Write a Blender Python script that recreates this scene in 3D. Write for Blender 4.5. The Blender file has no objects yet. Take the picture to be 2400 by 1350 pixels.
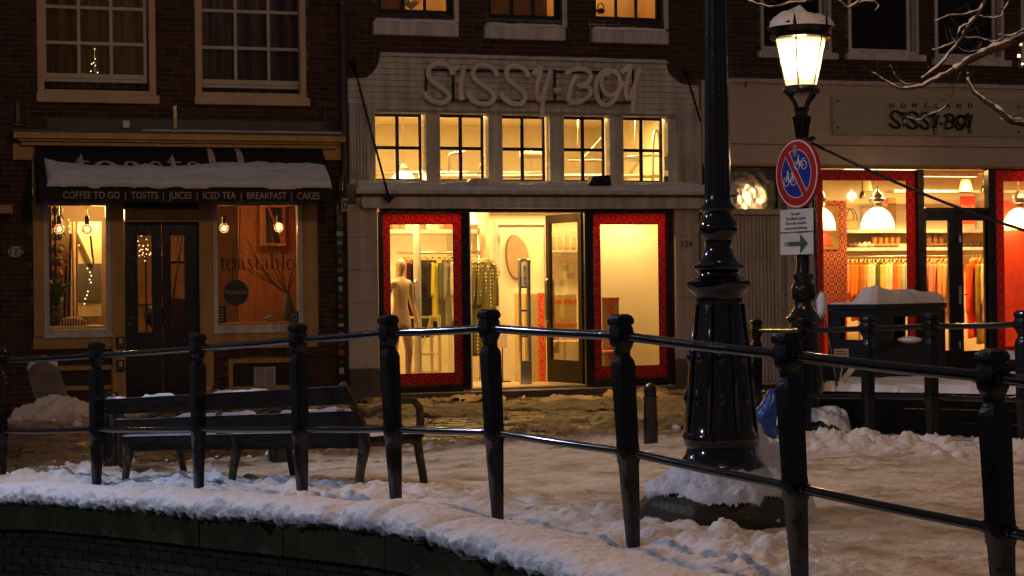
import bpy, bmesh, math, random
import numpy as np
from mathutils import Vector, Matrix
random.seed(7); np.random.seed(7)
S = bpy.context.scene
COL = S.collection
R = math.radians
# ------------------------------------------------------------------ camera
FPX = 4200.0          # focal length in photo pixels (2400 wide)
ROLL = 0.0125
HC = 1.5
cam_d = bpy.data.cameras.new('camera'); cam = bpy.data.objects.new('camera', cam_d); COL.objects.link(cam)
cam_d.sensor_width = 36; cam_d.lens = 36*FPX/2400; cam_d.clip_start = .1; cam_d.clip_end = 500
c_, s_ = math.cos(ROLL), math.sin(ROLL)
cam.matrix_world = Matrix(((c_, s_, 0, 0), (0, 0, -1, 0), (-s_, c_, 0, HC), (0, 0, 0, 1)))
S.camera = cam
# ------------------------------------------------------------------ world: dark winter night sky over the town
W = bpy.data.worlds.new('World'); S.world = W; W.use_nodes = True
wn = W.node_tree; wn.nodes.clear()
sky = wn.nodes.new('ShaderNodeTexSky'); sky.sky_type = 'NISHITA'; sky.sun_disc = False
sky.sun_elevation = R(1.0); sky.sun_rotation = R(200)
b1 = wn.nodes.new('ShaderNodeBackground'); b1.inputs[1].default_value = 0.0035
b2 = wn.nodes.new('ShaderNodeBackground'); b2.inputs[0].default_value = (.92, .84, 1.0, 1); b2.inputs[1].default_value = 0.055
ad = wn.nodes.new('ShaderNodeAddShader'); wo = wn.nodes.new('ShaderNodeOutputWorld')
wn.links.new(sky.outputs[0], b1.inputs[0]); wn.links.new(b1.outputs[0], ad.inputs[0])
wn.links.new(b2.outputs[0], ad.inputs[1]); wn.links.new(ad.outputs[0], wo.inputs[0])
S.view_settings.view_transform = 'Standard'; S.view_settings.look = 'None'
S.view_settings.exposure = 0.0; S.view_settings.gamma = 1; S.view_settings.use_curve_mapping = False
S.render.engine = 'CYCLES'
cy = S.cycles
cy.use_denoising = True
try: cy.denoiser = 'OPENIMAGEDENOISE'
except Exception: pass
cy.max_bounces = 7; cy.diffuse_bounces = 4; cy.glossy_bounces = 4; cy.transparent_max_bounces = 24
cy.sample_clamp_indirect = 2.5; cy.caustics_reflective = False; cy.caustics_refractive = False
WARM = (1.0, .60, .18); TUNG = (1.0, .50, .16); LAMPC = (1.0, .53, .20); COOL = (.62, .72, 1.0)
def point(name, loc, power, col, r=.06):
    l = bpy.data.lights.new(name, 'POINT'); l.energy = power; l.color = col; l.shadow_soft_size = r
    o = bpy.data.objects.new(name, l); o.location = loc; COL.objects.link(o); return o
def spot(name, loc, aim, power, col, deg, blend, r=.08):
    l = bpy.data.lights.new(name, 'SPOT'); l.energy = power; l.color = col; l.shadow_soft_size = r; l.spot_size = R(deg); l.spot_blend = blend
    o = bpy.data.objects.new(name, l); o.location = loc; o.rotation_euler = (Vector(aim)-Vector(loc)).to_track_quat('-Z', 'Y').to_euler(); COL.objects.link(o); return o
def area(name, loc, power, col, sx, sy, rot=(0, 0, 0)):
    l = bpy.data.lights.new(name, 'AREA'); l.energy = power; l.color = col; l.shape = 'RECTANGLE'; l.size = sx; l.size_y = sy
    o = bpy.data.objects.new(name, l); o.location = loc; o.rotation_euler = rot; COL.objects.link(o); return o
# ------------------------------------------------------------------ geometry of the place
ALPHA = math.atan(.315); CA, SA = math.cos(ALPHA), math.sin(ALPHA)
FY = 24.65            # the row of houses stands on the line Y = 24.65 + .315 X
MF = Matrix.Translation((0, FY, 0)) @ Matrix.Rotation(ALPHA, 4, 'Z')
MW = Matrix.Identity(4)
def ray(px, py):
    dx, dy = px-1200, py-675
    return (dx-ROLL*dy)/FPX, (-dy-ROLL*dx)/FPX
def F(px, py, d=0.0):               # point of the row-of-houses frame (u, z) at depth d behind the wall face
    a, b = ray(px, py)
    Y = (d+FY*CA)/(CA-SA*a)
    return a*Y*CA+(Y-FY)*SA, HC+b*Y
def FR(x0, y0, x1, y1, d=0.0):
    xm, ym = (x0+x1)/2, (y0+y1)/2
    return F(x0, ym, d)[0], F(x1, ym, d)[0], F(xm, y1, d)[1], F(xm, y0, d)[1]     # u0,u1,z0,z1
def PW(px, py, Y):
    a, b = ray(px, py); return Vector((a*Y, Y, HC+b*Y))
def toW(u, y, z): return MF @ Vector((u, y, z))
# ------------------------------------------------------------------ materials
def _n(nt, t, **k):
    n = nt.nodes.new(t)
    for a, b in k.items(): setattr(n, a, b)
    return n
MATS = {}
def mat(name, c1, c2=None, rough=.6, scale=6, bump=0.0, bscale=40, metal=0, spec=.5, island=0.0, detail=4, rvar=0.0, coat=0, sheen=0, stretch=None, trans=0, thr=(.35, .65), wear=0.0):
    if name in MATS: return MATS[name]
    m = bpy.data.materials.new(name); m.use_nodes = True; nt = m.node_tree; L = nt.links.new
    p = nt.nodes['Principled BSDF']; p.inputs['Roughness'].default_value = rough; p.inputs['Metallic'].default_value = metal
    p.inputs['Specular IOR Level'].default_value = spec
    if coat: p.inputs['Coat Weight'].default_value = coat; p.inputs['Coat Roughness'].default_value = .07
    if trans:
        tr = _n(nt, 'ShaderNodeBsdfTranslucent'); mx = _n(nt, 'ShaderNodeMixShader'); mx.inputs[0].default_value = trans
        L(p.outputs[0], mx.inputs[1]); L(tr.outputs[0], mx.inputs[2]); L(mx.outputs[0], nt.nodes['Material Output'].inputs[0])
    tc = _n(nt, 'ShaderNodeTexCoord'); co = tc.outputs['Object']
    if stretch:
        mp = _n(nt, 'ShaderNodeMapping'); mp.inputs['Scale'].default_value = stretch; L(co, mp.inputs[0]); co = mp.outputs[0]
    c2 = c2 or tuple(v*.8 for v in c1)
    no = _n(nt, 'ShaderNodeTexNoise'); no.inputs['Scale'].default_value = scale; no.inputs['Detail'].default_value = detail; L(co, no.inputs['Vector'])
    cr = _n(nt, 'ShaderNodeValToRGB'); cr.color_ramp.elements[0].position = thr[0]; cr.color_ramp.elements[1].position = thr[1]
    cr.color_ramp.elements[0].color = (*c2, 1); cr.color_ramp.elements[1].color = (*c1, 1)
    L(no.outputs['Fac'], cr.inputs[0]); out = cr.outputs[0]
    if island:
        ge = _n(nt, 'ShaderNodeNewGeometry'); oi = _n(nt, 'ShaderNodeObjectInfo')
        a = _n(nt, 'ShaderNodeMath', operation='ADD'); L(ge.outputs['Random Per Island'], a.inputs[0]); L(oi.outputs['Random'], a.inputs[1])
        f = _n(nt, 'ShaderNodeMath', operation='FRACT'); L(a.outputs[0], f.inputs[0])
        mr = _n(nt, 'ShaderNodeMapRange'); mr.inputs[3].default_value = 1-island; mr.inputs[4].default_value = 1+island; L(f.outputs[0], mr.inputs[0])
        hs = _n(nt, 'ShaderNodeHueSaturation'); L(mr.outputs[0], hs.inputs['Value']); L(out, hs.inputs['Color'])
        mr2 = _n(nt, 'ShaderNodeMapRange'); mr2.inputs[3].default_value = .485; mr2.inputs[4].default_value = .515; L(f.outputs[0], mr2.inputs[0]); L(mr2.outputs[0], hs.inputs['Hue'])
        out = hs.outputs[0]
    if wear:         # rain streaks and grime of old paint
        mw = _n(nt, 'ShaderNodeMapping'); mw.inputs['Scale'].default_value = (9, 9, .7); L(tc.outputs['Object'], mw.inputs[0])
        nw = _n(nt, 'ShaderNodeTexNoise'); nw.inputs['Scale'].default_value = 1.0; nw.inputs['Detail'].default_value = 6; L(mw.outputs[0], nw.inputs['Vector'])
        rw = _n(nt, 'ShaderNodeMapRange'); rw.inputs[1].default_value = .38; rw.inputs[2].default_value = .62; rw.inputs[3].default_value = 1-wear; rw.inputs[4].default_value = 1.0; L(nw.outputs['Fac'], rw.inputs[0])
        hw = _n(nt, 'ShaderNodeHueSaturation'); L(rw.outputs[0], hw.inputs['Value']); L(out, hw.inputs['Color']); out = hw.outputs[0]
    L(out, p.inputs['Base Color'])
    if trans: L(out, tr.inputs['Color'])
    if rvar:
        mr = _n(nt, 'ShaderNodeMapRange'); mr.inputs[3].default_value = max(.02, rough-rvar); mr.inputs[4].default_value = min(1, rough+rvar)
        n2 = _n(nt, 'ShaderNodeTexNoise'); n2.inputs['Scale'].default_value = scale*2.3; L(co, n2.inputs['Vector']); L(n2.outputs['Fac'], mr.inputs[0]); L(mr.outputs[0], p.inputs['Roughness'])
    if bump:
        n3 = _n(nt, 'ShaderNodeTexNoise'); n3.inputs['Scale'].default_value = bscale; n3.inputs['Detail'].default_value = 5; L(co, n3.inputs['Vector'])
        bp = _n(nt, 'ShaderNodeBump'); bp.inputs['Strength'].default_value = min(1, bump); bp.inputs['Distance'].default_value = .01*max(1, bump)
        L(n3.outputs['Fac'], bp.inputs['Height']); L(bp.outputs[0], p.inputs['Normal'])
    MATS[name] = m; return m
def emis(name, col, st):
    if name in MATS: return MATS[name]
    m = bpy.data.materials.new(name); m.use_nodes = True; nt = m.node_tree; nt.nodes.clear()
    e = _n(nt, 'ShaderNodeEmission'); e.inputs[0].default_value = (*col, 1); e.inputs[1].default_value = st
    o = _n(nt, 'ShaderNodeOutputMaterial'); nt.links.new(e.outputs[0], o.inputs[0]); MATS[name] = m; return m
def glass(name, tint=(.93, .95, .93), refl=1.0, rough=.02, wav=0.0, dirt=0.0):
    if name in MATS: return MATS[name]
    m = bpy.data.materials.new(name); m.use_nodes = True; nt = m.node_tree; nt.nodes.clear(); L = nt.links.new
    t = _n(nt, 'ShaderNodeBsdfTransparent'); t.inputs[0].default_value = (*tint, 1)
    g = _n(nt, 'ShaderNodeBsdfGlossy'); g.inputs['Roughness'].default_value = rough
    fr = _n(nt, 'ShaderNodeFresnel'); fr.inputs[0].default_value = 1.5
    mu = _n(nt, 'ShaderNodeMath', operation='MULTIPLY'); mu.inputs[1].default_value = 1.7*refl; mu.use_clamp = True; L(fr.outputs[0], mu.inputs[0])
    mx = _n(nt, 'ShaderNodeMixShader'); o = _n(nt, 'ShaderNodeOutputMaterial')
    L(mu.outputs[0], mx.inputs[0]); L(t.outputs[0], mx.inputs[1]); L(g.outputs[0], mx.inputs[2])
    if wav:
        tc = _n(nt, 'ShaderNodeTexCoord'); no = _n(nt, 'ShaderNodeTexNoise'); no.inputs['Scale'].default_value = 3.5; no.inputs['Detail'].default_value = 2; L(tc.outputs['Object'], no.inputs['Vector'])
        bp = _n(nt, 'ShaderNodeBump'); bp.inputs['Strength'].default_value = 1; bp.inputs['Distance'].default_value = wav; L(no.outputs['Fac'], bp.inputs['Height']); L(bp.outputs[0], g.inputs['Normal'])
    if dirt:
        df = _n(nt, 'ShaderNodeBsdfTranslucent'); df.inputs[0].default_value = (*[min(1, v*.95) for v in tint], 1); m2 = _n(nt, 'ShaderNodeMixShader'); m2.inputs[0].default_value = dirt
        L(mx.outputs[0], m2.inputs[1]); L(df.outputs[0], m2.inputs[2]); L(m2.outputs[0], o.inputs[0])
    else: L(mx.outputs[0], o.inputs[0])
    MATS[name] = m; return m
def ornate(name, base, dark, light, cell=.13, trans=.45):
    """printed foil with rings of flowers and scallops"""
    m = bpy.data.materials.new(name); m.use_nodes = True; nt = m.node_tree; L = nt.links.new
    p = nt.nodes['Principled BSDF']; p.inputs['Roughness'].default_value = .5
    tc = _n(nt, 'ShaderNodeTexCoord'); se = _n(nt, 'ShaderNodeSeparateXYZ'); L(tc.outputs['Object'], se.inputs[0])
    def M(op, a, b=None, c=None):
        n = _n(nt, 'ShaderNodeMath', operation=op)
        for i, v in enumerate((a, b, c)):
            if v is None: continue
            if isinstance(v, (int, float)): n.inputs[i].default_value = v
            else: L(v, n.inputs[i])
        return n.outputs[0]
    def cellc(o): return M('SUBTRACT', M('FRACT', M('DIVIDE', o, cell)), .5)
    x, z = cellc(se.outputs[0]), cellc(se.outputs[2])
    r = M('SQRT', M('ADD', M('MULTIPLY', x, x), M('MULTIPLY', z, z)))
    an = M('ARCTAN2', z, x)
    pet = M('MULTIPLY', M('COSINE', M('MULTIPLY', an, 8)), .05)
    rr = M('ADD', r, pet)
    w = M('SINE', M('MULTIPLY', rr, 19))
    cr = _n(nt, 'ShaderNodeValToRGB'); el = cr.color_ramp.elements; el[0].position = .25; el[0].color = (*dark, 1); el[1].position = .5; el[1].color = (*base, 1)
    e = el.new(.8); e.color = (*base, 1); e = el.new(.95); e.color = (*light, 1)
    L(M('ADD', M('MULTIPLY', w, .5), .5), cr.inputs[0])
    L(cr.outputs[0], p.inputs['Base Color'])
    tr = _n(nt, 'ShaderNodeBsdfTranslucent'); mx = _n(nt, 'ShaderNodeMixShader'); mx.inputs[0].default_value = trans
    L(cr.outputs[0], tr.inputs[0]); L(p.outputs[0], mx.inputs[1]); L(tr.outputs[0], mx.inputs[2]); L(mx.outputs[0], nt.nodes['Material Output'].inputs[0])
    MATS[name] = m; return m
# palette
BRICK1 = mat('brick dark red', (.075, .023, .013), (.032, .013, .010), .75, 9, .6, 90, island=.5)
BRICK2 = mat('brick brown', (.07, .026, .016), (.035, .016, .011), .75, 9, .6, 90, island=.4)
MORTAR = mat('mortar', (.20, .15, .11), (.10, .08, .06), .9, 20, .4, 120)
CREAM = mat('cream paint', (.60, .36, .11), (.52, .30, .09), .42, 3, .15, 30, rvar=.1, wear=.3)
WHITEP = mat('off white paint', (.74, .71, .70), (.66, .63, .62), .38, 3, .12, 25, rvar=.1, wear=.3)
WHITEG = mat('white gloss boards', (.72, .69, .68), (.62, .59, .58), .26, 2.5, .2, 14, rvar=.1, stretch=(1, 1, 2), wear=.3)
SASH = mat('sash paint', (.52, .46, .41), (.45, .40, .35), .4, 3)
CREAM2 = mat('faded cream paint', (.58, .42, .26), (.50, .36, .22), .45, 3, .2, 25, rvar=.1)
PLASTER = mat('pale plaster', (.64, .58, .54), (.54, .49, .45), .35, 1.6, .25, 10, rvar=.12, wear=.28)
STONEG = mat('grey plinth stone', (.13, .11, .10), (.08, .07, .065), .7, 5, .5, 40)
BLACKW = mat('black painted wood', (.012, .010, .009), (.02, .017, .015), .22, 5, .1, 20, rvar=.08)
IRON = mat('wet black cast iron', (.005, .005, .005), (.012, .009, .007), .10, 14, .30, 45, rvar=.04, coat=1.0, spec=.08)
IRONR = mat('weathered cast iron', (.006, .005, .005), (.035, .014, .006), .28, 26, .3, 60, rvar=.1, thr=(.25, .36), coat=.5, spec=.15)
LEAD = mat('lead flashing', (.06, .058, .06), None, .5, 5, .3, 30)
AWN = mat('black awning canvas', (.012, .011, .012), None, .8, 8, .3, 200)
PRINT = mat('pale print', (.62, .5, .47), None, .7, 8)
SNOW = mat('fresh snow', (.80, .80, .84), (.72, .72, .77), .62, 5, .9, 38, spec=.3)
GLASSD = glass('shop glass', (.96, .97, .95), .28)
GLASSW = glass('old window glass', (.85, .85, .85), .03, .25, .004)
GLASSR = glass('wavy dark glass', (.10, .09, .08), 1.0, .07, .003)
INTW = mat('shop wall paint', (.80, .72, .56), (.77, .69, .53), .6, 2, .05, 20)
INTF = mat('shop floor', (.42, .33, .24), (.36, .28, .20), .3, 4, .05, 20)
WOODO = mat('orange plywood', (.50, .20, .06), (.38, .14, .04), .5, 3, .1, 20, stretch=(6, 1, 1))
WOODP = mat('pale wood', (.60, .42, .24), (.50, .34, .18), .5, 4, .1, 20, stretch=(8, 1, 1))
METALG = mat('galvanised tube', (.55, .53, .5), None, .3, 8, metal=1)
CARDB = mat('cardboard', (.55, .40, .18), (.48, .34, .15), .8, 4, .1, 20)
REDT = mat('red printed tape', (.85, .13, .04), (.25, .03, .02), .5, 38, thr=(.42, .46))
BARK = mat('wet bark', (.05, .030, .018), (.02, .014, .010), .7, 20, 1, 60)
REDORN = ornate('red ornament foil', (.54, .038, .018), (.32, .018, .011), (.66, .10, .05), .17, .42)
CARPET = ornate('orange carpet banner', (.80, .10, .04), (.16, .05, .02), (.9, .5, .3), .125, .3)
# ------------------------------------------------------------------ mesh builder
ORG = {}
class MB:
    def __init__(s): s.v = []; s.f = []
    def add(s, v, f):
        o = len(s.v); s.v += [tuple(p) for p in v]; s.f += [tuple(i+o for i in q) for q in f]; return s
    def box(s, x0, x1, y0, y1, z0, z1):
        x0, x1 = sorted((x0, x1)); y0, y1 = sorted((y0, y1)); z0, z1 = sorted((z0, z1))
        return s.add([(x0, y0, z0), (x1, y0, z0), (x1, y1, z0), (x0, y1, z0), (x0, y0, z1), (x1, y0, z1), (x1, y1, z1), (x0, y1, z1)],
                     [(0, 3, 2, 1), (4, 5, 6, 7), (0, 1, 5, 4), (1, 2, 6, 5), (2, 3, 7, 6), (3, 0, 4, 7)])
    def cbox(s, c, sx, sy, sz, M=None):
        b = MB().box(-sx/2, sx/2, -sy/2, sy/2, -sz/2, sz/2); M = M or MW
        return s.add([tuple(Vector(c)+(M @ Vector(p))) for p in b.v], b.f)
    def ring(s, x0, x1, z0, z1, w, y0, y1, wb=None, wt=None):     # rectangular frame in the x-z plane
        wb = w if wb is None else wb; wt = w if wt is None else wt
        s.box(x0, x0+w, y0, y1, z0, z1); s.box(x1-w, x1, y0, y1, z0, z1)
        s.box(x0+w, x1-w, y0, y1, z1-wt, z1); s.box(x0+w, x1-w, y0, y1, z0, z0+wb); return s
    def prism(s, pts, y0, y1):          # polygon in x-z, extruded in y
        n = len(pts)
        v = [(p[0], y0, p[1]) for p in pts]+[(p[0], y1, p[1]) for p in pts]
        f = [tuple(range(n)), tuple(range(2*n-1, n-1, -1))]+[(i, i+n, (i+1) % n+n, (i+1) % n) for i in range(n)]
        return s.add(v, f)
    def lathe(s, prof, n=24, c=(0, 0, 0), flute=None, rot=0, cap=True, sq=0):
        v = []; f = []
        for k, (z, r) in enumerate(prof):
            for i in range(n):
                a = 2*math.pi*i/n+rot; q = r
                if flute: q = r*flute(a, z)
                if sq:      # squarish section
                    q = r/max(abs(math.cos(a-rot)), abs(math.sin(a-rot)))**sq
                v.append((c[0]+q*math.cos(a), c[1]+q*math.sin(a), c[2]+z))
        m = len(prof)
        for k in range(m-1):
            for i in range(n):
                j = (i+1) % n; f.append((k*n+i, k*n+j, (k+1)*n+j, (k+1)*n+i))
        if cap: f.append(tuple(range(n-1, -1, -1))); f.append(tuple((m-1)*n+i for i in range(n)))
        return s.add(v, f)
    def tube(s, pts, r, n=8, flat=None, cap=True):
        pts = [Vector(p) for p in pts]; m = len(pts)
        rr = r if isinstance(r, (list, tuple)) else [r]*m
        v = []; f = []; up = None
        for k in range(m):
            t = (pts[min(k+1, m-1)]-pts[max(k-1, 0)]).normalized()
            if up is None:
                up = Vector((0, 0, 1)) if abs(t.z) < .9 else Vector((1, 0, 0))
            a = t.cross(up).normalized(); b = a.cross(t).normalized(); up = b
            for i in range(n):
                w = 2*math.pi*i/n
                d = a*math.cos(w)+b*math.sin(w)
                if flat: d = Vector((d.x, d.y*flat, d.z))
                v.append(tuple(pts[k]+d*rr[k]))
        for k in range(m-1):
            for i in range(n):
                j = (i+1) % n; f.append((k*n+i, k*n+j, (k+1)*n+j, (k+1)*n+i))
        if cap: f.append(tuple(range(n-1, -1, -1))); f.append(tuple((m-1)*n+i for i in range(n)))
        return s.add(v, f)
    def ball(s, c, r, n=12, m=8, sz=1.0, jit=0):
        pr = []
        for k in range(m+1):
            t = math.pi*k/m; pr.append((-r*sz*math.cos(t), max(1e-4, r*math.sin(t))))
        o = len(s.v); s.lathe(pr, n, c, cap=False)
        if jit:
            for i in range(o, len(s.v)):
                p = Vector(s.v[i])-Vector(c); s.v[i] = tuple(Vector(c)+p*(1+random.uniform(-jit, jit)))
        return s
    def build(s, name, material, parent=None, frame=MW, smooth=False, bevel=0, org=None):
        me = bpy.data.meshes.new(name)
        root = parent
        while root is not None and root.parent: root = root.parent
        o0 = ORG.get(root.name, (0, 0, 0)) if root else (org or (0, 0, 0))
        me.from_pydata([(p[0]-o0[0], p[1]-o0[1], p[2]-o0[2]) for p in s.v], [], s.f)
        bm = bmesh.new(); bm.from_mesh(me); bmesh.ops.recalc_face_normals(bm, faces=bm.faces)
        if bevel: bmesh.ops.bevel(bm, geom=bm.edges[:], offset=bevel, segments=1, affect='EDGES', clamp_overlap=True)
        bm.to_mesh(me); bm.free()
        if smooth: me.shade_smooth() if smooth is True else me.shade_auto_smooth(angle=R(smooth)) if hasattr(me, 'shade_auto_smooth') else smooth_by_angle(me, smooth)
        me.materials.append(material)
        o = bpy.data.objects.new(name, me); COL.objects.link(o)
        if parent: o.parent = parent
        else: o.matrix_world = frame @ Matrix.Translation(o0)
        return o
def smooth_by_angle(me, deg):
    me.shade_smooth()
    try: me.set_sharp_from_angle(angle=R(deg))
    except Exception: pass
def tag(o, label=None, cat=None, group=None, kind=None):
    if label: o['label'] = label
    if cat: o['category'] = cat
    if group: o['group'] = group
    if kind: o['kind'] = kind
    return o
def thing(name, label, cat, org, frame=MW, group=None):
    o = bpy.data.objects.new(name, None); COL.objects.link(o); o.empty_display_size = .1
    o.matrix_world = frame @ Matrix.Translation(org); ORG[o.name] = tuple(org)
    return tag(o, label, cat, group)
def copy_thing(src, org, frame=MW, rot=0, label=None, scale=None):
    r = src.copy(); COL.objects.link(r); r.matrix_world = frame @ Matrix.Translation(org) @ Matrix.Rotation(rot, 4, 'Z')
    if scale: r.scale = scale
    if label: r['label'] = label
    for ch in src.children:
        c = ch.copy(); COL.objects.link(c); c.parent = r
        for g in ch.children:
            d = g.copy(); COL.objects.link(d); d.parent = c
    return r
def wall_holes(u0, u1, z0, z1, holes, y0, y1):
    us = sorted({u0, u1, *[min(max(h[k], u0), u1) for h in holes for k in (0, 1)]}); zs = sorted({z0, z1, *[min(max(h[k], z0), z1) for h in holes for k in (2, 3)]})
    m = MB()
    for a, b in zip(us, us[1:]):
        run = None
        for c, d in zip(zs, zs[1:]):
            cu, cz = (a+b)/2, (c+d)/2
            if any(h[0] < cu < h[1] and h[2] < cz < h[3] for h in holes):
                if run: m.box(a, b, y0, y1, *run); run = None
            else: run = (run[0], d) if run else (c, d)
        if run: m.box(a, b, y0, y1, *run)
    return m
# numpy noise
def _hash(ix, iy, seed):
    h = (ix.astype(np.int64)*374761393+iy.astype(np.int64)*668265263+seed*974711) & 0x7fffffff
    h = ((h ^ (h >> 13))*1274126177) & 0x7fffffff
    return ((h ^ (h >> 16)) & 0xffff)/65535.0
def vnoise(x, y, seed=0):
    x = np.asarray(x, float); y = np.asarray(y, float)
    ix, iy = np.floor(x), np.floor(y); fx, fy = x-ix, y-iy
    fx = fx*fx*fx*(fx*(fx*6-15)+10); fy = fy*fy*fy*(fy*(fy*6-15)+10)
    a, b, c, d = _hash(ix, iy, seed), _hash(ix+1, iy, seed), _hash(ix, iy+1, seed), _hash(ix+1, iy+1, seed)
    return (a*(1-fx)+b*fx)*(1-fy)+(c*(1-fx)+d*fx)*fy
def fbm(x, y, o=4, seed=0, g=.5):
    t = 0; a = 1; s = 0
    for k in range(o):
        t = t+a*vnoise(np.asarray(x)*2**k+k*13.7, np.asarray(y)*2**k+k*7.3, seed+k); s += a; a *= g
    return t/s
def grid_mesh(name, P, material, frame=MW, mask=None, parent=None, smooth=True, org=None):
    """P: (n,m,3) array"""
    n, m, _ = P.shape
    idx = np.arange(n*m).reshape(n, m)
    q = np.stack([idx[:-1, :-1], idx[1:, :-1], idx[1:, 1:], idx[:-1, 1:]], -1).reshape(-1, 4)
    if mask is not None:
        mk = mask[:-1, :-1] & mask[1:, :-1] & mask[1:, 1:] & mask[:-1, 1:]; q = q[mk.reshape(-1)]
    V = P.reshape(-1, 3)
    used = np.unique(q); re = -np.ones(len(V), int); re[used] = np.arange(len(used)); q = re[q]; V = V[used]
    o0 = np.array(org if org else (0, 0, 0), float)
    if parent:
        root = parent
        while root.parent: root = root.parent
        o0 = np.array(ORG.get(root.name, (0, 0, 0)))
    me = bpy.data.meshes.new(name); me.from_pydata((V-o0).tolist(), [], q.tolist())
    if smooth: me.shade_smooth()
    me.materials.append(material)
    o = bpy.data.objects.new(name, me); COL.objects.link(o)
    if parent: o.parent = parent
    else: o.matrix_world = frame @ Matrix.Translation(o0)
    o['_v'] = 0; del o['_v']
    return o, used
_sn = [0]
def snow_slab(name, label, x0, x1, y0, y1, z, t, frame=MF, slope=0, edge=.04, res=.02, seed=None, rough=1.0):
    """lumpy snow lying on a ledge x0..x1, y0..y1, thickness t"""
    _sn[0] += 1; sd = seed or _sn[0]*17
    nx = max(6, min(220, int((x1-x0)/res))); ny = max(6, min(80, int((y1-y0)/res*.8)))
    X, Y = np.meshgrid(np.linspace(0, 1, nx), np.linspace(0, 1, ny), indexing='ij')
    dx = np.minimum(X, 1-X)*(x1-x0); dy = np.minimum(Y, 1-Y)*(y1-y0)
    px = x0+X*(x1-x0); py = y0+Y*(y1-y0)
    e = np.clip(np.minimum(dx, dy)/edge, 0, 1); prof = np.sqrt(1-(1-e)**2)
    nz = fbm(px*4, py*4, 4, sd)
    H = t*(.75+.6*nz*rough)*prof
    wob = (fbm(px*7, py*7+3, 3, sd+5)-.5)*.05*rough
    P = np.stack([px+wob*(X-.5)*.3, py+wob, z+H+slope*(px-x0)], -1)
    o, _ = grid_mesh(name, P, SNOW, frame, org=(x0, y0, z))
    return tag(o, label, 'snow', kind='stuff')
def text_mesh(s, size, ext, align='CENTER', sx=1.0):
    c = bpy.data.curves.new('t', 'FONT'); c.body = s; c.size = size; c.extrude = ext; c.align_x = align; c.resolution_u = 3
    o = bpy.data.objects.new('t', c); COL.objects.link(o); dg = bpy.context.evaluated_depsgraph_get()
    me = bpy.data.meshes.new_from_object(o.evaluated_get(dg)); bpy.data.objects.remove(o); 
    m = MB(); m.v = [(v.co.x*sx, -v.co.z, v.co.y) for v in me.vertices]; m.f = [tuple(p.vertices) for p in me.polygons]; bpy.data.meshes.remove(me)
    return m
def text(name, s, size, ext, material, parent, u, y, z, frame=MF, align='CENTER', sx=1.0, fit=None, yaw=0, **k):
    m = text_mesh(s, size, ext, align, sx)
    if fit:
        w = max(v[0] for v in m.v)-min(v[0] for v in m.v); m.v = [(v[0]*fit/w, v[1], v[2]) for v in m.v]
    M = Matrix.Rotation(yaw, 3, 'Z')
    nv = []
    for v in m.v:
        q = M @ Vector(v); nv.append((q.x+u, q.y+y, q.z+z))
    m.v = nv
    return m.build(name, material, parent, frame, **k)
def smooth_path(p, n=5):
    p = [Vector(q) for q in p]; out = []
    for i in range(len(p)-1):
        a, b, c, d = p[max(i-1, 0)], p[i], p[i+1], p[min(i+2, len(p)-1)]
        for k in range(n):
            t = k/n; out.append(.5*((2*b)+(c-a)*t+(2*a-5*b+4*c-d)*t*t+(3*b-a-3*c+d)*t**3))
    out.append(p[-1]); return out
# ------------------------------------------------------------------ brickwork
def proj(p):
    a = p[0]/p[1]*FPX; b = (p[2]-HC)/p[1]*FPX
    return 1200+a-ROLL*b, 675-b-ROLL*a
_bm = {}
def brick_mesh(L_, H_, D_, material):
    k = (round(L_, 3), material.name)
    if k not in _bm:
        me = bpy.data.meshes.new('brick')
        x, z, e = L_/2, H_/2, .004
        v = [(-x, 0, -z), (x, 0, -z), (x, 0, z), (-x, 0, z), (-x+e, -D_, -z+e), (x-e, -D_, -z+e), (x-e, -D_, z-e), (-x+e, -D_, z-e)]
        me.from_pydata(v, [], [(4, 5, 6, 7), (0, 1, 5, 4), (1, 2, 6, 5), (2, 3, 7, 6), (3, 0, 4, 7)]); me.materials.append(material); _bm[k] = me
    return _bm[k]
def lay_bricks(wall, u0, u1, z0, z1, holes, material, org, cap=300, L_=.2, H_=.054, J=.012, view=None, D_=.012):
    full = []; rest = MB(); k = 0; z = z0
    while z < z1-.03:
        segs = [(u0, u1)]
        for h in holes:
            if h[2]-.01 < z+H_/2 < h[3]+.01:
                ns = []
                for a, b in segs:
                    if h[1] <= a or h[0] >= b: ns.append((a, b)); continue
                    if h[0] > a: ns.append((a, h[0]))
                    if h[1] < b: ns.append((h[1], b))
                segs = ns
        hd = k % 2; Lk = L_ if not hd else L_
        off = (L_+J)*(.5*hd)+random.uniform(-.01, .01); x = u0-off
        while x < u1:
            l = Lk; 
            if random.random() < .12: l = L_/2-J/2
            for a, b in segs:
                p, q = max(x, a+.004), min(x+l, b-.004)
                if q-p > .035:
                    dy = random.uniform(-.003, .002)
                    if abs((q-p)-l) < 1e-6: full.append((p+l/2, z+H_/2, l, dy))
                    else:
                        bb = MB().box(p, q, -D_+dy, 0, z, z+H_); rest.add(bb.v, bb.f[0:])
            x += l+J
        z += H_+J; k += 1
    def key(b):
        w = toW(b[0], 0, b[1]); px, py = proj(w)
        ok = -5 < px < 2405 and -5 < py < 1355
        if ok and view: ok = view(px, py)
        return (0 if ok else 1, w[1])
    full.sort(key=key)
    for n, (x, z, l, dy) in enumerate(full):
        if n < cap:
            o = bpy.data.objects.new('brick', brick_mesh(l, H_, D_, material)); COL.objects.link(o); o.parent = wall
            o.location = (x-org[0], dy-org[1], z-org[2])
        else: rest.box(x-l/2, x+l/2, -D_+dy, 0, z-H_/2, z+H_/2)
    if rest.v:
        # keep only the visible faces cheap
        o = rest.build('brickwork', material, wall); tag(o, kind='stuff')
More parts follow.
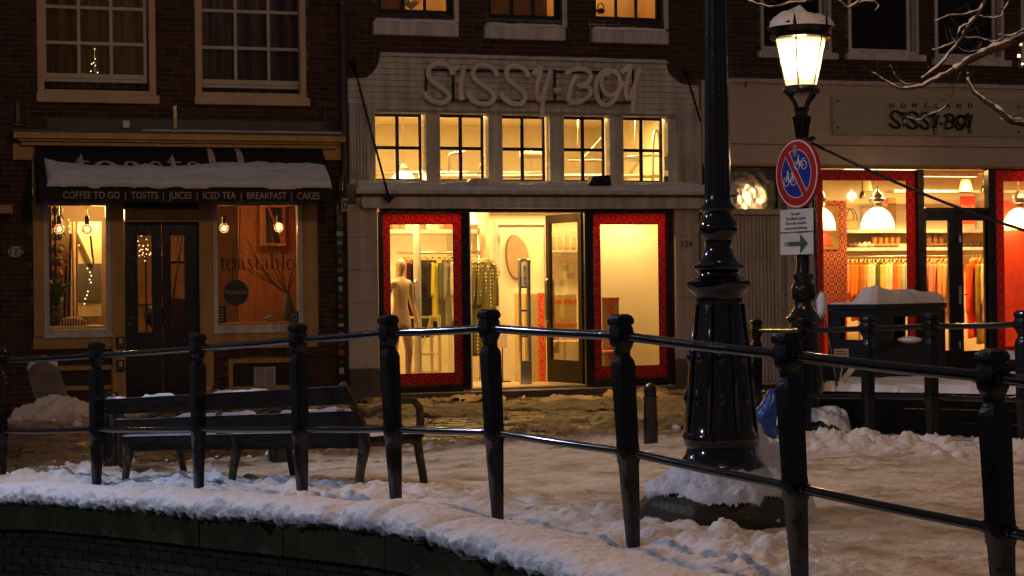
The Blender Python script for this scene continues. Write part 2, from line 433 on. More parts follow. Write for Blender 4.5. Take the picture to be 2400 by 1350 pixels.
def window(parent, u0, u1, z0, z1, y, cols, rows, fmat, gmat, fw=.05, mw=.028, depth=.05, cells=None, name='window', sash=True):
    f = MB().ring(u0, u1, z0, z1, fw, y, y+depth).build(name, fmat, parent, bevel=.004)
    a0, a1, c0, c1 = u0+fw, u1-fw, z0+fw, z1-fw
    xs = [a0+(a1-a0)*i/cols for i in range(cols+1)]; zs = [c0+(c1-c0)*i/rows for i in range(rows+1)]
    for i in range(1, cols): MB().box(xs[i]-mw/2, xs[i]+mw/2, y+.008, y+depth-.01, c0, c1).build('glazing_bar', fmat, f)
    for j in range(1, rows): MB().box(a0, a1, y+.011, y+depth-.013, zs[j]-mw/2, zs[j]+mw/2).build('glazing_bar', fmat, f)
    for i in range(cols):
        for j in range(rows):
            l = xs[i]+(mw/2 if i else 0); r = xs[i+1]-(mw/2 if i < cols-1 else 0); b = zs[j]+(mw/2 if j else 0); t = zs[j+1]-(mw/2 if j < rows-1 else 0)
            MB().box(l-.003, r+.003, y+depth*.45, y+depth*.45+.004, b-.003, t+.003).build('pane', gmat, f)
    return f
def curtain(parent, u0, u1, z0, z1, y, material, waves=9, amp=.04, name='curtain'):
    n = 90; X = np.linspace(u0, u1, n); ph = np.cumsum(np.random.uniform(.5, 1.5, n))/n*waves*2*math.pi
    P = np.zeros((n, 2, 3)); P[:, :, 0] = X[:, None]; P[:, :, 1] = (y+amp*np.sin(ph))[:, None]; P[:, 0, 2] = z0; P[:, 1, 2] = z1
    o, _ = grid_mesh(name, P, material, parent=parent); return o
def room(parent, u0, u1, z0, z1, y0, y1, wm, fm, cm=None, names='interior'):
    t = .06
    MB().box(u0-t, u0, y0, y1, z0, z1).build(names+'_side_wall', wm, parent); MB().box(u1, u1+t, y0, y1, z0, z1).build(names+'_side_wall', wm, parent)
    MB().box(u0, u1, y1, y1+t, z0, z1).build(names+'_back_wall', wm, parent)
    MB().box(u0-t, u1+t, y0, y1+t, z0-t, z0).build(names+'_floor', fm, parent); MB().box(u0-t, u1+t, y0, y1+t, z1, z1+t).build(names+'_ceiling', cm or wm, parent)

# ================================================================== BUILDING 1: the cafe house
ZT = 6.6
UB0 = F(-260, 500)[0]; UB1 = F(812, 500)[0]; UC1 = F(1642, 500)[0]; UD1 = F(2900, 500)[0]
B1 = thing('cafe_building', 'dark red brick house on the left with cream painted shopfront under the black awning', 'building', (UB0, 0, 0), MF)
o1 = (UB0, 0, 0)
h = []
winA = FR(85, -260, 363, 225); winB = FR(455, -258, 715, 231)
shop = (F(78, 600)[0], F(745, 600)[0], F(400, 815)[1], F(400, 320)[1])
door = FR(270, 470, 500, 935); celA = FR(117, 857, 272, 915); celB = FR(535, 840, 690, 915)
door = (door[0], door[1], .02, door[3]); 
holes1 = [winA, winB, shop, door, celA, celB]
w1 = wall_holes(UB0, UB1, -.2, ZT, holes1, 0, .3).build('wall', MORTAR, B1)
seen1 = lambda px, py: not (78 < px < 800 and 300 < py < 480)
lay_bricks(w1, UB0, UB1, 0, ZT, holes1, BRICK1, o1, 300, view=seen1)
# soldier arch above the cellar windows
for cw in (celA, celB):
    n = 14
    for i in range(n):
        t = (i+.5)/n; u = cw[0]-.04+(cw[1]-cw[0]+.08)*t; dz = .035*(1-(2*t-1)**2)
        MB().box(u-.023, u+.023, -.02, 0, cw[3]+.005+dz, cw[3]+.15+dz).build('arch_brick', BRICK1, w1)
DARKR = mat('unlit room', (.10, .075, .055), (.07, .05, .04), .9)
CURT = mat('beige curtain', (.42, .30, .20), (.26, .18, .12), .9, 5, stretch=(5, 1, .4), trans=.5)
CURTV = mat('violet grey curtain', (.36, .30, .30), (.20, .17, .18), .9, 5, stretch=(5, 1, .4), trans=.5)
for wi, (x0, x1, ys, yb, sx0, sx1, sy1, cm) in enumerate(((85, 363, 225, 243, 100, 328, 193, CURT), (455, 715, 231, 248, 466, 698, 207, CURTV))):
    wo_ = (winA, winB)[wi]
    MB().ring(wo_[0], wo_[1], wo_[2], wo_[3], .085, -.02, .16, wb=.075).build('window_frame', CREAM2, B1, bevel=.006)
    u0, u1, _, z1 = FR(x0-2, 0, x1+8, ys); zb = F((x0+x1)/2, yb)[1]; zs_ = F((x0+x1)/2, ys)[1]
    MB().box(u0, u1, -.09, .0, zb, zs_+.015).build('window_sill', CREAM2, B1, bevel=.008)
    a = F(sx0, 100, .08)[0]; b = F(sx1+16, 100, .08)[0]; zb2 = F(220, sy1, .08)[1] if wi == 0 else F(580, sy1, .08)[1]
    ztop = wo_[3]-.09
    f = window(B1, a, b, zb2, ztop, .085, 3, 5, SASH, GLASSW, fw=.045, mw=.04, depth=.05, name='sash_window')
    rm = MB().box(a-.1, b+.1, 1.2, 1.25, zb2-.2, ztop+.2).box(a-.15, a-.1, .18, 1.25, zb2-.2, ztop+.2).box(b+.1, b+.15, .18, 1.25, zb2-.2, ztop+.2).box(a-.15, b+.15, .18, 1.25, zb2-.25, zb2-.2)
    rm.build('unlit_room', DARKR, B1)
    MB().box(a+.04, b-.04, .081, .14, zb2+.046, zb2+.11).build('bottom_rail', SASH, f, bevel=.004)
    point('added_curtain_glow', toW(b-.35 if wi == 0 else a+.5, .8, ztop-.15), 14 if wi == 0 else 11, (1, .6, .3) if wi == 0 else (1, .62, .6), .15)  # added unseen light that lifts the curtains of the unlit room
    curtain(B1, a, b, zb2-.05, ztop, .3, cm, 7, .05)
# small lit christmas tree of wire lights on the left sill
t = thing('sill_light_tree', 'tiny tree of white fairy lights behind the left upper window of the red brick house', 'fairy lights', (*F(222, 168, .2)[:1], .2, F(222, 168, .2)[1]), MF)
PIN = emis('pin light', (1, .78, .45), 5)
sm = MB().tube([(F(222, 170, .2)[0], .2, F(222, 170, .2)[1]), (F(222, 112, .2)[0], .2, F(222, 112, .2)[1])], .006, 5)
sm.build('stem', METALG, t)
for px, py in ((222, 115), (223, 138), (215, 150), (223, 154), (213, 167), (229, 170), (219, 147)):
    u, z = F(px, py, .2); MB().ball((u, .2, z), .007, 6, 4).build('light', PIN, t)
# cornice over the awning
u0, u1, z0, z1 = FR(30, 318, 798, 338)
co = MB().box(u0, u1, -.30, 0, z0+.03, z1).box(u0+.05, u1-.05, -.24, 0, z0, z0+.03).box(u0+.09, u1-.09, -.18, 0, z0-.05, z0).build('cornice', CREAM, B1, bevel=.005)
MB().box(u0-.01, u1+.01, -.31, -.02, z1, z1+.03).build('cornice_flashing', LEAD, B1)
ul, ur, zl, zh = FR(110, 285, 770, 312, 0)
MB().box(ul, ur, -.03, -.014, z1+.03, zh+.02).build('lead_flashing', LEAD, B1)
snow_slab('snow_strip', 'thin strip of snow along the cornice above the black awning', F(330, 316, -.2)[0], u1-.02, -.29, -.03, z1+.03, .028, res=.03)
for px in (30, 742):
    u0, u1, z0, z1 = FR(px, 336, px+55, 376, -.03)
    MB().box(u0, u1, -.09, -.001, z0, z1).build('cornice_bracket', CREAM, B1, bevel=.006)
# shopfront timber
Y0 = -.05
def part(x0, y0, x1, y1, d0, d1, name, m, par, bev=.004, dm=None):
    u0, u1, z0, z1 = FR(x0, y0, x1, y1, d0 if dm is None else dm)
    return MB().box(u0, u1, d0, d1, z0, z1).build(name, m, par, bevel=bev)
part(78, 335, 745, 474, Y0, .12, 'fascia_board', CREAM, B1)
part(78, 474, 103, 790, Y0, .12, 'post', CREAM, B1); part(262, 474, 293, 930, Y0-.01, .12, 'post', CREAM, B1)
part(468, 474, 499, 905, Y0-.01, .12, 'post', CREAM, B1); part(711, 474, 745, 780, Y0, .12, 'post', CREAM, B1)
part(78, 790, 262, 817, Y0, .12, 'apron_board', CREAM, B1); part(499, 779, 745, 816, Y0, .12, 'apron_board', CREAM, B1)
part(293, 490, 468, 518, Y0+.01, .12, 'door_head', CREAM, B1); part(286, 470, 474, 489, Y0+.025, .12, 'blind_box', LEAD, B1)
part(293, 514, 468, 520, Y0-.02, .12, 'door_head_bead', CREAM, B1)
for (x0, x1, yb) in ((103, 262, 790), (499, 711, 779)):
    u0, u1, z0, z1 = FR(x0, 470, x1, yb, Y0)
    fr = MB().ring(u0, u1, z0, z1, .065, Y0+.005, .1, wb=.10).box(u0-.01, u1+.01, Y0-.03, Y0+.03, z0-.01, z0+.03).build('shop_window', WHITEP, B1, bevel=.005)
    MB().box(u0+.06, u1-.06, .02, .026, z0+.09, z1-.05).build('pane', GLASSD, fr)
# double door
u0, u1, z0, z1 = FR(293, 518, 468, 932, .1); z0 = .06
dd = MB()
um = (u0+u1)/2
for k, (a, b, g0, g1) in enumerate(((u0, um, F(322, 600, .1)[0], F(355, 600, .1)[0]), (um, u1, F(400, 600, .1)[0], F(432, 600, .1)[0]))):
    gz0 = F(380, 778, .1)[1]; gz1 = F(380, 552, .1)[1]
    if k: gz0 = F(380, 770, .1)[1]
    d = MB().box(a+.004, g0, .09, .14, z0, z1).box(g1, b-.004, .09, .14, z0, z1).box(g0, g1, .09, .14, gz1, z1).box(g0, g1, .09, .14, z0, gz0)
    d.ring(g0-.03, g1+.03, gz0-.03, gz1+.03, .03, .075, .09)
    d.ring(g0-.06, g1+.06, z0+.15, gz0-.14, .03, .08, .09).box(g0-.04, g1+.04, .078, .09, z0+.2, gz0-.2)
    dl = d.build('door', BLACKW, B1, bevel=.003)
    MB().box(g0-.005, g1+.005, .11, .116, gz0-.005, gz1+.005).build('pane', GLASSD, dl)
    if k == 0: MB().tube([(a+.04, .05, F(300, 742, .1)[1]), (a+.15, .05, F(330, 747, .1)[1])], .008).ball((a+.05, .06, F(300, 760, .1)[1]), .025).build('handle', METALG, dl, smooth=True)
MB().box(u0-.02, u1+.02, -.12, .3, -.05, .055).build('door_step', STONEG, B1, bevel=.01)
part(440, 775, 467, 800, .078, .0895, 'letter_plate', mat('brown letter plate', (.10, .05, .035)), B1)
# cellar windows
for k, cw in enumerate((celA, celB)):
    MB().ring(cw[0], cw[1], cw[2], cw[3], .06, -.03, .1).build('cellar_window', CREAM, B1, bevel=.006)
    MB().box(cw[0]+.05, cw[1]-.05, .05, .07, cw[2]+.05, cw[3]-.05).build('cellar_pane', mat('cellar dark', (.02, .018, .016), None, .3), B1)
g = FR(595, 860, 645, 908, .03)
gr = MB().ring(g[0], g[1], g[2], g[3], .02, .01, .048).build('vent_grille', WHITEP, B1)
nsl = 12
for i in range(nsl):
    z = g[2]+.02+(g[3]-g[2]-.04)*(i+.5)/nsl; MB().box(g[0]+.02, g[1]-.02, .02, .04, z-.006, z+.006).build('louvre_slat', WHITEP, gr)
MB().box((g[0]+g[1])/2-.008, (g[0]+g[1])/2+.008, .008, .02, g[2]+.02, g[3]-.02).build('mullion', WHITEP, gr)
for i, py in enumerate((789, 843)):
    q = FR(273, py, 292, py+27, -.08); t = thing('intercom', ['upper', 'lower'][i]+' grey key box on the cream post beside the black door', 'key box', (q[0], -.09, q[2]), MF)
    MB().box(q[0], q[1], -.12, -.061, q[2], q[3]).build('case', LEAD, t, bevel=.012)
    MB().box(q[0]+.03, q[1]-.03, -.126, -.12, q[2]+.06, q[3]-.02).build('face_plate', PRINT, t)
def plaque(name, label, px, py, w, hh, s, size, bm_, lm, d=0, oval=True, frame=MF):
    u, z = F(px, py, d); t = thing(name, label, 'house number', (u, d, z), frame); m = MB()
    pts = [(u+w/2*math.copysign(abs(math.cos(a))**(1 if oval else .35), math.cos(a)), z+hh/2*math.copysign(abs(math.sin(a))**(1 if oval else .35), math.sin(a))) for a in [2*math.pi*i/24+.13 for i in range(24)]]
    m.prism(pts, d-.012, d).build('plate', bm_, t)
    text('number', s, size, .003, lm, t, u, d-.016, z-size*.34)
    return t
plaque('house_number', 'oval white number plate 122 on dark brick left of the cafe window', 37, 590, .19, .14, '122', .13, PRINT, BLACKW, -.015)
# --- cafe interior
fl = F(400, 905)[1]; fl = .1
ri = (F(70, 600, .3)[0], F(760, 600, .3)[0], fl, F(400, 440)[1])
TAN = mat('cafe wall', (.40, .27, .16), (.33, .21, .12), .7, 3)
WOODB = mat('brown plywood wall', (.26, .11, .045), (.20, .08, .03), .5, 3, .1, 20, stretch=(6, 1, 1))
room(B1, ri[0], ri[1], ri[2], ri[3], .3, 3.2, WOODB, WOODP, TAN)
# partitions behind left window
part(103, 440, 262, 800, 2.0, 2.05, 'partition', TAN, B1)
def fthing_box(name, label, cat, x0, y0, x1, y1, d, th, m, bev=.004, group=None):
    u0, u1, z0, z1 = FR(x0, y0, x1, y1, d); o = MB().box(u0, u1, d, d+th, z0, z1).build(name, m, None, MF, bevel=bev, org=(u0, d, z0))
    return tag(o, label, cat, group)
PALEY = mat('pale yellow board', (.85, .70, .42), None, .6)
t = thing('leaning_board', 'bright pale yellow panel with a slanting rail behind the left cafe window', 'panel', (*F(180, 705, 1.4)[:1], 1.4, 1.0), MF)
part(182, 520, 238, 618, 1.4, 1.43, 'upper_panel', PALEY, t); part(180, 618, 237, 706, 1.38, 1.43, 'lower_panel', mat('grey panel', (.13, .115, .11), None, .6), t)
part(182, 706, 238, 742, 1.4, 1.43, 'bottom_panel', PALEY, t)
a, b = F(180, 540, 1.36), F(216, 618, 1.36); MB().tube([(a[0], 1.36, a[1]), (b[0], 1.36, b[1])], .025, 6).build('slanting_rail', mat('light rail', (.9, .78, .5)), t)
for x in (163, 172): part(x, 520, x+6, 750, 1.35, 1.4, 'upright', WOODP, t)
# shelf with ornaments
t = thing('ornament_shelf', 'narrow tall shelf crowded with ornaments inside the left cafe window', 'shelf', (F(125, 760, .7)[0], .7, .9), MF)
part(118, 480, 122, 765, .6, .9, 'side_board', BLACKW, t); part(130, 480, 133, 765, .6, .9, 'side_board', BLACKW, t)
cols = [(.5, .1, .08), (.3, .35, .3), (.4, .4, .42), (.1, .2, .1), (.5, .35, .2), (.25, .2, .18)]
for i in range(9):
    py = 500+i*30
    u0, u1, z0, z1 = FR(119, py, 142, py+3, .7); MB().box(u0, u1, .6, .9, z0, z1).build('shelf_board', BLACKW, t)
    for j in range(2):
        MB().lathe([(0, .02), (.03, .04), (.07, .03), (.1, .012)], 10, (u0+.05+j*.07, .7, z1)).build('ornament', mat('orn%d' % ((i+j) % 6), cols[(i+j) % 6]), t, smooth=True)
LEAF = mat('leaf green', (.06, .11, .04), (.03, .06, .02), .5)
def potted(name, label, px, py, d, hh, n, potm, lw=.02, cat='plant'):
    u, z = F(px, py, d); t = thing(name, label, cat, (u, d, z), MF)
    MB().lathe([(0, .05), (.1, .07), (.1, .06)], 14, (u, d, z)).build('pot', potm, t, smooth=30)
    for i in range(n):
        a = random.uniform(0, 6.28); l = hh*random.uniform(.6, 1); sp = random.uniform(.15, .5)*l
        pts = [(u+math.cos(a)*sp*k*k/9, d+math.sin(a)*sp*k*k/9*.5, z+.1+l*k/3*(1-.12*k)) for k in range(4)]
        MB().tube(pts, [lw*.5, lw, lw, .002], 4).build('leaf', LEAF, t)
    return t
potted('potted_plant', 'leafy green plant at the left edge of the left cafe window', 134, 740, .45, .75, 12, STONEG, .03)
# bulbs
BULBG = glass('bulb glass', (1, .74, .5), .8, .03, 0, .16); FIL = emis('filament', (1, .62, .3), 12)
for px, py, lab, pw in ((139, 537, 'round glass bulb at the far left of the left cafe window', 9), (204, 537, 'round glass bulb in front of the bright panel of the cafe', 9),
                    (525, 535, 'round glass bulb at the left of the right cafe window', 14), (653, 533, 'round glass bulb before the wooden picture box of the cafe', 42)):
    u, z = F(px, py, .35); t = thing('pendant_bulb', lab, 'pendant lamp', (u, .35, z+.9), MF, 'bare round bulbs in the cafe windows')
    MB().ball((u, .35, z), .068, 20, 12).build('globe', BULBG, t, smooth=True)
    MB().ball((u, .35, z), .026, 10, 8, 1.2).build('filament', FIL, t, smooth=True)
    MB().lathe([(.06, .022), (.065, .03), (.16, .028), (.18, .008)], 14, (u, .35, z)).build('socket', BLACKW, t, smooth=30)
    MB().tube([(u, .35, z+.18), (u, .35, ri[3])], .005, 5).build('cord', BLACKW, t)
    point('bulb_light', toW(u, .35, z), pw, TUNG, .03)
point('cafe_back_light', toW((ri[0]+ri[1])/2-1.0, 1.1, ri[3]-.25), 40, WARM, .1)
point('cafe_back_light', toW(F(205, 560, 1.0)[0]+.35, .95, F(205, 500, 1.0)[1]), 24, WARM, .08)
# chairs / table behind left window and door
def chair(label, px, py, d, m, rot=0):
    u, z = F(px, py, d); t = thing('cafe_chair', label, 'chair', (u, d, fl), MF)
    B = lambda: MB()
    MB().box(u-.2, u+.2, d-.2, d+.2, fl+.43, fl+.46).build('seat', m, t, bevel=.01)
    for sx in (-.17, .17):
        MB().tube([(u+sx, d+.17, fl), (u+sx, d+.19, fl+.46), (u+sx*.95, d+.25, fl+.88)], .014, 6).build('leg', m, t)
        MB().tube([(u+sx, d-.17, fl), (u+sx, d-.17, fl+.44)], .014, 6).build('leg', m, t)
    MB().box(u-.18, u+.18, d+.22, d+.25, fl+.7, fl+.88).build('backrest', m, t, bevel=.01)
    return t
chair('dark chair seen low in the left cafe window', 228, 740, 1.0, BLACKW); chair('dark chair seen through the right door pane of the cafe', 415, 740, 1.6, BLACKW)
def striped(name, c1, c2, sc, ax=0):
    m = mat(name, c1, c2); nt = m.node_tree; cr = [n for n in nt.nodes if n.type == 'VALTORGB'][0]
    wv = _n(nt, 'ShaderNodeTexWave'); wv.inputs['Scale'].default_value = sc; wv.bands_direction = 'DIAGONAL' if ax else 'X'
    tc = [n for n in nt.nodes if n.type == 'TEX_COORD'][0]; nt.links.new(tc.outputs['Object'], wv.inputs[0]); nt.links.new(wv.outputs['Fac'], cr.inputs[0]); return m
def cushion(label, x0, y0, x1, y1, d, m):
    u0, u1, z0, z1 = FR(x0, y0, x1, y1, d); mb = MB().ball(((u0+u1)/2, d, (z0+z1)/2), (u1-u0)/2, 20, 12, (z1-z0)/(u1-u0))
    mb.v = [(v[0], d+(v[1]-d)*.35, v[2]) for v in mb.v]
    o = mb.build('cushion', m, None, MF, smooth=True, org=((u0+u1)/2, d, z0)); tag(o, label, 'cushion')
cushion('brown cushion with dark stripes in the left cafe window', 138, 742, 205, 778, .3, striped('stripes brown', (.55, .33, .18), (.06, .04, .03), 9))
cushion('black and white striped cushion at the foot of the right cafe window', 618, 738, 650, 764, .3, striped('stripes white', (.5, .45, .38), (.03, .03, .03), 14, 1))
cushion('dark round cushion in the lower left corner of the left cafe window', 112, 730, 142, 770, .35, mat('dark cloth', (.03, .025, .03)))
part(118, 764, 247, 772, .12, .9, 'window_seat', WOODP, B1); part(510, 756, 703, 764, .12, .7, 'window_seat', WOODO, B1)
# things behind the door panes: wire light tree, counter, hanging plant, more bulbs of light
t = thing('wire_light_tree', 'tree of tiny golden lights behind the left pane of the black cafe door', 'fairy lights', (F(341, 760, .9)[0], .9, fl), MF)
u, z = F(341, 590, .9); MB().tube([(u, .9, fl), (u, .9, z)], .014, 6).build('stem', BLACKW, t)
GOLD = emis('gold pin light', (1, .55, .2), 5)
for i in range(26):
    a = random.uniform(0, 6.28); r = random.uniform(.03, .13); q_ = (u+r*math.cos(a), .9+random.uniform(-.05, .05), z+r*math.sin(a)+(.12 if i < 4 else 0)); MB().ball(q_, .007, 6, 4).build('light', GOLD, t)
    if i % 3 == 0: MB().tube([(u, .9, z-.12), q_], .003, 4).build('twig', BARK, t)
u0, u1, z0, z1 = FR(318, 700, 372, 712, 1.2)
t = thing('cafe_counter', 'pale wooden counter with a brown top behind the left door pane', 'counter', (u0, 1.2, fl), MF)
MB().box(u0-.1, u1+.1, 1.2, 1.6, fl, z0).build('front_panel', WOODP, t); MB().box(u0-.14, u1+.14, 1.16, 1.64, z0, z1).build('counter_top', WOODO, t)
u, z = F(350, 740, .95); MB().ball((u+.07, .95, z), .14, 14, 10, 1.2).build('stool_back', BLACKW, t, smooth=True)
t = thing('dried_flowers', 'hanging dried flowers and a dark post behind the right pane of the black cafe door', 'dried flowers', (F(416, 600, .9)[0], .9, F(416, 600, .9)[1]), MF)
u, z = F(416, 560, .9); MB().tube([(u+.06, .9, z+.05), (u-.10, .9, z-1.0)], .013, 5).build('post', BLACKW, t)
for i in range(26):
    x = u+random.uniform(-.13, .13); MB().tube([(x, .95, z+.1), (x+random.uniform(-.02, .02), .95, z-random.uniform(.1, .32))], [.010, .003], 4).build('stalk', mat('straw', (.5, .3, .1)), t)
u0, u1, z0, z1 = FR(396, 612, 436, 618, .95); MB().box(u0, u1, .94, 1.0, z0, z1).build('shelf_board', BLACKW, t)
u0, u1, z0, z1 = FR(396, 700, 436, 712, .95); MB().box(u0, u1, .94, 1.0, z0-.5, z1).build('dark_cabinet', mat('dark brown wood', (.05, .025, .012)), t)
t = thing('hanging_light_string', 'drooping string of golden pin lights in front of the grey panel of the cafe', 'fairy lights', (F(215, 640, .9)[0], .9, F(215, 640, .9)[1]), MF)
for px_, py_ in ((205, 629), (211, 638), (214, 646), (210, 655), (213, 662), (206, 683), (204, 692), (200, 700), (198, 712), (161, 515), (162, 530), (163, 543), (186, 549), (194, 561), (185, 575)):
    uu, zz = F(px_, py_, .9); MB().ball((uu, .9, zz), .009, 6, 4).build('light', GOLD, t)
for x0, x1, y0, y1 in ((166, 172, 548, 740), (155, 160, 622, 760)):
    a, b = F(x0, y0, .95), F(x1-10, y1, .95); MB().tube([(a[0], .95, a[1]), (b[0], .95, b[1])], .016, 5).build('pole', BLACKW, t)
a, b = F(212, 552, .93), F(219, 618, .93); MB().tube([(a[0], .93, a[1]), (b[0], .93, b[1])], .014, 5).build('pole', BLACKW, t)
t = thing('window_ferns', 'dark leaves hanging in the upper left of the left cafe window', 'plant', (F(130, 600, .5)[0], .5, F(130, 600, .5)[1]), MF)
for i in range(16):
    x, zz = F(random.uniform(120, 150), random.uniform(500, 760), .5); a = random.uniform(-1, 1); MB().tube([(x, .5, zz), (x+.07*a, .5, zz-.02), (x+.13*a, .5, zz-.07)], [.008, .018, .002], 4, flat=.3).build('leaf', LEAF, t)
# picture box, branch vase, round sign
t = thing('picture_box', 'open orange wood box frame with a diagonal brace high on the cafe wall', 'wall frame', (F(625, 575, 1.2)[0], 1.2, F(625, 575, 1.2)[1]), MF)
part(560, 475, 703, 800, 1.30, 1.34, 'panel_wall', WOODO, B1)
u0, u1, z0, z1 = FR(612, 460, 665, 577, 1.15)
MB().ring(u0, u1, z0, z1, .04, 1.0, 1.28).build('frame', WOODO, t); MB().box(u0+.04, u1-.04, 1.22, 1.25, z0+.04, z1-.04).build('backing', mat('dark moss', (.02, .03, .012)), t)
MB().tube([(u0+.03, 1.02, z1-.03), (u1-.03, 1.02, z0+.03)], .02, 4).build('brace', WOODO, t)
MB().box(u0+.04, u1-.04, 1.0, 1.2, z1-.16, z1-.13).build('shelf_board', WOODO, t)
u, z = F(680, 755, .5); t = thing('branch_vase', 'tall vase of bare twigs at the right side of the right cafe window', 'vase', (u, .5, z), MF)
MB().lathe([(0, .06), (.15, .09), (.3, .06), (.38, .035), (.4, .04)], 18, (u-.03, .5, z)).build('vase', STONEG, t, smooth=30)
for i in range(16):
    x = u-.03; zz = z+.38; pts = [(x, .5, zz)]; a = random.uniform(-1.15, .45)
    for k in range(6): x += math.sin(a)*.16; zz += math.cos(a)*.17; a += random.uniform(-.22, .22); pts.append((x, .5+random.uniform(-.02, .02), min(zz, z+1.7)))
    MB().tube(pts, [.006, .005, .005, .004, .004, .003, .002], 4).build('twig', BARK, t)
u, z = F(553, 686, .12); t = thing('round_sign', 'black round chalk sign hanging on the glass of the right cafe window', 'sign', (u, .12, z), MF)
MB().prism([(u+.165*math.cos(i*.2618), z+.17*math.sin(i*.2618)) for i in range(24)], .10, .115).build('disc', mat('blackboard', (.022, .028, .03), None, .5), t)
for sx in (-.05, .03): MB().tube([(u+sx, .108, z+.15), (u+sx+.04, .108, z+1.1)], .005, 4).build('cord', BLACKW, t)
text('lettering', 'Huberts', .085, .001, PRINT, t, u, .096, z-.02, sx=1.0)
for x0, y0, x1, y1, m_, lab in ((511, 718, 530, 757, BLACKW, 'black opening hours card in the lower left corner of the right cafe window'), (679, 730, 702, 756, mat('green sticker', (.03, .10, .10)), 'small teal square sticker in the lower right corner of the right cafe window')):
    q = FR(x0, y0, x1, y1, .0); t = thing('window_sticker', lab, 'sticker', (q[0], .012, q[2]), MF); MB().box(q[0], q[1], .010, .014, q[2], q[3]).build('card', m_, t)
    for k in range(5 if m_ is BLACKW else 0):
        zz = q[2]+(q[3]-q[2])*(k+1)/6; MB().box(q[0]+.02, q[1]-.03, .008, .010, zz-.006, zz+.004).build('print_line', PRINT, t)
    if m_ is not BLACKW:
        MB().tube([((q[0]+q[1])/2+.035*math.cos(i*.52), .009, (q[2]+q[3])/2+.035*math.sin(i*.52)) for i in range(13)], .005, 4).build('ring_print', PRINT, t)
for k, (px, py, hh_) in enumerate(((410, 275, .22), (42, 262, .20), (762, 275, .18))):
    u, z = F(px, py, -.02); t = thing('wall_anchor', ['dark iron wall anchor between the two upper windows of the cafe house', 'dark iron wall anchor left above the cafe cornice', 'dark iron wall anchor right above the cafe cornice'][k], 'wall anchor', (u, -.03, z), MF)
    MB().box(u-.03, u+.03, -.05, -.014, z-hh_*.7, z+hh_*.7).build('bar', BLACKW, t, bevel=.006); MB().box(u-.07, u+.07, -.045, -.014, z-hh_*.9, z-hh_*.72).build('foot', BLACKW, t, bevel=.006)
u, z = F(295, 292, -.03); t = thing('junction_box', 'small pale box on the lead strip above the cafe cornice', 'junction box', (u, -.05, z), MF); MB().box(u-.045, u+.045, -.08, -.031, z-.05, z+.05).build('case', WHITEP, t, bevel=.006)
# ---- serif lettering: strokes (x, y, half width)
GL = {'t': (.62, [[(.26, 1.38, .01), (.24, 1.1, .05), (.22, .6, .085), (.22, .25, .085), (.28, .06, .06), (.42, .0, .035), (.6, .1, .012)], [(0, 1.0, .03), (.56, 1.0, .03)], [(.0, 1.0, .01), (.24, 1.25, .02)]]),
      'o': (1.1, [[(.5+.45*math.cos(a), .5+.51*math.sin(a), .03+.055*abs(math.cos(a))) for a in [i*math.pi/10 for i in range(21)]]]),
      'a': (.95, [[(.14, .82, .05), (.22, .98, .035), (.42, 1.0, .03), (.6, .85, .07), (.62, .5, .085), (.62, .18, .085), (.7, .03, .05), (.88, .08, .012)], [(.6, .62, .02), (.3, .5, .03), (.12, .28, .075), (.18, .06, .05), (.36, .0, .03), (.6, .2, .02)]]),
      's': (.78, [[(.6, .78, .02), (.48, .98, .03), (.28, 1.0, .035), (.12, .84, .06), (.2, .64, .07), (.48, .42, .075), (.6, .2, .06), (.44, .01, .035), (.24, .0, .03), (.08, .24, .02)]]),
      'b': (1.1, [[(.02, 1.62, .015), (.16, 1.64, .06), (.17, 1.2, .085), (.17, .1, .085)], [(.18, .8, .02), (.4, 1.0, .03), (.7, .9, .06), (.86, .5, .085), (.72, .1, .06), (.45, .0, .03), (.2, .12, .02)]]),
      'l': (.5, [[(.02, 1.62, .015), (.2, 1.64, .06), (.21, 1.2, .085), (.21, .08, .085)], [(.04, .02, .025), (.4, .02, .025)]]),
      'e': (.95, [[(.08, .55, .025), (.78, .56, .03), (.74, .85, .05), (.5, 1.01, .03), (.22, .88, .06), (.1, .5, .085), (.2, .14, .065), (.46, .0, .035), (.66, .06, .03), (.8, .26, .012)]]),
      '.': (.3, [[(.1, .04, .06), (.16, .04, .06)]])}
def strokes(word, width, xh, spacing=.08):
    """list of polylines with widths, laid out along x in metres"""
    tot = sum(GL[c][0]+spacing for c in word)-spacing; k = width/tot; out = []; x = 0
    for c in word:
        w, st = GL[c]
        for s in st: out.append([((x+p[0])*k, p[1]*xh, p[2]*xh) for p in s])
        x += w+spacing
    return out
def ribbon(m, pts, fn):
    """flat ribbon through pts (x,y,halfwidth); fn maps (x, z) to a 3d point"""
    sp = smooth_path([(p[0], p[1], p[2]) for p in pts], 4); L_ = []; R_ = []
    for i, p in enumerate(sp):
        a = sp[max(i-1, 0)]; b = sp[min(i+1, len(sp)-1)]; t = Vector((b.x-a.x, b.y-a.y, 0)); t = t.normalized() if t.length > 1e-6 else Vector((1, 0, 0)); n = Vector((-t.y, t.x, 0))
        L_.append(fn(p.x+n.x*p.z, p.y+n.y*p.z)); R_.append(fn(p.x-n.x*p.z, p.y-n.y*p.z))
    k = len(sp); m.add(L_+R_, [(i, i+1, k+i+1, k+i) for i in range(k-1)])
u0, zb = F(517, 633, -.002); u1 = F(700, 633)[0]; zx = F(600, 608)[1]
t = thing('window_lettering', 'dark serif lettering toastable printed across the right cafe window', 'lettering', (u0, .018, zb), MF)
DKP = mat('dark print', (.02, .012, .008))
GLN = iter(range(100))
for s in strokes('toastable.', u1-u0, zx-zb):
    m = MB(); yy = .0175-.0002*next(GLN); ribbon(m, s, lambda x, y: (u0+x, yy, zb+y)); m.build('letter_stroke', DKP, t)
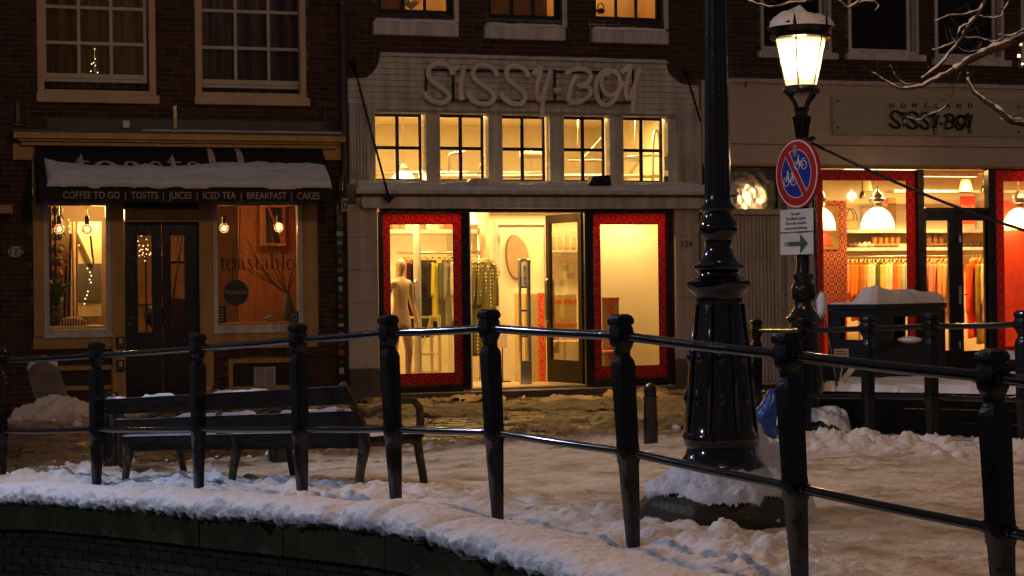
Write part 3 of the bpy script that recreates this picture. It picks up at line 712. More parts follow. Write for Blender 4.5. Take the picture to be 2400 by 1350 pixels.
# ---- awning
OUT = -.92
ta0, ta1 = F(82, 335, -.06)[0], F(752, 338, -.06)[0]; zt = F(420, 337, -.06)[1]
zf = F(430, 441, OUT)[1]; zv = F(430, 471, OUT)[1]
AW = thing('awning', 'black sloping shop awning loaded with snow above the cafe front', 'awning', (ta0, 0, zf), MF)
m = MB(); th = .01
m.add([(ta0, -.06, zt), (ta1, -.06, zt), (ta1, OUT, zf), (ta0, OUT, zf), (ta0, -.06, zt-th), (ta1, -.06, zt-th), (ta1, OUT+th, zf-th), (ta0, OUT+th, zf-th)],
      [(0, 1, 2, 3), (4, 7, 6, 5), (0, 3, 7, 4), (1, 5, 6, 2), (0, 4, 5, 1), (3, 2, 6, 7)]).build('canopy', AWN, AW)
MB().box(ta0, ta1, OUT-.006, OUT, zv, zf+.002).build('valance', AWN, AW)
for u in (ta0+.003, ta1-.003):
    MB().add([(u-.003, -.06, zt-.012), (u-.003, OUT+.002, zf-.012), (u-.003, OUT+.002, zv), (u-.003, -.06, zv), (u+.003, -.06, zt-.012), (u+.003, OUT+.002, zf-.012), (u+.003, OUT+.002, zv), (u+.003, -.06, zv)],
             [(0, 1, 2, 3), (7, 6, 5, 4), (0, 4, 5, 1), (1, 5, 6, 2), (2, 6, 7, 3), (3, 7, 4, 0)]).build('side_panel', AWN, AW)
MB().tube([(ta0, OUT, zf+.004), (ta1, OUT, zf+.004)], .012, 6).build('front_bar', BLACKW, AW)
tx0, tx1 = F(148, 457, OUT)[0], F(748, 460, OUT)[0]
text('lettering', "COFFEE TO GO  |  TOSTI'S  |  JUICES  |  ICED TEA  |  BREAKFAST  |  CAKES", .125, .0008, PRINT, AW, (tx0+tx1)/2, OUT-.009, F(430, 466, OUT)[1], fit=tx1-tx0)
sl = Vector((0, OUT+.06, zf-zt)); SL = sl.length; sn = sl.normalized(); nn = Vector((0, -(sn.z), sn.y))
nn = -nn if nn.z < 0 else nn
def AP(u, v, hgt): p = Vector((0, -.06, zt))+sn*v+nn*hgt; return (u, p.y, p.z)
# lettering on the canopy
L0, L1 = F(178, 400, -.5)[0], F(640, 400, -.5)[0]
vb = SL*.90; xh = SL*.46
for s in strokes('toastable', L1-L0, xh):
    m = MB(); yy = .004+.0002*next(GLN); ribbon(m, s, lambda x, y: AP(L0+x, vb-y, yy)); m.build('letter_stroke', PRINT, AW)
n1, n2 = 260, 60
U, V = np.meshgrid(np.linspace(ta0+.10, ta1-.03, n1), np.linspace(0, 1, n2), indexing='ij')
tk = [107, 150, 200, 260, 300, 340, 380, 430, 480, 520, 600, 640, 720, 765]; tv = [.38, .47, .52, .53, .56, .51, .55, .53, .47, .43, .41, .45, .43, .49]
top = np.interp(U, [F(x, 400, -.5)[0] for x in tk], tv)+.09*(fbm(U*6, U*0+2, 4, 9)-.5)
bot = 1.0+.07*(fbm(U*6, U*0+8, 4, 11)-.5)
vv = (top+(bot-top)*V)
ed = np.clip(np.minimum(np.minimum(V*7, (1-V)*9), np.minimum((U-ta0-.10)*14, (ta1-.03-U)*14)), 0, 1)
H = .070*np.sqrt(1-(1-ed)**2)*(.55+.9*fbm(U*2.5, vv*5, 5, 3))*(1-.55*(V < .35)*(.35-V)/.35)+.004
ww = SL*vv
P = np.stack([U+.02*(fbm(U*0+vv*20, vv*4, 2, 8)-.5), -.06+sn.y*ww+nn.y*H, zt+sn.z*ww+nn.z*H], -1)
o, _ = grid_mesh('awning_snow', P, SNOW, MF, org=(ta0, -.06, zt)); tag(o, 'long slab of snow slipping down the black cafe awning over its lettering', 'snow', kind='stuff')
# cream ledge of the neighbouring house
q = FR(-60, 476, 30, 492, -.3); MB().box(q[0], q[1], -.35, -.016, q[2]-.05, q[3]-.02).build('neighbour_ledge', CREAM, B1, bevel=.01)
# ================================================================== BUILDING 2: the white gabled shopfront
B2 = thing('shop_building', 'middle brick house with white boarded shop front and large script sign', 'building', (UB1, 0, 0), MF)
o2 = (UB1, 0, 0)
ups = []
for x0, x1, yb in ((880, 1043, 35), (1138, 1296, 47), (1385, 1533, 52)):
    u0, u1, z0, z1 = FR(x0, -230, x1+14, yb, .1); ups.append((u0, u1, z0, z1))
shop2 = (F(816, 600)[0], F(1639, 600)[0], -.2, F(1230, 190)[1]); 
w2 = wall_holes(UB1, UC1, -.2, ZT, ups+[shop2], 0, .3).build('wall', MORTAR, B2)
lay_bricks(w2, UB1, UC1, shop2[3]-.1, ZT, ups, BRICK2, o2, 300)
ROOMO = mat('warm upper room', (.60, .42, .24), (.46, .30, .16), .8, 2)
for k, (w, sx0, sx1, sy0, sy1) in enumerate(zip(ups, (875, 1137, 1387), (1075, 1325, 1567), (52, 62, 72), (84, 93, 102))):
    window(B2, w[0], w[1], w[2], w[3], .10, 3, 5, BLACKW, GLASSD if k < 2 else GLASSW, fw=.07, mw=.035, depth=.05, name='sash_window')
    MB().box(w[1]+.002, w[1]+.07, -.02, .15, w[2]-.1, w[3]).build('jamb', WHITEP, B2, bevel=.004)
    q = FR(sx0, sy0, sx1, sy1, -.1); MB().box(q[0], q[1], -.12, .1, q[2], q[3]).build('window_sill', WHITEP, B2, bevel=.012)
    MB().box(q[0], w[1]+.07, .0, .1, q[3], w[2]-.005).build('sub_sill', WHITEP, B2, bevel=.006)
    snow_slab('snow_strip', ['snow on the left upper window sill of the shop house', 'snow on the middle upper window sill of the shop house', 'snow on the right upper window sill of the shop house'][k], q[0]+.02, q[1]-.02, -.115, .0, q[3], .045)
    room(B2, w[0]-.25, w[1]+.25, w[2]-.15, w[3]+.1, .3, 1.6, ROOMO, ROOMO, names='upper_room')
    c = ((w[0]+w[1])/2, .9, w[3]-.5); point('upper_room_light', toW(*c), (22, 22, 44)[k], WARM, .1)
    if k < 2: curtain(B2, w[0]-.1, w[0]+(.5 if k == 0 else 1.0), w[2]-.1, w[3], .45, mat('orange blind', (.55, .25, .08), (.45, .2, .06), .8), 3, .015)
t = thing('sill_bouquet', 'pale dried bouquet behind the first upper window of the shop house', 'plant', (F(965, 10, .35)[0], .35, F(965, 20, .35)[1]), MF)
for i in range(14):
    u, z = F(965, 22, .35); a = random.uniform(-1.3, 1.3); MB().tube([(u, .35, z), (u+math.sin(a)*.1, .36, z+.08), (u+math.sin(a)*.19, .36, z+.05+.12*math.cos(a))], [.012, .02, .004], 4).build('petal', PALEY, t)
t = thing('teapot', 'dark iron teapot silhouette behind the third upper window of the shop house', 'teapot', (F(1408, 20, .4)[0], .4, F(1408, 30, .4)[1]), MF)
u, z = F(1408, 26, .4); MB().ball((u, .4, z), .06, 14, 8, .7).build('pot', BLACKW, t, smooth=True)
MB().tube([(u+.05*math.cos(a), .4, z+.03+.08*math.sin(a)) for a in [i*.35 for i in range(10)]], .008, 5).build('handle', BLACKW, t); MB().tube([(u-.05, .4, z), (u-.12, .4, z+.03)], [.02, .008], 6).build('spout', BLACKW, t)
# boarded sign gable
DB = -.10
def shoulder(z, left):
    zt = F(1230, 141, DB)[1]; zs = F(858, 183, DB)[1] if left else F(1603, 200, DB)[1]
    ztl = F(885, 131, DB)[1] if left else F(1565, 152, DB)[1]
    t = max(0, min(1, (ztl-z)/(ztl-zs))); ua, ub = (F(890, 131, DB)[0], F(858, 183, DB)[0]) if left else (F(1563, 152, DB)[0], F(1605, 198, DB)[0])
    if z < zs: return F(816, 300, DB)[0] if left else F(1639, 300, DB)[0]
    return ua+(ub-ua)*t**2.2
zt2 = F(1230, 141, DB)[1]; zb2 = F(1230, 250, DB)[1]; NB = 8
for i in range(NB):
    a = zb2+(zt2-zb2)*i/NB; b = zb2+(zt2-zb2)*(i+1)/NB-.004
    K = 6; pl = [(shoulder(a+(b-a)*k/K-1e-4, True), a+(b-a)*k/K) for k in range(K+1)]; pr = [(shoulder(a+(b-a)*k/K-1e-4, False), a+(b-a)*k/K) for k in range(K, -1, -1)]
    MB().prism(pl+pr, DB-.002*(i % 2), -.001).build('sign_board', WHITEG, B2, bevel=.004)
q = FR(882, 126, 1570, 150, DB); MB().box(q[0]+.04, q[1]-.04, DB-.05, 0, zt2, zt2+.03).build('top_moulding', WHITEG, B2, bevel=.006)
snow_slab('snow_strip', 'thin snow on the top moulding of the white boarded sign', q[0]+.05, q[1]-.05, DB-.04, -.02, zt2+.03, .025)
# five upper lights: openings in the white timber
tw = [(878, 997, 266, 424), (1030, 1143, 268, 425), (1176, 1287, 271, 426), (1320, 1427, 273, 427), (1459, 1563, 275, 428)]
th_ = [FR(a, c, b, d, -.06) for a, b, c, d in tw]
zc = F(1230, 432, DB)[1]
wf = wall_holes(F(816, 400)[0], F(1639, 400)[0], zc, zb2, th_, -.085, .12).build('window_band', WHITEG, B2)
for k, w in enumerate(th_):
    MB().ring(w[0]-.03, w[1]+.03, w[2]-.02, w[3]+.03, .03, -.10, -.085).build('architrave', WHITEG, B2)
    window(B2, w[0], w[1]-.03, w[2], w[3], .03, 2, 2, BLACKW, GLASSD, fw=.035, mw=.045, depth=.05, name='transom_window')
for side, (x0, x1) in enumerate(((816, 868), (1586, 1639))):
    u0, u1, _, _ = FR(x0, 300, x1, 302, DB)
    for j in range(6):
        a = u0+.02+(u1-u0-.04)*j/6; MB().tube([(a+.02, -.088, zc+.05), (a+.02, -.088, zb2-.02)], .019, 8).build('reed', WHITEG, B2, smooth=True)
for i in range(3): MB().box(F(880, 250)[0], F(1575, 250)[0], -.12-.02*i, -.085, zb2-.01-.022*i-.06, zb2-.03-.022*i+.016-.05).build('moulding', WHITEG, B2)
# cornice
q = FR(838, 448, 1728, 486, -.3); cz1 = F(1230, 447, -.3)[1]; cz0 = F(1230, 484, -.3)[1]
cu0, cu1 = F(832, 450, -.3)[0], F(1728, 452, -.3)[0]
MB().box(cu0, cu1, -.36, .0, cz1-.05, cz1).build('cornice', WHITEP, B2, bevel=.006)
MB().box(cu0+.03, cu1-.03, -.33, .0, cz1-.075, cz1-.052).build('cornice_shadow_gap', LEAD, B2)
MB().box(cu0+.1, cu1-.1, -.26, .0, cz0, cz1-.078).build('fascia', WHITEP, B2, bevel=.006)
MB().box(cu0+.12, cu1-.12, -.28, -.0, cz0-.02, cz0-.002).build('fascia_bead', WHITEP, B2)
snow_slab('snow_strip', 'thick cushion of snow along the whole cornice under the five small windows', cu0+.01, cu1-.01, -.355, -.1, cz1, .10, res=.03)
# piers
for x0, x1, yb, lab in ((816, 886, 865, ''), (1584, 1639, 842, '')):
    u0, u1, z0, z1 = FR(x0, 480, x1, yb, -.08); nb = 5; dz = (z1-z0)/nb
    for i in range(nb): MB().box(u0, u1, -.085, .3, z0+dz*i+.006, z0+dz*(i+1)).build('pier_block', PLASTER, B2, bevel=.006)
    MB().box(u0-.0, u1+.0, -.10, .3, -.1, z0).build('plinth', STONEG, B2, bevel=.008)
    MB().box(u0+.003, u1-.003, -.07, .29, z0, z1).build('pier_core', PLASTER, B2)
plaque('house_number', 'small pale number plate 124 on the right plaster pier of the shop', 1608, 572, .15, .13, '124', .12, PRINT, BLACKW, -.09, False)
# black shopfront
FD = .02
ft = F(1230, 488, FD)[1]
def fp(x0, y0, x1, y1, d0, d1, nm='shopfront_frame', m=BLACKW, par=B2, bev=.005): return part(x0, y0, x1, y1, d0, d1, nm, m, par, bev, dm=FD)
fp(887, 486, 1584, 498, -.02, .12)
for a, b, yb in ((887, 898, 915), (1086, 1102, 912), (1371, 1391, 905), (1565, 1584, 900)): fp(a, 498, b, yb, -.01, .12)
fp(898, 905, 1086, 920, -.01, .12); fp(1391, 887, 1565, 905, -.01, .12)
q = FR(887, 905, 1584, 930, -.1); MB().box(q[0], q[1], -.12, .0-.012, -.1, .10).build('door_step', STONEG, B2, bevel=.01)
q = FR(1100, 900, 1372, 912, .05); MB().box(q[0], q[1], -.005, .16, .06, .135).build('threshold', METALG, B2)
for nm, (ox0, oy0, ox1, oy1), (ix0, iy0, ix1, iy1) in (('l', (898, 498, 1086, 905), (917, 526, 1064, 875)), ('r', (1391, 497, 1565, 887), (1410, 526, 1545, 857))):
    O = FR(ox0, oy0, ox1, oy1, .04); I = FR(ix0, iy0, ix1, iy1, .04)
    gp = MB().box(O[0], O[1], .05, .058, O[2], O[3]).build('shop_pane', GLASSD, B2)
    b = MB(); y0, y1 = .062, .066
    b.box(O[0], I[0], y0, y1, O[2], O[3]).box(I[1], O[1], y0, y1, O[2], O[3]).box(I[0], I[1], y0, y1, I[3], O[3]).box(I[0], I[1], y0, y1, O[2], I[2])
    bo = b.build('ornament_border', REDORN, gp)
    dt = MB()
    for (A, s) in ((O, .012), (I, -.012)):
        for t_ in np.arange(A[0], A[1], .05):
            for zz in (A[2]+s, A[3]-s): dt.box(t_, t_+.025, .059, .0615, zz-.01, zz+.01)
        for t_ in np.arange(A[2], A[3], .05):
            for uu in (A[0]+s, A[1]-s): dt.box(uu-.01, uu+.01, .059, .0615, t_, t_+.025)
    d = dt.build('border_dots', DKP, bo); tag(d, kind='stuff')
# interior of the shop
z_f = .13
r0, r1 = F(880, 600, .2)[0], F(1640, 600, .2)[0]
room(B2, r0-.15, r1+.05, z_f, 4.15, .3, 4.6, INTW, INTF, names='shop')
Z27 = 2.95
# partition with flush door; recess right
pu = F(1148, 600, 2.2)[0]
MB().box(pu, r1+.05, 2.2, 2.28, z_f, Z27).build('partition_wall', INTW, B2); MB().box(pu, pu+.06, 2.28, 4.6, z_f, Z27).build('partition_wall', INTW, B2)
q = FR(1168, 527, 1277, 880, 2.19); dr = MB().ring(q[0]-.05, q[1]+.05, z_f, q[3]+.05, .05, 2.16, 2.2, wb=.001).build('inner_door_frame', WHITEP, B2); MB().box(q[0]+.005, q[1]-.005, 2.185, 2.2, z_f+.01, q[3]-.005).build('inner_door', INTW, dr)
# upper gallery beam & pipes seen through the small windows
MB().box(r0-.15, r1, 3.3, 3.45, 2.75, 3.15).build('beam', INTW, B2)
MB().box(r0-.15, r1, 1.9, 2.0, 2.98, 3.06).build('light_track_beam', INTW, B2)
for i, (xa, xb, py, d) in enumerate(((1030, 1570, 413, 1.0), (880, 1300, 405, 1.6), (1330, 1560, 375, 2.6))):
    a, b = F(xa, py, d), F(xb, py, d); MB().tube([(a[0], d, a[1]), (b[0], d, b[1])], .03, 8).build('ceiling_pipe', METALG if i else INTW, B2, smooth=True)
def conduit(pts, d, r=.018, m=METALG):
    p = [(F(x, y, d)[0], d, F(x, y, d)[1]) for x, y in pts]; MB().tube(smooth_path(p, 4), r, 7).build('conduit', m, B2, smooth=True)
conduit([(1052, 420), (1052, 370), (1060, 360), (1090, 356)], 1.2); conduit([(1128, 425), (1122, 400), (1148, 335)], .8, .012)
conduit([(1530, 428), (1532, 320), (1545, 318), (1547, 425)], 1.0, .022); conduit([(1470, 412), (1545, 412), (1552, 380), (1540, 365), (1470, 368)], 1.1)
conduit([(1354, 280), (1354, 350)], 1.3, .006); conduit([(1488, 282), (1488, 350)], 1.3, .006); conduit([(1425, 305), (1345, 395)], 1.1, .005)
t = thing('wall_projector', 'rounded grey fan unit hanging behind the third small window', 'ceiling unit', (F(1245, 360, 1.4)[0], 1.4, F(1245, 370, 1.4)[1]), MF)
u, z = F(1245, 360, 1.4); MB().lathe([(-.17, .04), (-.17, .07), (.17, .07), (.17, .04)], 16, (0, 0, 0)).v
mb = MB().lathe([(-.17, .03), (-.16, .075), (.16, .075), (.17, .03)], 16); mb.v = [(u+v[2], 1.4+v[1], z+v[0]) for v in mb.v]; mb.build('body', INTW, t, smooth=30)
MB().tube([(u, 1.4, z-.07), (u, 1.4, z-.25)], .01, 5).build('rod', METALG, t); MB().tube([(u-.1, 1.4, z+.07), (u-.1, 1.4, z+.1), (u+.14, 1.4, z+.1), (u+.22, 1.4, z-.2)], .008, 5).build('cable', METALG, t)
# industrial pendant behind the first small window
BELLG = glass('ribbed lamp glass', (1, .97, .9), .9, .15, 0, .6)
HOT = emis('lamp filament', (1, .72, .38), 40)
def pendant(label, px, py, d, rad, hgt, ztop, pw, name='industrial_pendant'):
    u, z = F(px, py, d)   # bottom rim of bell
    t = thing(name, label, 'pendant lamp', (u, d, z), MF)
    pr = [(0, rad), (.22*hgt, rad*.97), (.45*hgt, rad*.88), (.64*hgt, rad*.74), (.78*hgt, rad*.57), (.88*hgt, rad*.36), (.93*hgt, rad*.22)]
    o = MB().lathe(pr, 28, (u, d, z), cap=False).build('glass_bell', BELLG, t, smooth=True)
    MB().ball((u, d, z+.55*hgt), rad*.22, 12, 8, 1.3).build('bulb', HOT, t, smooth=True)
    k = hgt
    MB().lathe([(.92*k, rad*.22), (1.0*k, rad*.30), (1.12*k, rad*.34), (1.16*k, rad*.48), (1.30*k, rad*.5), (1.36*k, rad*.36), (1.5*k, rad*.3), (1.62*k, rad*.12), (1.7*k, rad*.05)], 22, (u, d, z)).build('metal_housing', METALG, t, smooth=30)
    MB().tube([(u, d, z+1.68*k), (u, d, ztop)], .008, 5).build('chain', METALG, t)
    if pw: point('pendant_light', toW(u, d, z+.45*hgt), pw, WARM, rad*.3)
    return t
pendant('glowing industrial pendant lamp behind the leftmost small window over the shop cornice', 945, 422, .7, .16, .13, 4.15, 60)
# ceiling spotlight bars: lit box fittings of the shop, two of them added for brightness
def ceil_light(label, u, d, z, w, l, pw, col=WARM):
    t = thing('ceiling_light', label, 'ceiling light', (u, d, z), MF)
    MB().box(u-w/2, u+w/2, d-l/2, d+l/2, z, z+.05).build('housing', WHITEP, t)
    MB().box(u-w/2+.02, u+w/2-.02, d-l/2+.02, d+l/2-.02, z-.006, z-.001).build('diffuser', emis('diffuser', (1, .74, .36), 4), t)
    area('ceiling_area_light', toW(u, d, z-.02), pw, col, w, l, (0, 0, ALPHA))
ceil_light('long light fitting over the left half of the white shop', F(1010, 500, 1.2)[0], 1.2, 4.07, 1.6, .3, 230)
ceil_light('long light fitting over the right half of the white shop', F(1390, 500, 1.2)[0], 1.2, 4.07, 1.6, .3, 230)
ceil_light('light fitting deep inside the white shop over the clothes rail', F(1040, 500, 3.2)[0], 3.2, 2.7, 1.2, .3, 75)
ceil_light('added light fitting over the mannequin in the left window of the white shop', F(985, 500, .5)[0], .5, 2.66, .9, .2, 30)  # fitting added to brighten the mannequin
ceil_light('added light fitting just inside the doorway of the white shop', F(1235, 500, .35)[0], .38, 2.66, 1.0, .12, 26)  # fitting added to brighten the gate from the front
ceil_light('light fitting under the display window lintel of the white shop', F(1475, 500, .6)[0], .6, 2.66, .9, .2, 32)
for k, px in enumerate((1000, 1240, 1500)):
    u, z = F(px, 500, 2.7); t = thing('added_wall_bulb', ['left', 'middle', 'right'][k]+' added unseen bulb lighting the upper wall behind the five small windows', 'bulb', (u, 2.7, 2.96), MF); MB().ball((u, 2.7, 3.0), .03, 10, 8).build('globe', HOT, t, smooth=True); MB().lathe([(0, .03), (.04, .03)], 10, (u, 2.7, 2.95)).build('socket', WHITEP, t); point('added_wall_light', toW(u, 2.7, 3.0), 38, (1, .52, .12), .05)  # unseen bulbs added to brighten the wall behind the small windows
# shelf with boxes high on the left
q = FR(880, 541, 1140, 548, 2.9)
sh = MB().box(r0-.1, pu-.02, 2.7, 3.2, q[2], q[2]+.06).build('wall_shelf', WHITEP, B2)
for k, (x0, x1, y0, c) in enumerate(((920, 932, 528, (.8, .25, .12)), (950, 975, 522, (.85, .8, .7)), (1040, 1062, 526, (.7, .15, .08)), (1104, 1120, 526, (.8, .2, .1)), (1010, 1028, 520, (.85, .8, .7)))):
    fthing_box('storage_box', ['small orange box', 'tall white box', 'red folded cloth box', 'red box near the door opening', 'cream box beside the red cloth'][k]+' on the high shelf of the white shop', 'box', x0, y0, x1, 541, 2.8, .25, mat('box%d' % k, c))
# garments
def garment_mesh(w, l, th, sleeve=.5):
    """hanging top seen from the side of the rail: outline in x-z, thickness in y"""
    nz = 16; nx = 12; V = []; m = MB()
    for side in (-1, 1):
        for j in range(nz+1):
            z = -l*j/nz
            hw = w*(.16+.34*min(1, (j/nz)/.10)) if j < 2 else w*(.5+.06*(j/nz))
            for i in range(nx+1):
                t = i/nx*2-1; x = t*hw
                drop = .13*w*abs(t)**1.3 if j < 3 else .13*w*abs(t)**1.3*(1-(j-3)/nz)
                fold = .012*math.sin(t*7+j*.25)+.009*math.sin(t*15+1.7)
                V.append((x, side*th*(.5*(1-abs(t)**4)+.12)*(1+.2*j/nz)+fold, z-drop))
    n1 = (nz+1)*(nx+1)
    f = []
    for s in (0, 1):
        for j in range(nz):
            for i in range(nx): a = s*n1+j*(nx+1)+i; f.append((a, a+1, a+nx+2, a+nx+1))
    for j in range(nz):
        for i in (0, nx): a = j*(nx+1)+i; f.append((a, a+nx+1, a+nx+1+n1, a+n1))
    for i in range(nx): f.append((i, i+1, i+1+n1, i+n1)); a = nz*(nx+1)+i; f.append((a, a+1, a+1+n1, a+n1))
    m.add(V, f)
    for sx in (-1, 1):
        p = [(sx*w*.46, 0, -.12*w), (sx*w*.56, 0, -.3*l), (sx*w*.6, .0, -sleeve*l-.1)]
        m.tube(smooth_path(p, 4), [.045]*5+[.042, .04, .036, .032], 8)
    return m
_gc = {}
def garment(label, u, d, zr, w, l, th, m, yaw, sleeve=.5, group=None, name='garment'):
    t = thing(name, label, 'garment', (u, d, zr), MF, group); t.matrix_world = MF @ Matrix.Translation((u, d, zr)) @ Matrix.Rotation(yaw, 4, 'Z')
    ORG[t.name] = (0, 0, 0)
    k = (w, round(l, 2), th, sleeve)
    if k not in _gc: g = garment_mesh(w, l, th, sleeve); g.v = [(a, b, c-.09) for a, b, c in g.v]; _gc[k] = g.build('cloth', m, t, smooth=True); o = _gc[k]; 
    else:
        o = _gc[k].copy(); o.data = _gc[k].data.copy(); o.data.materials.clear(); o.data.materials.append(m); COL.objects.link(o); o.parent = t
    if 'hg' not in _gc:
        hg = MB().tube([(-.2, 0, -.10), (-.1, 0, -.065), (0, 0, -.045), (.1, 0, -.065), (.2, 0, -.10)], [.008, .012, .013, .012, .008], 6).tube([(0, 0, -.05), (0, 0, -.01), (.015, 0, .012), (0, 0, .02), (-.014, 0, .008)], .003, 4)
        _gc['hg'] = hg.build('hanger', mat('hanger wood', (.62, .36, .14)), t)
    else: h_ = _gc['hg'].copy(); COL.objects.link(h_); h_.parent = t
    return t
def cloth(name, c, c2=None, stripe=0, dots=0):
    m = mat(name, tuple(v**1.25 for v in c), c2 or tuple(v**1.25*.6 for v in c), .9, 9, .5, 60, spec=.1, stretch=(1, 1, .3))
    return m
# rail of dark clothes seen through left window
t = thing('clothes_rail', 'pipe clothes rail standing in the left part of the white shop', 'clothes rail', (F(1000, 860, 2.3)[0], 2.3, z_f), MF)
zr = F(1020, 592, 2.3)[1]; ua, ub = F(930, 592, 2.3)[0], F(1120, 592, 2.3)[0]; ux = F(1122, 592, 2.1)[0]
MB().tube([(ua, 2.3, zr), (ub, 2.3, zr)], .018, 8).build('rail', METALG, t, smooth=True)
for uu in (F(977, 592, 2.3)[0], F(1122, 600, 2.3)[0]):
    MB().tube([(uu, 2.3, z_f), (uu, 2.3, zr+.35)], .018, 8).build('upright', METALG, t, smooth=True); MB().lathe([(0, .03), (.06, .03)], 10, (uu, 2.3, zr+.30)).build('pipe_joint', METALG, t); MB().lathe([(0, .03), (.06, .03)], 10, (uu, 2.3, zr-.03)).build('pipe_joint', METALG, t)
cl = [(945, (.75, .35, .3), .9), (956, (.5, .22, .2), .95), (968, (.06, .03, .045), 1.1), (982, (.05, .03, .04), 1.1), (996, (.05, .03, .05), 1.15), (1012, (.04, .03, .03), 1.0), (1026, (.65, .55, .04), .9), (1040, (.12, .11, .09), 1.0), (1056, (.3, .28, .25), 1.0), (1068, (.6, .5, .4), .9)]
nm = ['salmon top at the left end of the dark clothes rail', 'dusty red top next to the salmon one', 'dark plum jacket, the left one beside the mannequin', 'black plum jacket with a price tag', 'dark plum coat right of the tagged jacket', 'black long coat left of the yellow shirt', 'bright yellow long sleeved shirt seen through the left shop window', 'grey green cardigan right of the yellow shirt', 'light grey shirt behind the red bordered window edge', 'beige blouse at the right end of the rail by the window']
for i, (px, c, l) in enumerate(cl):
    g = garment(nm[i], F(px, 600, 2.3)[0], 2.3, zr-.02, .42, l, .09, cloth('cl%d' % i, c), 1.0+.1*math.sin(i*3))
    if i == 3: MB().box(-.02, .04, -.14, -.136, -.42, -.28).build('price_tag', PRINT, g)
# polka dot dress by the opening
POLKA = mat('olive dress with dots', (.13, .11, .02), (.10, .085, .015), .8, 20)
nt = POLKA.node_tree; p = nt.nodes['Principled BSDF']; vo = _n(nt, 'ShaderNodeTexVoronoi'); vo.inputs['Scale'].default_value = 19; vo.inputs['Randomness'].default_value = .1
tc = [n for n in nt.nodes if n.type == 'TEX_COORD'][0]; nt.links.new(tc.outputs['Object'], vo.inputs['Vector']); lt = _n(nt, 'ShaderNodeMath', operation='LESS_THAN'); lt.inputs[1].default_value = .24; nt.links.new(vo.outputs['Distance'], lt.inputs[0])
mx = _n(nt, 'ShaderNodeMix', data_type='RGBA'); nt.links.new(lt.outputs[0], mx.inputs[0]); mx.inputs[6].default_value = (.05, .042, .006, 1); mx.inputs[7].default_value = (.55, .45, .2, 1); nt.links.new(mx.outputs[2], p.inputs['Base Color'])
for k, px in enumerate((1112, 1130, 1142)):
    garment(['first', 'second', 'third'][k]+' long olive dress with pale dots hanging left in the open doorway', F(px, 600, 1.9)[0], 1.9, F(1120, 600, 1.9)[1], .34, 1.38, .10, POLKA, .35+.12*k, .4, 'polka dot dresses by the doorway')
# mirror
u, z = F(1212, 602, 2.12); W_, H_ = .165, .34
t = thing('oval_mirror', 'irregular oval mirror on the white inner door of the shop', 'mirror', (u, 2.12, z-H_), MF)
pts = []
for i in range(40):
    a = 2*math.pi*i/40; rr = 1+.07*math.cos(2*a+.8)+.05*math.cos(3*a); pts.append((u+W_*rr*math.cos(a), z+H_*rr*math.sin(a)))
MB().prism(pts, 2.13, 2.18).build('rim', mat('brass rim', (.6, .42, .15), None, .35, metal=1), t)
MB().prism([(u+(p_[0]-u)*.94, z+(p_[1]-z)*.97) for p_ in pts], 2.122, 2.129).build('mirror_glass', mat('mirror ochre reflection', (.72, .56, .34), (.66, .50, .30), .32, metal=.6), t)  # the shop's ochre reflection is put into the matte mirror colour
# security gate
q = FR(1217, 607, 1244, 902, .75)
t = thing('security_gate', 'slim pale anti theft gate standing just inside the open shop door', 'security gate', (q[0], .75, z_f), MF)
for a, b in ((q[0], q[0]+.03), (q[1]-.05, q[1])): MB().box(a, b, .72, .78, z_f, q[3]).build('upright', METALG, t, bevel=.008)
for py in (609, 673, 728, 788): uu, zz = F(1230, py, .75); MB().box(q[0]+.03, q[1]-.05, .735, .765, zz-.012, zz+.012).build('crossbar', LEAD, t)
MB().box(q[0]+.03, q[1]-.05, .745, .755, F(1230, 680, .75)[1]+.05, F(1230, 612, .75)[1]).build('upper_panel', WHITEP, t); MB().box(q[0]+.0, q[1]-.03, .70, .715, z_f, F(1230, 845, .75)[1]).build('base_panel', METALG, t)
tm = text_mesh('SISSY-BOY', .06, .001); zc_ = F(1230, 645, .75)[1]; tm.v = [(q[0]+.07+v[2], .742+v[1], zc_-v[0]) for v in tm.v]; tm.build('lettering', BLACKW, t)
# cartons
def carton(label, x0, y0, x1, y1, d, depth, tapes=(), tv=None):
    q = FR(x0, y0, x1, y1, d); t = thing('carton', label, 'box', (q[0], d, z_f), MF); zb_ = z_f if y1 > 840 else q[2]
    MB().box(q[0], q[1], d, d+depth, zb_, q[3]).build('box_body', CARDB, t, bevel=.006)
    for zt_ in tapes: z_ = F(x0, zt_, d)[1]; MB().box(q[0]-.003, q[1]+.003, d-.003, d+.02, z_-.022, z_+.022).build('tape', REDT, t)
    if tv: ua_, ub_ = F(tv, 780, d)[0], F(tv+(14 if x0 < 1300 else 9), 780, d)[0]; MB().box(ua_, ub_, d-.005, d-.001, zb_+.01, q[3]+.01).build('tape', REDT, t)
    MB().box(q[0]+.01, q[1]-.01, d+.01, d+depth-.01, q[3], q[3]+.006).build('flap', mat('carton flap', (.55, .38, .2)), t)
    return t
carton('tall cardboard box with a vertical red tape in the open doorway', 1230, 688, 1290, 893, 1.3, .5, (), 1262)
carton('cardboard box with two red tapes seen through the open glass door', 1300, 690, 1352, 850, 1.5, .4, (706, 762))
carton('cardboard box standing against the display wall in the right window', 1412, 700, 1452, 880, .6, .3, (701,), 1428)
carton('wide low cardboard box behind the glass door leaf', 1290, 800, 1366, 893, 1.1, .4)
u, z = F(1430, 822, .4); t = thing('stool', 'small wicker stool with pink seat behind the right shop window', 'stool', (u, .4, z_f), MF)
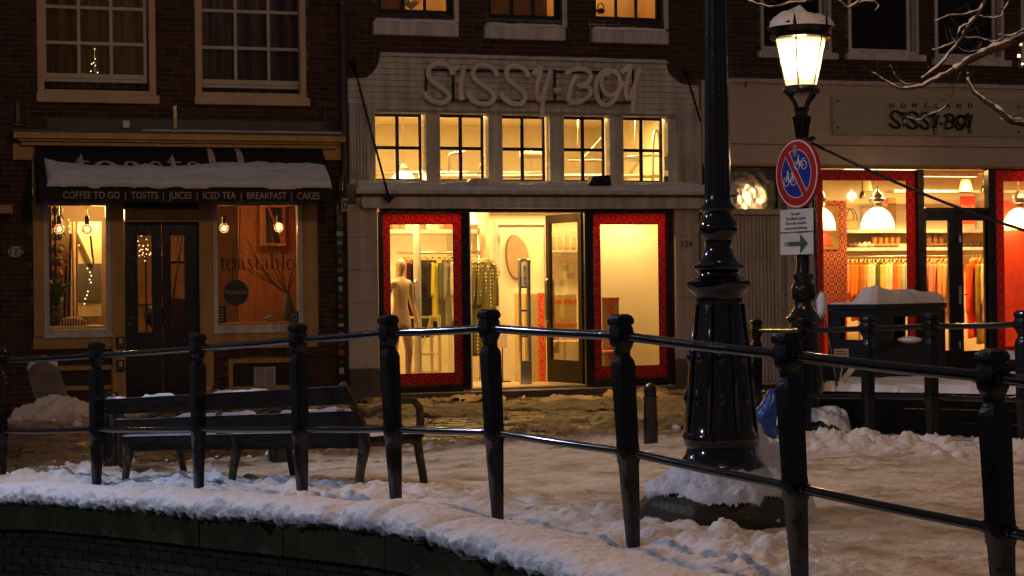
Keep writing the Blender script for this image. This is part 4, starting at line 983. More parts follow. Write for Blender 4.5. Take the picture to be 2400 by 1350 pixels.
MB().lathe([(0, .17), (z-z_f-.03, .15)], 18, (u, .4, z_f)).build('wicker_drum', mat('wicker', (.45, .27, .12), (.3, .17, .07), .7, 60), t); MB().lathe([(0, .165), (.03, .16)], 18, (u, .4, z-.03)).build('seat_pad', mat('pink pad', (.7, .2, .2)), t)
# skirting, handle, small shelf with boots and wall notes on the partition
MB().box(pu+.02, r1, 2.186, 2.199, z_f, z_f+.09).build('skirting_board', WHITEP, B2)
q = FR(1283, 586, 1380, 592, 2.1); t = thing('boot_shelf', 'small white wall shelf with pale boots seen through the open glass door', 'shelf', (q[0], 2.1, q[2]), MF); MB().box(q[0], q[1], 1.98, 2.18, q[2], q[3]).build('shelf_board', WHITEP, t)
for i in range(4): x = q[0]+.09+.11*i; MB().lathe([(0, .04), (.05, .045), (.12, .03), (.2, .035)], 10, (x, 2.08, q[3])).build('boot', CARDB, t, smooth=True)
for i, (px, py) in enumerate(((1318, 622), (1330, 640), (1312, 655))): q = FR(px, py, px+16, py+13, 2.18); MB().box(q[0], q[1], 2.19, 2.198, q[2], q[3]).build('wall_note', PRINT, t)
for py in (560, 640, 870): uu, zz = F(1169, py, 2.17); MB().box(uu-.012, uu+.012, 2.165, 2.184, zz-.05, zz+.05).build('hinge', METALG, dr)
uu, zz = F(1270, 715, 2.15); MB().tube([(uu, 2.18, zz), (uu, 2.13, zz), (uu-.09, 2.13, zz)], .009, 6).build('handle', METALG, dr)
t = thing('price_stand', 'low black stand with a white card left inside the shop doorway', 'card stand', (F(1178, 860, 1.5)[0], 1.5, z_f), MF); uu = F(1178, 860, 1.5)[0]
MB().tube([(uu, 1.5, z_f), (uu, 1.5, z_f+.5)], .008, 6).build('stem', BLACKW, t); MB().box(uu-.07, uu+.07, 1.49, 1.5, z_f+.5, z_f+.7).build('card', PRINT, t); MB().box(uu-.1, uu+.1, 1.42, 1.58, z_f+.001, z_f+.015).build('foot', BLACKW, t)
# display wall in the right window
t = thing('wire_lampshade', 'wire basket lampshade hanging high in the right window of the white shop', 'lamp shade', (F(1516, 522, .6)[0], .6, F(1516, 522, .6)[1]), MF)
u, z = F(1512, 505, .5); m = MB()
for k in range(12): a = k*math.pi/6; m.tube([(u+.03*math.cos(a), .5+.03*math.sin(a), z+.10), (u+.22*math.cos(a), .5+.22*math.sin(a), z-.12)], .006, 4)
for r_, z_ in ((.03, .10), (.12, 0), (.22, -.12)): m.tube([(u+r_*math.cos(a*.35), .5+r_*math.sin(a*.35), z+z_) for a in range(19)], .006, 4)
m.build('wire_cage', METALG, t); point('lampshade_light', toW(u, .5, z+.04), 26, WARM, .008); MB().ball((u, .5, z+.04), .007, 6, 4).build('bulb', HOT, t)
MB().box(F(1396, 600, 1.0)[0], F(1640, 600, 1.0)[0], 1.0, 1.04, z_f, 2.75).build('display_wall', INTW, B2)
# open doors
def door_leaf(label, hinge, swing, w, z0, z1, fm, name='shop_door', g0=.22, stile=.10, d0=.1):
    t = bpy.data.objects.new(name, None); COL.objects.link(t); t.parent = B2
    t.matrix_world = MF @ Matrix.Translation((hinge, d0, z0)) @ Matrix.Rotation(swing, 4, 'Z'); t.matrix_parent_inverse = Matrix.Identity(4)
    t.matrix_local = Matrix.Translation((hinge-o2[0], d0, z0)) @ Matrix.Rotation(swing, 4, 'Z')
    h = z1-z0
    def bb(nm_, m_, x): 
        me = x.build(nm_, m_, None, bevel=.004 if nm_ != 'pane' else 0); me.parent = t; me.matrix_parent_inverse = Matrix.Identity(4); me.matrix_local = Matrix.Identity(4); return me
    bb('leaf_frame', fm, MB().ring(0, w, 0, h, stile, -.025, .025, wb=g0, wt=.12))
    bb('pane', GLASSD, MB().box(stile-.005, w-stile+.005, -.003, .003, g0-.005, h-.115))
    s = 1 if w > 0 else -1
    for yy in (-.07, .07): bb('handle', METALG, MB().tube([(w-s*.05, yy*.4, h*.36), (w-s*.05, yy, h*.36+.03), (w-s*.05, yy, h*.62-.03), (w-s*.05, yy*.4, h*.62)], .013, 8))
    return t
zt_d = ft-.06
BRWN = mat('dark bronze paint', (.018, .009, .004), (.013, .007, .003), .6, spec=.15)
door_leaf('', F(1366, 700, .12)[0], R(180-77), .95, .145, zt_d, BRWN, g0=.32)
door_leaf('', F(1103, 700, .12)[0], R(90+40), .95, .145, zt_d, WHITEP, g0=.16)
# mannequin (skin modifier on a skeleton)
def mannequin(label, u, d, z0, hgt, yaw):
    k = hgt/1.75
    J = [((0, 0, .93), .125, .10), ((0, 0, 1.06), .10, .08), ((0, -.01, 1.25), .125, .09), ((0, 0, 1.38), .12, .075), ((0, .0, 1.46), .045, .045), ((0, -.01, 1.52), .042, .042), ((0, -.02, 1.60), .075, .09), ((0, -.02, 1.70), .055, .065),
         ((.17, 0, 1.37), .05, .05), ((.21, .01, 1.12), .038, .038), ((.24, -.05, .90), .028, .028), ((.25, -.08, .80), .022, .034), ((.26, -.11, .71), .012, .024),
         ((-.17, 0, 1.37), .05, .05), ((-.21, .02, 1.12), .038, .038), ((-.23, .0, .90), .028, .028), ((-.23, -.03, .80), .022, .034), ((-.23, -.05, .71), .012, .024),
         ((.09, 0, .82), .085, .085), ((.10, -.05, .48), .055, .058), ((.11, .0, .10), .034, .038), ((.11, -.12, .03), .034, .025),
         ((-.09, 0, .82), .085, .085), ((-.10, .03, .48), .055, .058), ((-.11, .10, .10), .034, .038), ((-.11, -.02, .03), .034, .025)]
    E = [(0, 1), (1, 2), (2, 3), (3, 4), (4, 5), (5, 6), (6, 7), (3, 8), (8, 9), (9, 10), (10, 11), (11, 12), (3, 13), (13, 14), (14, 15), (15, 16), (16, 17), (0, 18), (18, 19), (19, 20), (20, 21), (0, 22), (22, 23), (23, 24), (24, 25)]
    me = bpy.data.meshes.new('mannequin'); me.from_pydata([tuple(c*k for c in j[0]) for j in J], E, []); o = bpy.data.objects.new('tmp', me); COL.objects.link(o)
    mo = o.modifiers.new('s', 'SKIN'); ms = o.modifiers.new('d', 'SUBSURF'); ms.levels = 2; ms.render_levels = 2
    for i, j in enumerate(J): me.skin_vertices[0].data[i].radius = (j[1]*k, j[2]*k)
    me.skin_vertices[0].data[0].use_root = True
    dg = bpy.context.evaluated_depsgraph_get(); nm_ = bpy.data.meshes.new_from_object(o.evaluated_get(dg)); bpy.data.objects.remove(o)
    nm_.name = 'mannequin'; nm_.shade_smooth(); nm_.materials.clear(); nm_.materials.append(mat('mannequin shell', (.60, .44, .30), (.54, .38, .25), .4, 3))
    o = bpy.data.objects.new('mannequin', nm_); COL.objects.link(o); o.matrix_world = MF @ Matrix.Translation((u, d, z0)) @ Matrix.Rotation(yaw, 4, 'Z'); tag(o, label, 'mannequin')
mannequin('bare pale mannequin with wooden arms behind the left shop window', F(938, 700, .65)[0], .65, z_f+.02, 1.83, .45)
# crossed wooden stand
t = thing('trestle', 'pale wooden trestle with crossed slats beside the mannequin', 'trestle', (F(990, 860, 1.0)[0], 1.0, z_f), MF)
u0, u1, z0, z1 = FR(960, 740, 1030, 875, 1.0); z0 = z_f
for uu in (u0, (u0+u1)/2+.1, u1): MB().box(uu-.02, uu+.02, .98, 1.02, z0, z1).build('post', PALEY, t)
for zz in (z0+.2, z0+.45, z1-.02): MB().box(u0, u1, .96, .98, zz-.015, zz+.015).build('rung', PALEY, t)
MB().tube([(u0, .97, z0+.05), ((u0+u1)/2+.1, .97, z1)], .015, 4).tube([(u0, .97, z1-.2), ((u0+u1)/2, .97, z0+.05)], .015, 4).build('cross_brace', PALEY, t)
# ---- the big script sign
def C3(x, y): return 800+x*850/2400, y*850/2400
SB = {'letter_s': [[(740, 495), (725, 455), (680, 425), (625, 422), (580, 455), (578, 505), (615, 550), (675, 590), (712, 632), (700, 665), (645, 678), (575, 650), (548, 608)]],
 'letter_i': [[(742, 462), (760, 450), (780, 448)], [(768, 548), (800, 505), (812, 430), (800, 500), (790, 590), (797, 662)]],
 'letter_s.1': [[(1030, 505), (1012, 460), (960, 435), (905, 435), (872, 468), (878, 515), (930, 560), (988, 600), (1010, 645), (982, 680), (920, 685), (862, 655), (838, 612)]],
 'letter_s.2': [[(1235, 510), (1218, 465), (1170, 440), (1115, 440), (1093, 472), (1100, 520), (1150, 565), (1203, 608), (1216, 650), (1188, 685), (1122, 680), (1072, 645), (1055, 610)]],
 'letter_y': [[(1270, 495), (1322, 442), (1300, 540), (1292, 630), (1312, 662), (1345, 600), (1385, 468)], [(1345, 600), (1332, 690), (1330, 775)]],
 'hyphen': [[(1408, 603), (1430, 596), (1452, 600)]],
 'letter_b': [[(1555, 500), (1525, 560), (1510, 620), (1502, 672)], [(1485, 495), (1525, 463), (1600, 458), (1648, 490), (1632, 548), (1560, 572), (1625, 572), (1650, 612), (1615, 655), (1560, 675), (1506, 675)]],
 'letter_o': [[(1790, 468), (1730, 475), (1690, 540), (1685, 620), (1720, 682), (1768, 690), (1818, 645), (1845, 560), (1832, 495), (1790, 468)], [(1775, 488), (1732, 500), (1722, 560), (1745, 615), (1788, 632), (1835, 600), (1865, 540)]],
 'letter_y.1': [[(1855, 485), (1912, 436), (1892, 540), (1882, 620), (1905, 652), (1938, 580), (1972, 452)], [(1940, 600), (1932, 690), (1930, 750)]]}
sd = -.26
SG = thing('script_sign', 'large pale script letters SISSY-BOY on a dark rail frame over the five small windows', 'sign', (F(995, 245, sd)[0], sd, F(995, 245, sd)[1]), MF)
LETM = mat('letter white', (.86, .80, .78), None, .5, 3)
FRM = mat('sign frame green black', (.03, .035, .035), None, .4)
def fx(x, y, d): px, py = C3(x, y); return F(px, py, d)
for nm_, ss in SB.items():
    m = MB()
    for s in ss:
        p = [(fx(x, y, sd)[0], sd, fx(x, y, sd)[1]) for x, y in s]; sp = smooth_path(p, 4); n = len(sp)
        m.tube(sp, [.034*(1.12 if (k < 3 or k > n-4) else 1) for k in range(n)], 10, flat=.7)
    m.build(nm_.split('.')[0], LETM, SG, smooth=40)
for ya in (462, 662):
    a, b = fx(558, ya, -.2), fx(1932, ya+18, -.2); MB().tube([(a[0], -.2, a[1]), (b[0], -.2, b[1])], .018, 4).build('rail', FRM, SG)
for xa in (560, 740, 1412, 1718, 1930):
    a, b = fx(xa, 460, -.2), fx(xa, 668, -.2); MB().tube([(a[0], -.2, a[1]), (a[0], -.2, b[1])], .018, 4).tube([(a[0], -.2, (a[1]+b[1])/2), (a[0], DB-.002, (a[1]+b[1])/2)], .012, 4).build('upright', FRM, SG)
# floodlights on the cornice
for k, (px, lab, m_) in enumerate(((1115, 'flat white floodlight box lying on the cornice under the second small window', WHITEP), (1400, 'black floodlight standing on the cornice under the fourth small window', BLACKW))):
    u, z = F(px, 426, -.22); w = .17; t = thing('floodlight', lab, 'floodlight', (u, -.22, cz1), MF); zb_ = cz1+.07
    hh = .10 if k == 0 else .15
    MB().add([(u-w, -.33, zb_), (u+w, -.33, zb_), (u+w, -.16, zb_), (u-w, -.16, zb_), (u-w*.55, -.33, zb_+hh*.9), (u+w*.95, -.33, zb_+hh), (u+w*.95, -.16, zb_+hh), (u-w*.55, -.16, zb_+hh*.9)], [(0, 3, 2, 1), (4, 5, 6, 7), (0, 1, 5, 4), (1, 2, 6, 5), (2, 3, 7, 6), (3, 0, 4, 7)]).build('housing', m_, t, bevel=.01)
    MB().box(u-.02, u+.02, -.26, -.22, cz1, zb_).build('bracket', LEAD, t)
    if k: MB().box(u-w*.3, u+w*.85, -.345, -.331, zb_+.02, zb_+hh-.02).build('lens', GLASSR, t)
q = FR(1556, 368, 1566, 410, -.11); t = thing('junction_box', 'small white boxes and cable on the right side of the fifth small window', 'junction box', (q[0], -.11, q[2]), MF)
MB().box(q[0], q[0]+.06, -.14, -.103, q[2]+.06, q[3]).build('case', WHITEP, t, bevel=.006); MB().box(q[0]-.01, q[0]+.05, -.15, -.103, q[2]-.1, q[2]-.02).build('case', LEAD, t, bevel=.006)
# flagpole holders: diagonal iron stays with heart end
for k, (a, b) in enumerate((((830, 155), (911, 462)), ((1608, 170), (1642, 285)))):
    A, Bp = F(*a, -.05), F(*b, -.42 if not k else -.25)
    t = thing('iron_stay', ['black iron stay with a heart shaped end crossing the leftmost small window', 'black iron stay right of the script sign'][k], 'iron stay', (A[0], -.05, A[1]), MF)
    MB().tube([(A[0], -.05, A[1]), (Bp[0], -.42 if not k else -.25, Bp[1])], .016, 8).build('rod', IRON, t, smooth=True)
    MB().ball((A[0], -.03, A[1]+.03), .05, 10, 8).build('wall_boss', IRON, t, smooth=True)
    if not k: MB().ball((Bp[0]-.03, -.42, Bp[1]), .045, 10, 8).ball((Bp[0]+.03, -.42, Bp[1]), .045, 10, 8).ball((Bp[0], -.42, Bp[1]-.04), .035, 10, 8).build('heart', IRON, t, smooth=True)
# downpipe between the houses, electric meter strip with stickers
u, _ = F(806, 300, -.08); t = thing('downpipe', 'grey rainwater downpipe between the red brick house and the shop house', 'downpipe', (u, -.08, 0), MF)
z1_ = F(806, 420)[1]; MB().tube([(u, -.08, ZT), (u, -.08, z1_+.1), (u-.07, -.08, z1_-.08), (u-.07, -.08, z1_-.25)], .045, 12).build('pipe', LEAD, t, smooth=True)
for z in (z1_+.15, z1_+1.3, z1_+2.3): MB().lathe([(0, .055), (.06, .055)], 14, (u, -.08, z)).build('clamp', LEAD, t)
u0, u1, z0, z1 = FR(789, 505, 806, 895, -.05); t = thing('sticker_covered_pipe', 'dark casing plastered with pale stickers between cafe and shop', 'pipe casing', (u0, -.05, 0), MF)
MB().box(u0, u1, -.07, -.014, 0, z1+.15).build('casing', BLACKW, t, bevel=.008)
for i in range(17):
    z = z0+.15+(z1-z0-.15)*i/17; w = random.uniform(.5, .95)*(u1-u0)/2; hh = random.uniform(.04, .09); um = (u0+u1)/2; c = [(.5, .45, .4), (.12, .15, .13), (.3, .06, .05), (.06, .06, .07), (.4, .38, .35)][i % 5]
    if i % 3 == 1: MB().prism([(um+w*.8*math.cos(a*.52), z+w*.8*math.sin(a*.52)) for a in range(12)], -.0745, -.0715).build('sticker', mat('stk%d' % (i % 5), c), t)
    else: MB().box(um-w, um+w, -.0745, -.0715, z-hh/2, z+hh/2).build('sticker', mat('stk%d' % (i % 5), c), t)
q = FR(799, 464, 818, 496, -.1); t = thing('wall_ornament', 'small iron ornament plate above the sticker covered casing', 'wall plate', (q[0], -.1, q[2]), MF)
MB().box(q[0], q[1]-.02, -.13, -.102, q[2], q[3]).build('plate', PRINT, t, bevel=.01); MB().tube([(q[0]+.05+.03*math.cos(i*.6), -.14, (q[2]+q[3])/2+.05*math.sin(i*.6)) for i in range(11)], .01, 5).build('ring', IRON, t)
# ================================================================== BUILDING 3: right shop
B3 = thing('homeware_building', 'right brick house with broad cream fascia and red bordered shop windows', 'building', (UC1, 0, 0), MF)
o3 = (UC1, 0, 0)
zb_lo = F(2000, 388)[1]; zb_hi = F(2000, 197)[1]
ups3 = []
for x0, x1, yb in ((1780, 1945, 125), (1985, 2150, 130), (2188, 2350, 142), (2390, 2560, 150), (2610, 2790, 158)): ups3.append(FR(x0, -240, x1, yb, 0))
sh3 = (F(1642, 600)[0], UD1-.02, -.2, zb_lo+.02)
w3 = wall_holes(UC1, UD1, -.2, ZT, ups3+[sh3], .0, .3).build('wall', MORTAR, B3)
lay_bricks(w3, UC1, UD1, zb_hi+.01, ZT, ups3, BRICK2, o3, 300, L_=.2)
for k, w in enumerate(ups3):
    MB().ring(w[0], w[1], w[2], w[3], .05, -.03, .2, wb=.06).build('window_frame', WHITEP, B3, bevel=.005)
    f = window(B3, w[0]+.05, w[1]-.09, w[2]+.06, w[3]-.05, .08, 1, 1, WHITEP, GLASSW, fw=.045)
    MB().box(w[0]-.06, w[1]+.08, -.10, -.002, w[2]-.085, w[2]+.01).build('window_sill', WHITEP, B3, bevel=.006)
    bl = MB(); z = w[2]+.1
    MB().box(w[0]+.05, w[1]-.05, .22, .23, w[2], w[3]).build('blind_back', BLACKW, B3)
    if k < 2:
        while z < w[3]-.05: bl.box(w[0]+.08, w[1]-.12, .15, .17, z, z+.012); z += .035
        o = bl.build('blind_slats', mat('dark blind', (.05, .04, .035)), B3); tag(o, kind='stuff')
    elif k: MB().box(w[0]+.08, w[1]-.12, .15, .155, w[2]+.08, w[3]-.05).build('dark_curtain', BLACKW, B3)
uA, uB = F(1700, 290)[0], UD1-.05
fa = MB().box(UC1+.01, uB, -.07, .0-.015, zb_lo, zb_hi).build('fascia', mat('glossy fascia paint', (.60, .50, .42), (.52, .43, .36), .22, 1.6, .5, 7, rvar=.06), B3, bevel=.004)
zj = F(2000, 342)[1]
MB().box(UC1+.01, uB, -.078, -.071, zj-.004, zj+.006).build('fascia_joint', LEAD, B3)
MB().box(uA, uB, -.12, -.071, zb_hi-.03, zb_hi+.02).build('fascia_coping', PLASTER, B3, bevel=.005)
MB().box(UC1+.01, uB, -.10, .1, zb_lo-.03, zb_lo-.002).build('fascia_bead', CREAM, B3)
# sign plate
sp = FR(1952, 228, 2440, 318, -.11)
SP = thing('plate_sign', 'pale metal plate sign with small black letters on the cream fascia at the right', 'sign', (sp[0], -.11, sp[2]), MF)
MB().box(sp[0], sp[1], -.115, -.105, sp[2], sp[3]).build('plate', mat('plate', (.42, .40, .34), (.38, .36, .31), .35), SP)
for px, py in ((1963, 237), (1963, 299), (2388, 250), (2388, 309)): u, z = F(px, py, -.13); MB().lathe([(-.02, .02), (.02, .02)], 10).v; mb = MB().lathe([(-.012, .014), (.012, .014)], 10); mb.v = [(u+v[0], -.124+v[2], z+v[1]) for v in mb.v]; mb.build('bolt', BLACKW, SP)
a, b = F(2083, 248, -.13), F(2282, 252, -.13); [text('letter', ch, .105, .008, BLACKW, SP, a[0]+(b[0]-a[0])*(i+.3)/7.6, -.122, F(2083+27*i, 253, -.13)[1]) for i, ch in enumerate('HOMELAND')]
q = FR(2085, 262, 2280, 311, -.15)
m = MB()
for nm_, ss in SB.items():
    for s in ss:
        p = [(q[0]+(x-538)/(1980-538)*(q[1]-q[0]), -.14, q[3]-(y-420)/(690-420)*(q[3]-q[2])*.82) for x, y in s]
        m.tube(smooth_path(p, 3), .019, 6)
m.build('script_lettering', BLACKW, SP, smooth=40)
snow_slab('snow_strip', 'thin snow line on the coping of the cream fascia at the right', uA+.05, uB, -.115, -.03, zb_hi+.02, .015, res=.05)
u, z = F(1749, 205, -.1); t = thing('wall_pipe', 'thin grey pipe with a hooked end above the cream fascia', 'pipe', (u, -.1, z), MF)
MB().tube([(u+.0, -.1, ZT-.2), (u+.0, -.1, z+.1), (u-.02, -.14, z+.04), (u-.05, -.17, z)], .014, 8).build('pipe', LEAD, t, smooth=True)
TILT = .084
# side entrance
q = FR(1640, 395, 1832, 492, .0); mg = MB().box(UC1+.02, q[1], .0, .006, q[2], q[3]+.05); um_ = (UC1+q[1])/2; mg.v = [(v[0], v[1]+.08+(v[0]-um_)*TILT, v[2]) for v in mg.v]; mg.build('transom_glass', GLASSR, B3); MB().box(UC1+.02, q[1], .3, .35, q[2]-.1, q[3]+.1).build('transom_back', BLACKW, B3)
q = FR(1640, 490, 1835, 503, .0); MB().box(UC1+.02, q[1], -.02, .12, q[2], q[3]).build('door_head', PLASTER, B3, bevel=.004)
dz0 = .06; q = FR(1722, 503, 1842, 892, .05)
SD = MB().box(UC1+.02, q[1]+.01, .085, .12, dz0, q[3]).build('side_door', PLASTER, B3)
ns = 22; x_a = F(1650, 600, .05)[0]
for i in range(ns):
    a = x_a+(q[1]-x_a)*i/ns; MB().box(a+.006, a+(q[1]-x_a)/ns-.004, .062, .085, dz0+.05, q[3]-.02).build('slat', PLASTER, SD, bevel=.004)
hu, hz = F(1838, 700, .04); MB().box(hu-.025, hu+.02, .045, .085, hz-.15, hz+.12).build('handle_plate', WHITEP, SD, bevel=.006)
uu, zz = F(1776, 600, .05); MB().box(uu-.09, uu+.09, .052, .061, zz-.03, zz+.03).build('name_plate', PRINT, SD); text('lettering', '124 A.B.C', .05, .001, BLACKW, SD, uu, .050, zz-.018)
q = FR(1846, 396, 1912, 905, -.03); MB().box(q[0], q[1], -.03, .14, -.1, q[3]).build('pier', PLASTER, B3, bevel=.006)
q = FR(1860, 598, 1876, 626, -.06); t = thing('doorbell_panel', 'small white bell panel on the pier behind the lantern post', 'bell panel', (q[0], -.05, q[2]), MF); MB().box(q[0], q[1], -.06, -.031, q[2], q[3]).build('case', WHITEP, t, bevel=.005); MB().box(q[0]+.02, q[1]-.02, -.064, -.061, q[2]+.03, q[3]-.05).build('grille', LEAD, t)
# shopfront 3
G = .02
def gp3(x0, y0, x1, y1, d0=-.01, d1=.12, nm='shopfront_frame', m=BLACKW): return part(x0, y0, x1, y1, d0, d1, nm, m, B3, .005, dm=G)
gp3(1900, 388, 2720, 398, -.03, .12); gp3(1903, 398, 1915, 900); gp3(2151, 398, 2166, 880); gp3(2317, 398, 2334, 870); gp3(2690, 398, 2710, 870)
gp3(1915, 852, 2151, 900); gp3(2334, 828, 2690, 870); gp3(2166, 487, 2317, 497)
zf3 = F(2240, 880)[1]; zf3 = max(.1, zf3)
for (ox, oy, ex, ey), (ix, iy, jx, jy), gx in (((1915, 398, 2151, 852), (1932, 423, 2127, 832), 0), ((2334, 398, 2690, 828), (2356, 426, 2668, 808), 0)):
    O = FR(ox, oy, ex, ey, .04); I = FR(ix, iy, jx, jy, .04)
    g_ = MB().box(O[0], O[1], .05, .058, O[2], O[3]).build('shop_pane', GLASSD, B3)
    MB().box(O[0], I[0], .062, .066, O[2], O[3]).box(I[1], O[1], .062, .066, O[2], O[3]).box(I[0], I[1], .062, .066, I[3], O[3]).box(I[0], I[1], .062, .066, O[2], I[2]).build('ornament_border', REDORN, g_)
q = FR(2166, 400, 2317, 487, .04); MB().box(q[0], q[1], .05, .056, q[2], q[3]).build('transom_pane', GLASSD, B3)
for k, (x0, x1, g0, g1) in enumerate(((2166, 2242, 2173, 2225), (2242, 2317, 2258, 2309))):
    q = FR(x0, 497, x1, 880, .05); g = FR(g0, 517, g1, 822, .05)
    d = MB().box(q[0]+.003, g[0], .05, .10, zf3, q[3]).box(g[1], q[1]-.003, .05, .10, zf3, q[3]).box(g[0], g[1], .05, .10, g[3], q[3]).box(g[0], g[1], .05, .10, zf3, g[2]).build('shop_door', BLACKW, B3, bevel=.004)
    MB().box(g[0]-.005, g[1]+.005, .07, .076, g[2]-.005, g[3]+.005).build('pane', GLASSD, d)
    if k:
        u, z = F(2251, 690, .03); MB().box(u-.02, u+.02, .035, .049, z-.14, z+.12).build('handle_plate', METALG, d); MB().tube([(u, .04, z), (u, .0, z), (u+.11, .0, z)], .011, 7).build('handle', METALG, d)
        for py in (560, 808): uu, zz = F(2251, py, .03); MB().box(uu-.018, uu+.018, .038, .049, zz-.05, zz+.05).build('lock_plate', METALG, d)
MB().box(F(1903, 880)[0], F(2710, 880)[0], -.04, .14, -.1, zf3-.005).build('door_step', STONEG, B3)
# interior 3
v0, v1 = F(1905, 600, .2)[0], F(2720, 600, .2)[0]; C3Z = F(2240, 392, .2)[1]+.12
D3 = 3.4
room(B3, v0, v1+.3, zf3, C3Z+.25, .3, D3, INTW, INTF, names='shop')
for i, d in enumerate((.9, 1.6, 2.4)): MB().box(v0, v1, d, d+.12, C3Z+.0, C3Z+.2).build('ceiling_beam', INTW, B3)
mb = MB(); 
for i, (d, z) in enumerate(((1.3, C3Z-.02), (2.0, C3Z-.08))): MB().tube([(v0+.1, d, z), (v1-.1, d, z)], .035, 8).build('ceiling_duct', METALG if i else INTW, B3, smooth=True)
def ceil3(label, u, d, z, w, l, pw): ceil_light(label, u, d, z, w, l, pw)
ceil3('white strip light on the ceiling over the left display of the right shop', F(2060, 500, 1.2)[0], 1.1, C3Z-.1, 1.3, .12, 115)
ceil3('white strip light behind the door transom of the right shop', F(2200, 450, 2)[0], 2.0, C3Z-.14, 1.4, .12, 125)
ceil3('white strip light over the right display of the right shop', F(2480, 450, 2)[0], 1.3, C3Z-.1, 1.4, .12, 120)
pendant('white bell pendant lamp behind the round traffic sign', 1922, 540, .75, .235, .37, C3Z+.2, 55, 'bell_pendant')
pendant('white bell pendant lamp in the middle of the left window of the right shop', 2057, 538, .75, .26, .36, C3Z+.2, 70, 'bell_pendant')
pendant('white bell pendant lamp cut by the right edge of the picture', 2388, 540, .75, .25, .37, C3Z+.2, 55, 'bell_pendant')
# shelves
ds = 2.9
for k, (ya, yb) in enumerate(((538, 546), (580, 588))):
    q = FR(1985, ya, 2130, yb, ds); MB().box(v0+.3, v1, ds, D3, q[2], q[3]).build('wall_shelf', WHITEP, B3, bevel=.004)
zs1 = FR(1985, 538, 2130, 546, ds)[3]; zs2 = FR(1985, 580, 2130, 588, ds)[3]
MB().box(v0+.3, v1, D3-.04, D3-.005, zs2, zs1-.05).build('back_panel', mat('ochre panel', (.45, .33, .14)), B3)
q = FR(2165, 450, 2320, 452, ds-.4); MB().box(q[0]-.6, q[1]+1, ds-.5, ds-.2, q[2], q[2]+.04).build('upper_shelf', WHITEP, B3)
for k, (x0, x1, py, c, lab) in enumerate(((2024, 2040, 448, (.85, .75, .5), 'white'), (2253, 2274, 449, (.9, .8, .6), 'tall white'))):
    u, z = F((x0+x1)/2, py, 2.3); t = thing('shade_lamp', lab+' conical lamp shade high in the right shop', 'lamp shade', (u, 2.3, z), MF); MB().lathe([(0, .09+.03*k), (.22+.1*k, .05)], 16, (u, 2.3, z), cap=False).build('shade', PALEY, t, smooth=True); MB().tube([(u, 2.3, z+.2), (u, 2.3, C3Z+.2)], .005, 4).build('cord', BLACKW, t)
# spotlights
for k, px in enumerate((2021, 2305)):
    u, z = F(px, 458 if not k else 445, 2.2); t = thing('spotlight', ['small dark spotlight left of the middle pendant lamp', 'small black spotlight at the right end of the door transom'][k], 'spotlight', (u, 2.2, z), MF); MB().lathe([(-.05, .05), (.02, .045), (.07, .02)], 12, (u, 2.2, z)).build('head', BLACKW, t, smooth=30); MB().tube([(u, 2.2, z+.05), (u, 2.2, C3Z+.1)], .008, 4).build('stem', BLACKW, t)
# bag, shoes, boots
LEATH = mat('tan leather', (.42, .20, .07), (.33, .15, .05), .5, 8); DLEA = mat('dark leather', (.12, .05, .025), None, .4)
u, z = F(1994, 538, ds); t = thing('shoulder_bag', 'brown leather bag with looped handles on the upper shelf of the right shop', 'bag', (u, ds+.15, zs1), MF)
MB().add([(u-.2, ds+.05, zs1), (u+.2, ds+.05, zs1), (u+.2, ds+.2, zs1), (u-.2, ds+.2, zs1), (u-.15, ds+.1, zs1+.15), (u+.13, ds+.1, zs1+.18), (u+.13, ds+.14, zs1+.18), (u-.15, ds+.14, zs1+.15)], [(0, 3, 2, 1), (4, 5, 6, 7), (0, 1, 5, 4), (1, 2, 6, 5), (2, 3, 7, 6), (3, 0, 4, 7)]).build('body', LEATH, t, bevel=.02)
for k in (0, .06): MB().tube([(u+.02+k+.1*math.cos(a), ds+.1+k*.3, zs1+.15+.2*math.sin(a)) for a in [i*.35 for i in range(10)]], .008, 5).build('handle', DLEA, t)
def shoe(label, name, u, d, z, ln, m, boot=0, yaw=0, grp=None):
    t = thing(name, label, 'shoe' if not boot else 'boot', (u, d, z), MF, grp)
    P_ = []
    for s in range(9):
        f_ = s/8; x = -ln/2+ln*f_; w = .035+.012*math.sin(f_*math.pi); h = .055+(.04 if f_ > .6 else 0)*(f_-.6)/.4 if not boot else .06
        P_.append((x, w, h))
    mb = MB(); V = []; n = 8
    for x, w, h in P_:
        for i in range(n): a = 2*math.pi*i/n; V.append((x*math.cos(yaw)-w*math.cos(a)*math.sin(yaw)+u, d+x*math.sin(yaw)+w*math.cos(a)*math.cos(yaw), z+max(.0, h*.5+h*.5*math.sin(a)+.01)))
    Fc = [(k*n+i, k*n+(i+1) % n, (k+1)*n+(i+1) % n, (k+1)*n+i) for k in range(8) for i in range(n)]+[tuple(range(n-1, -1, -1)), tuple(8*n+i for i in range(n))]
    mb.add(V, Fc).build('upper', m, t, smooth=True)
    if boot:
        x = ln*.28; cx, cy_ = u+x*math.cos(yaw), d+x*math.sin(yaw)
        MB().lathe([(.02, .04), (.1, .042), (boot, .05), (boot+.005, .045)], 12, (cx, cy_, z)).build('shaft', m, t, smooth=30)
    return t
for i in range(5):
    u, z = F(2057+i*13.5, 578, ds+.1); o_ = ['first', 'second', 'third', 'fourth', 'fifth'][i]
    shoe(o_+' tan suede ankle boot from the left on the lower shelf of the right shop', 'ankle_boot', u, ds+.1, zs2, .19, LEATH, .17, 2.6+.0*i, 'tan ankle boots in a row')
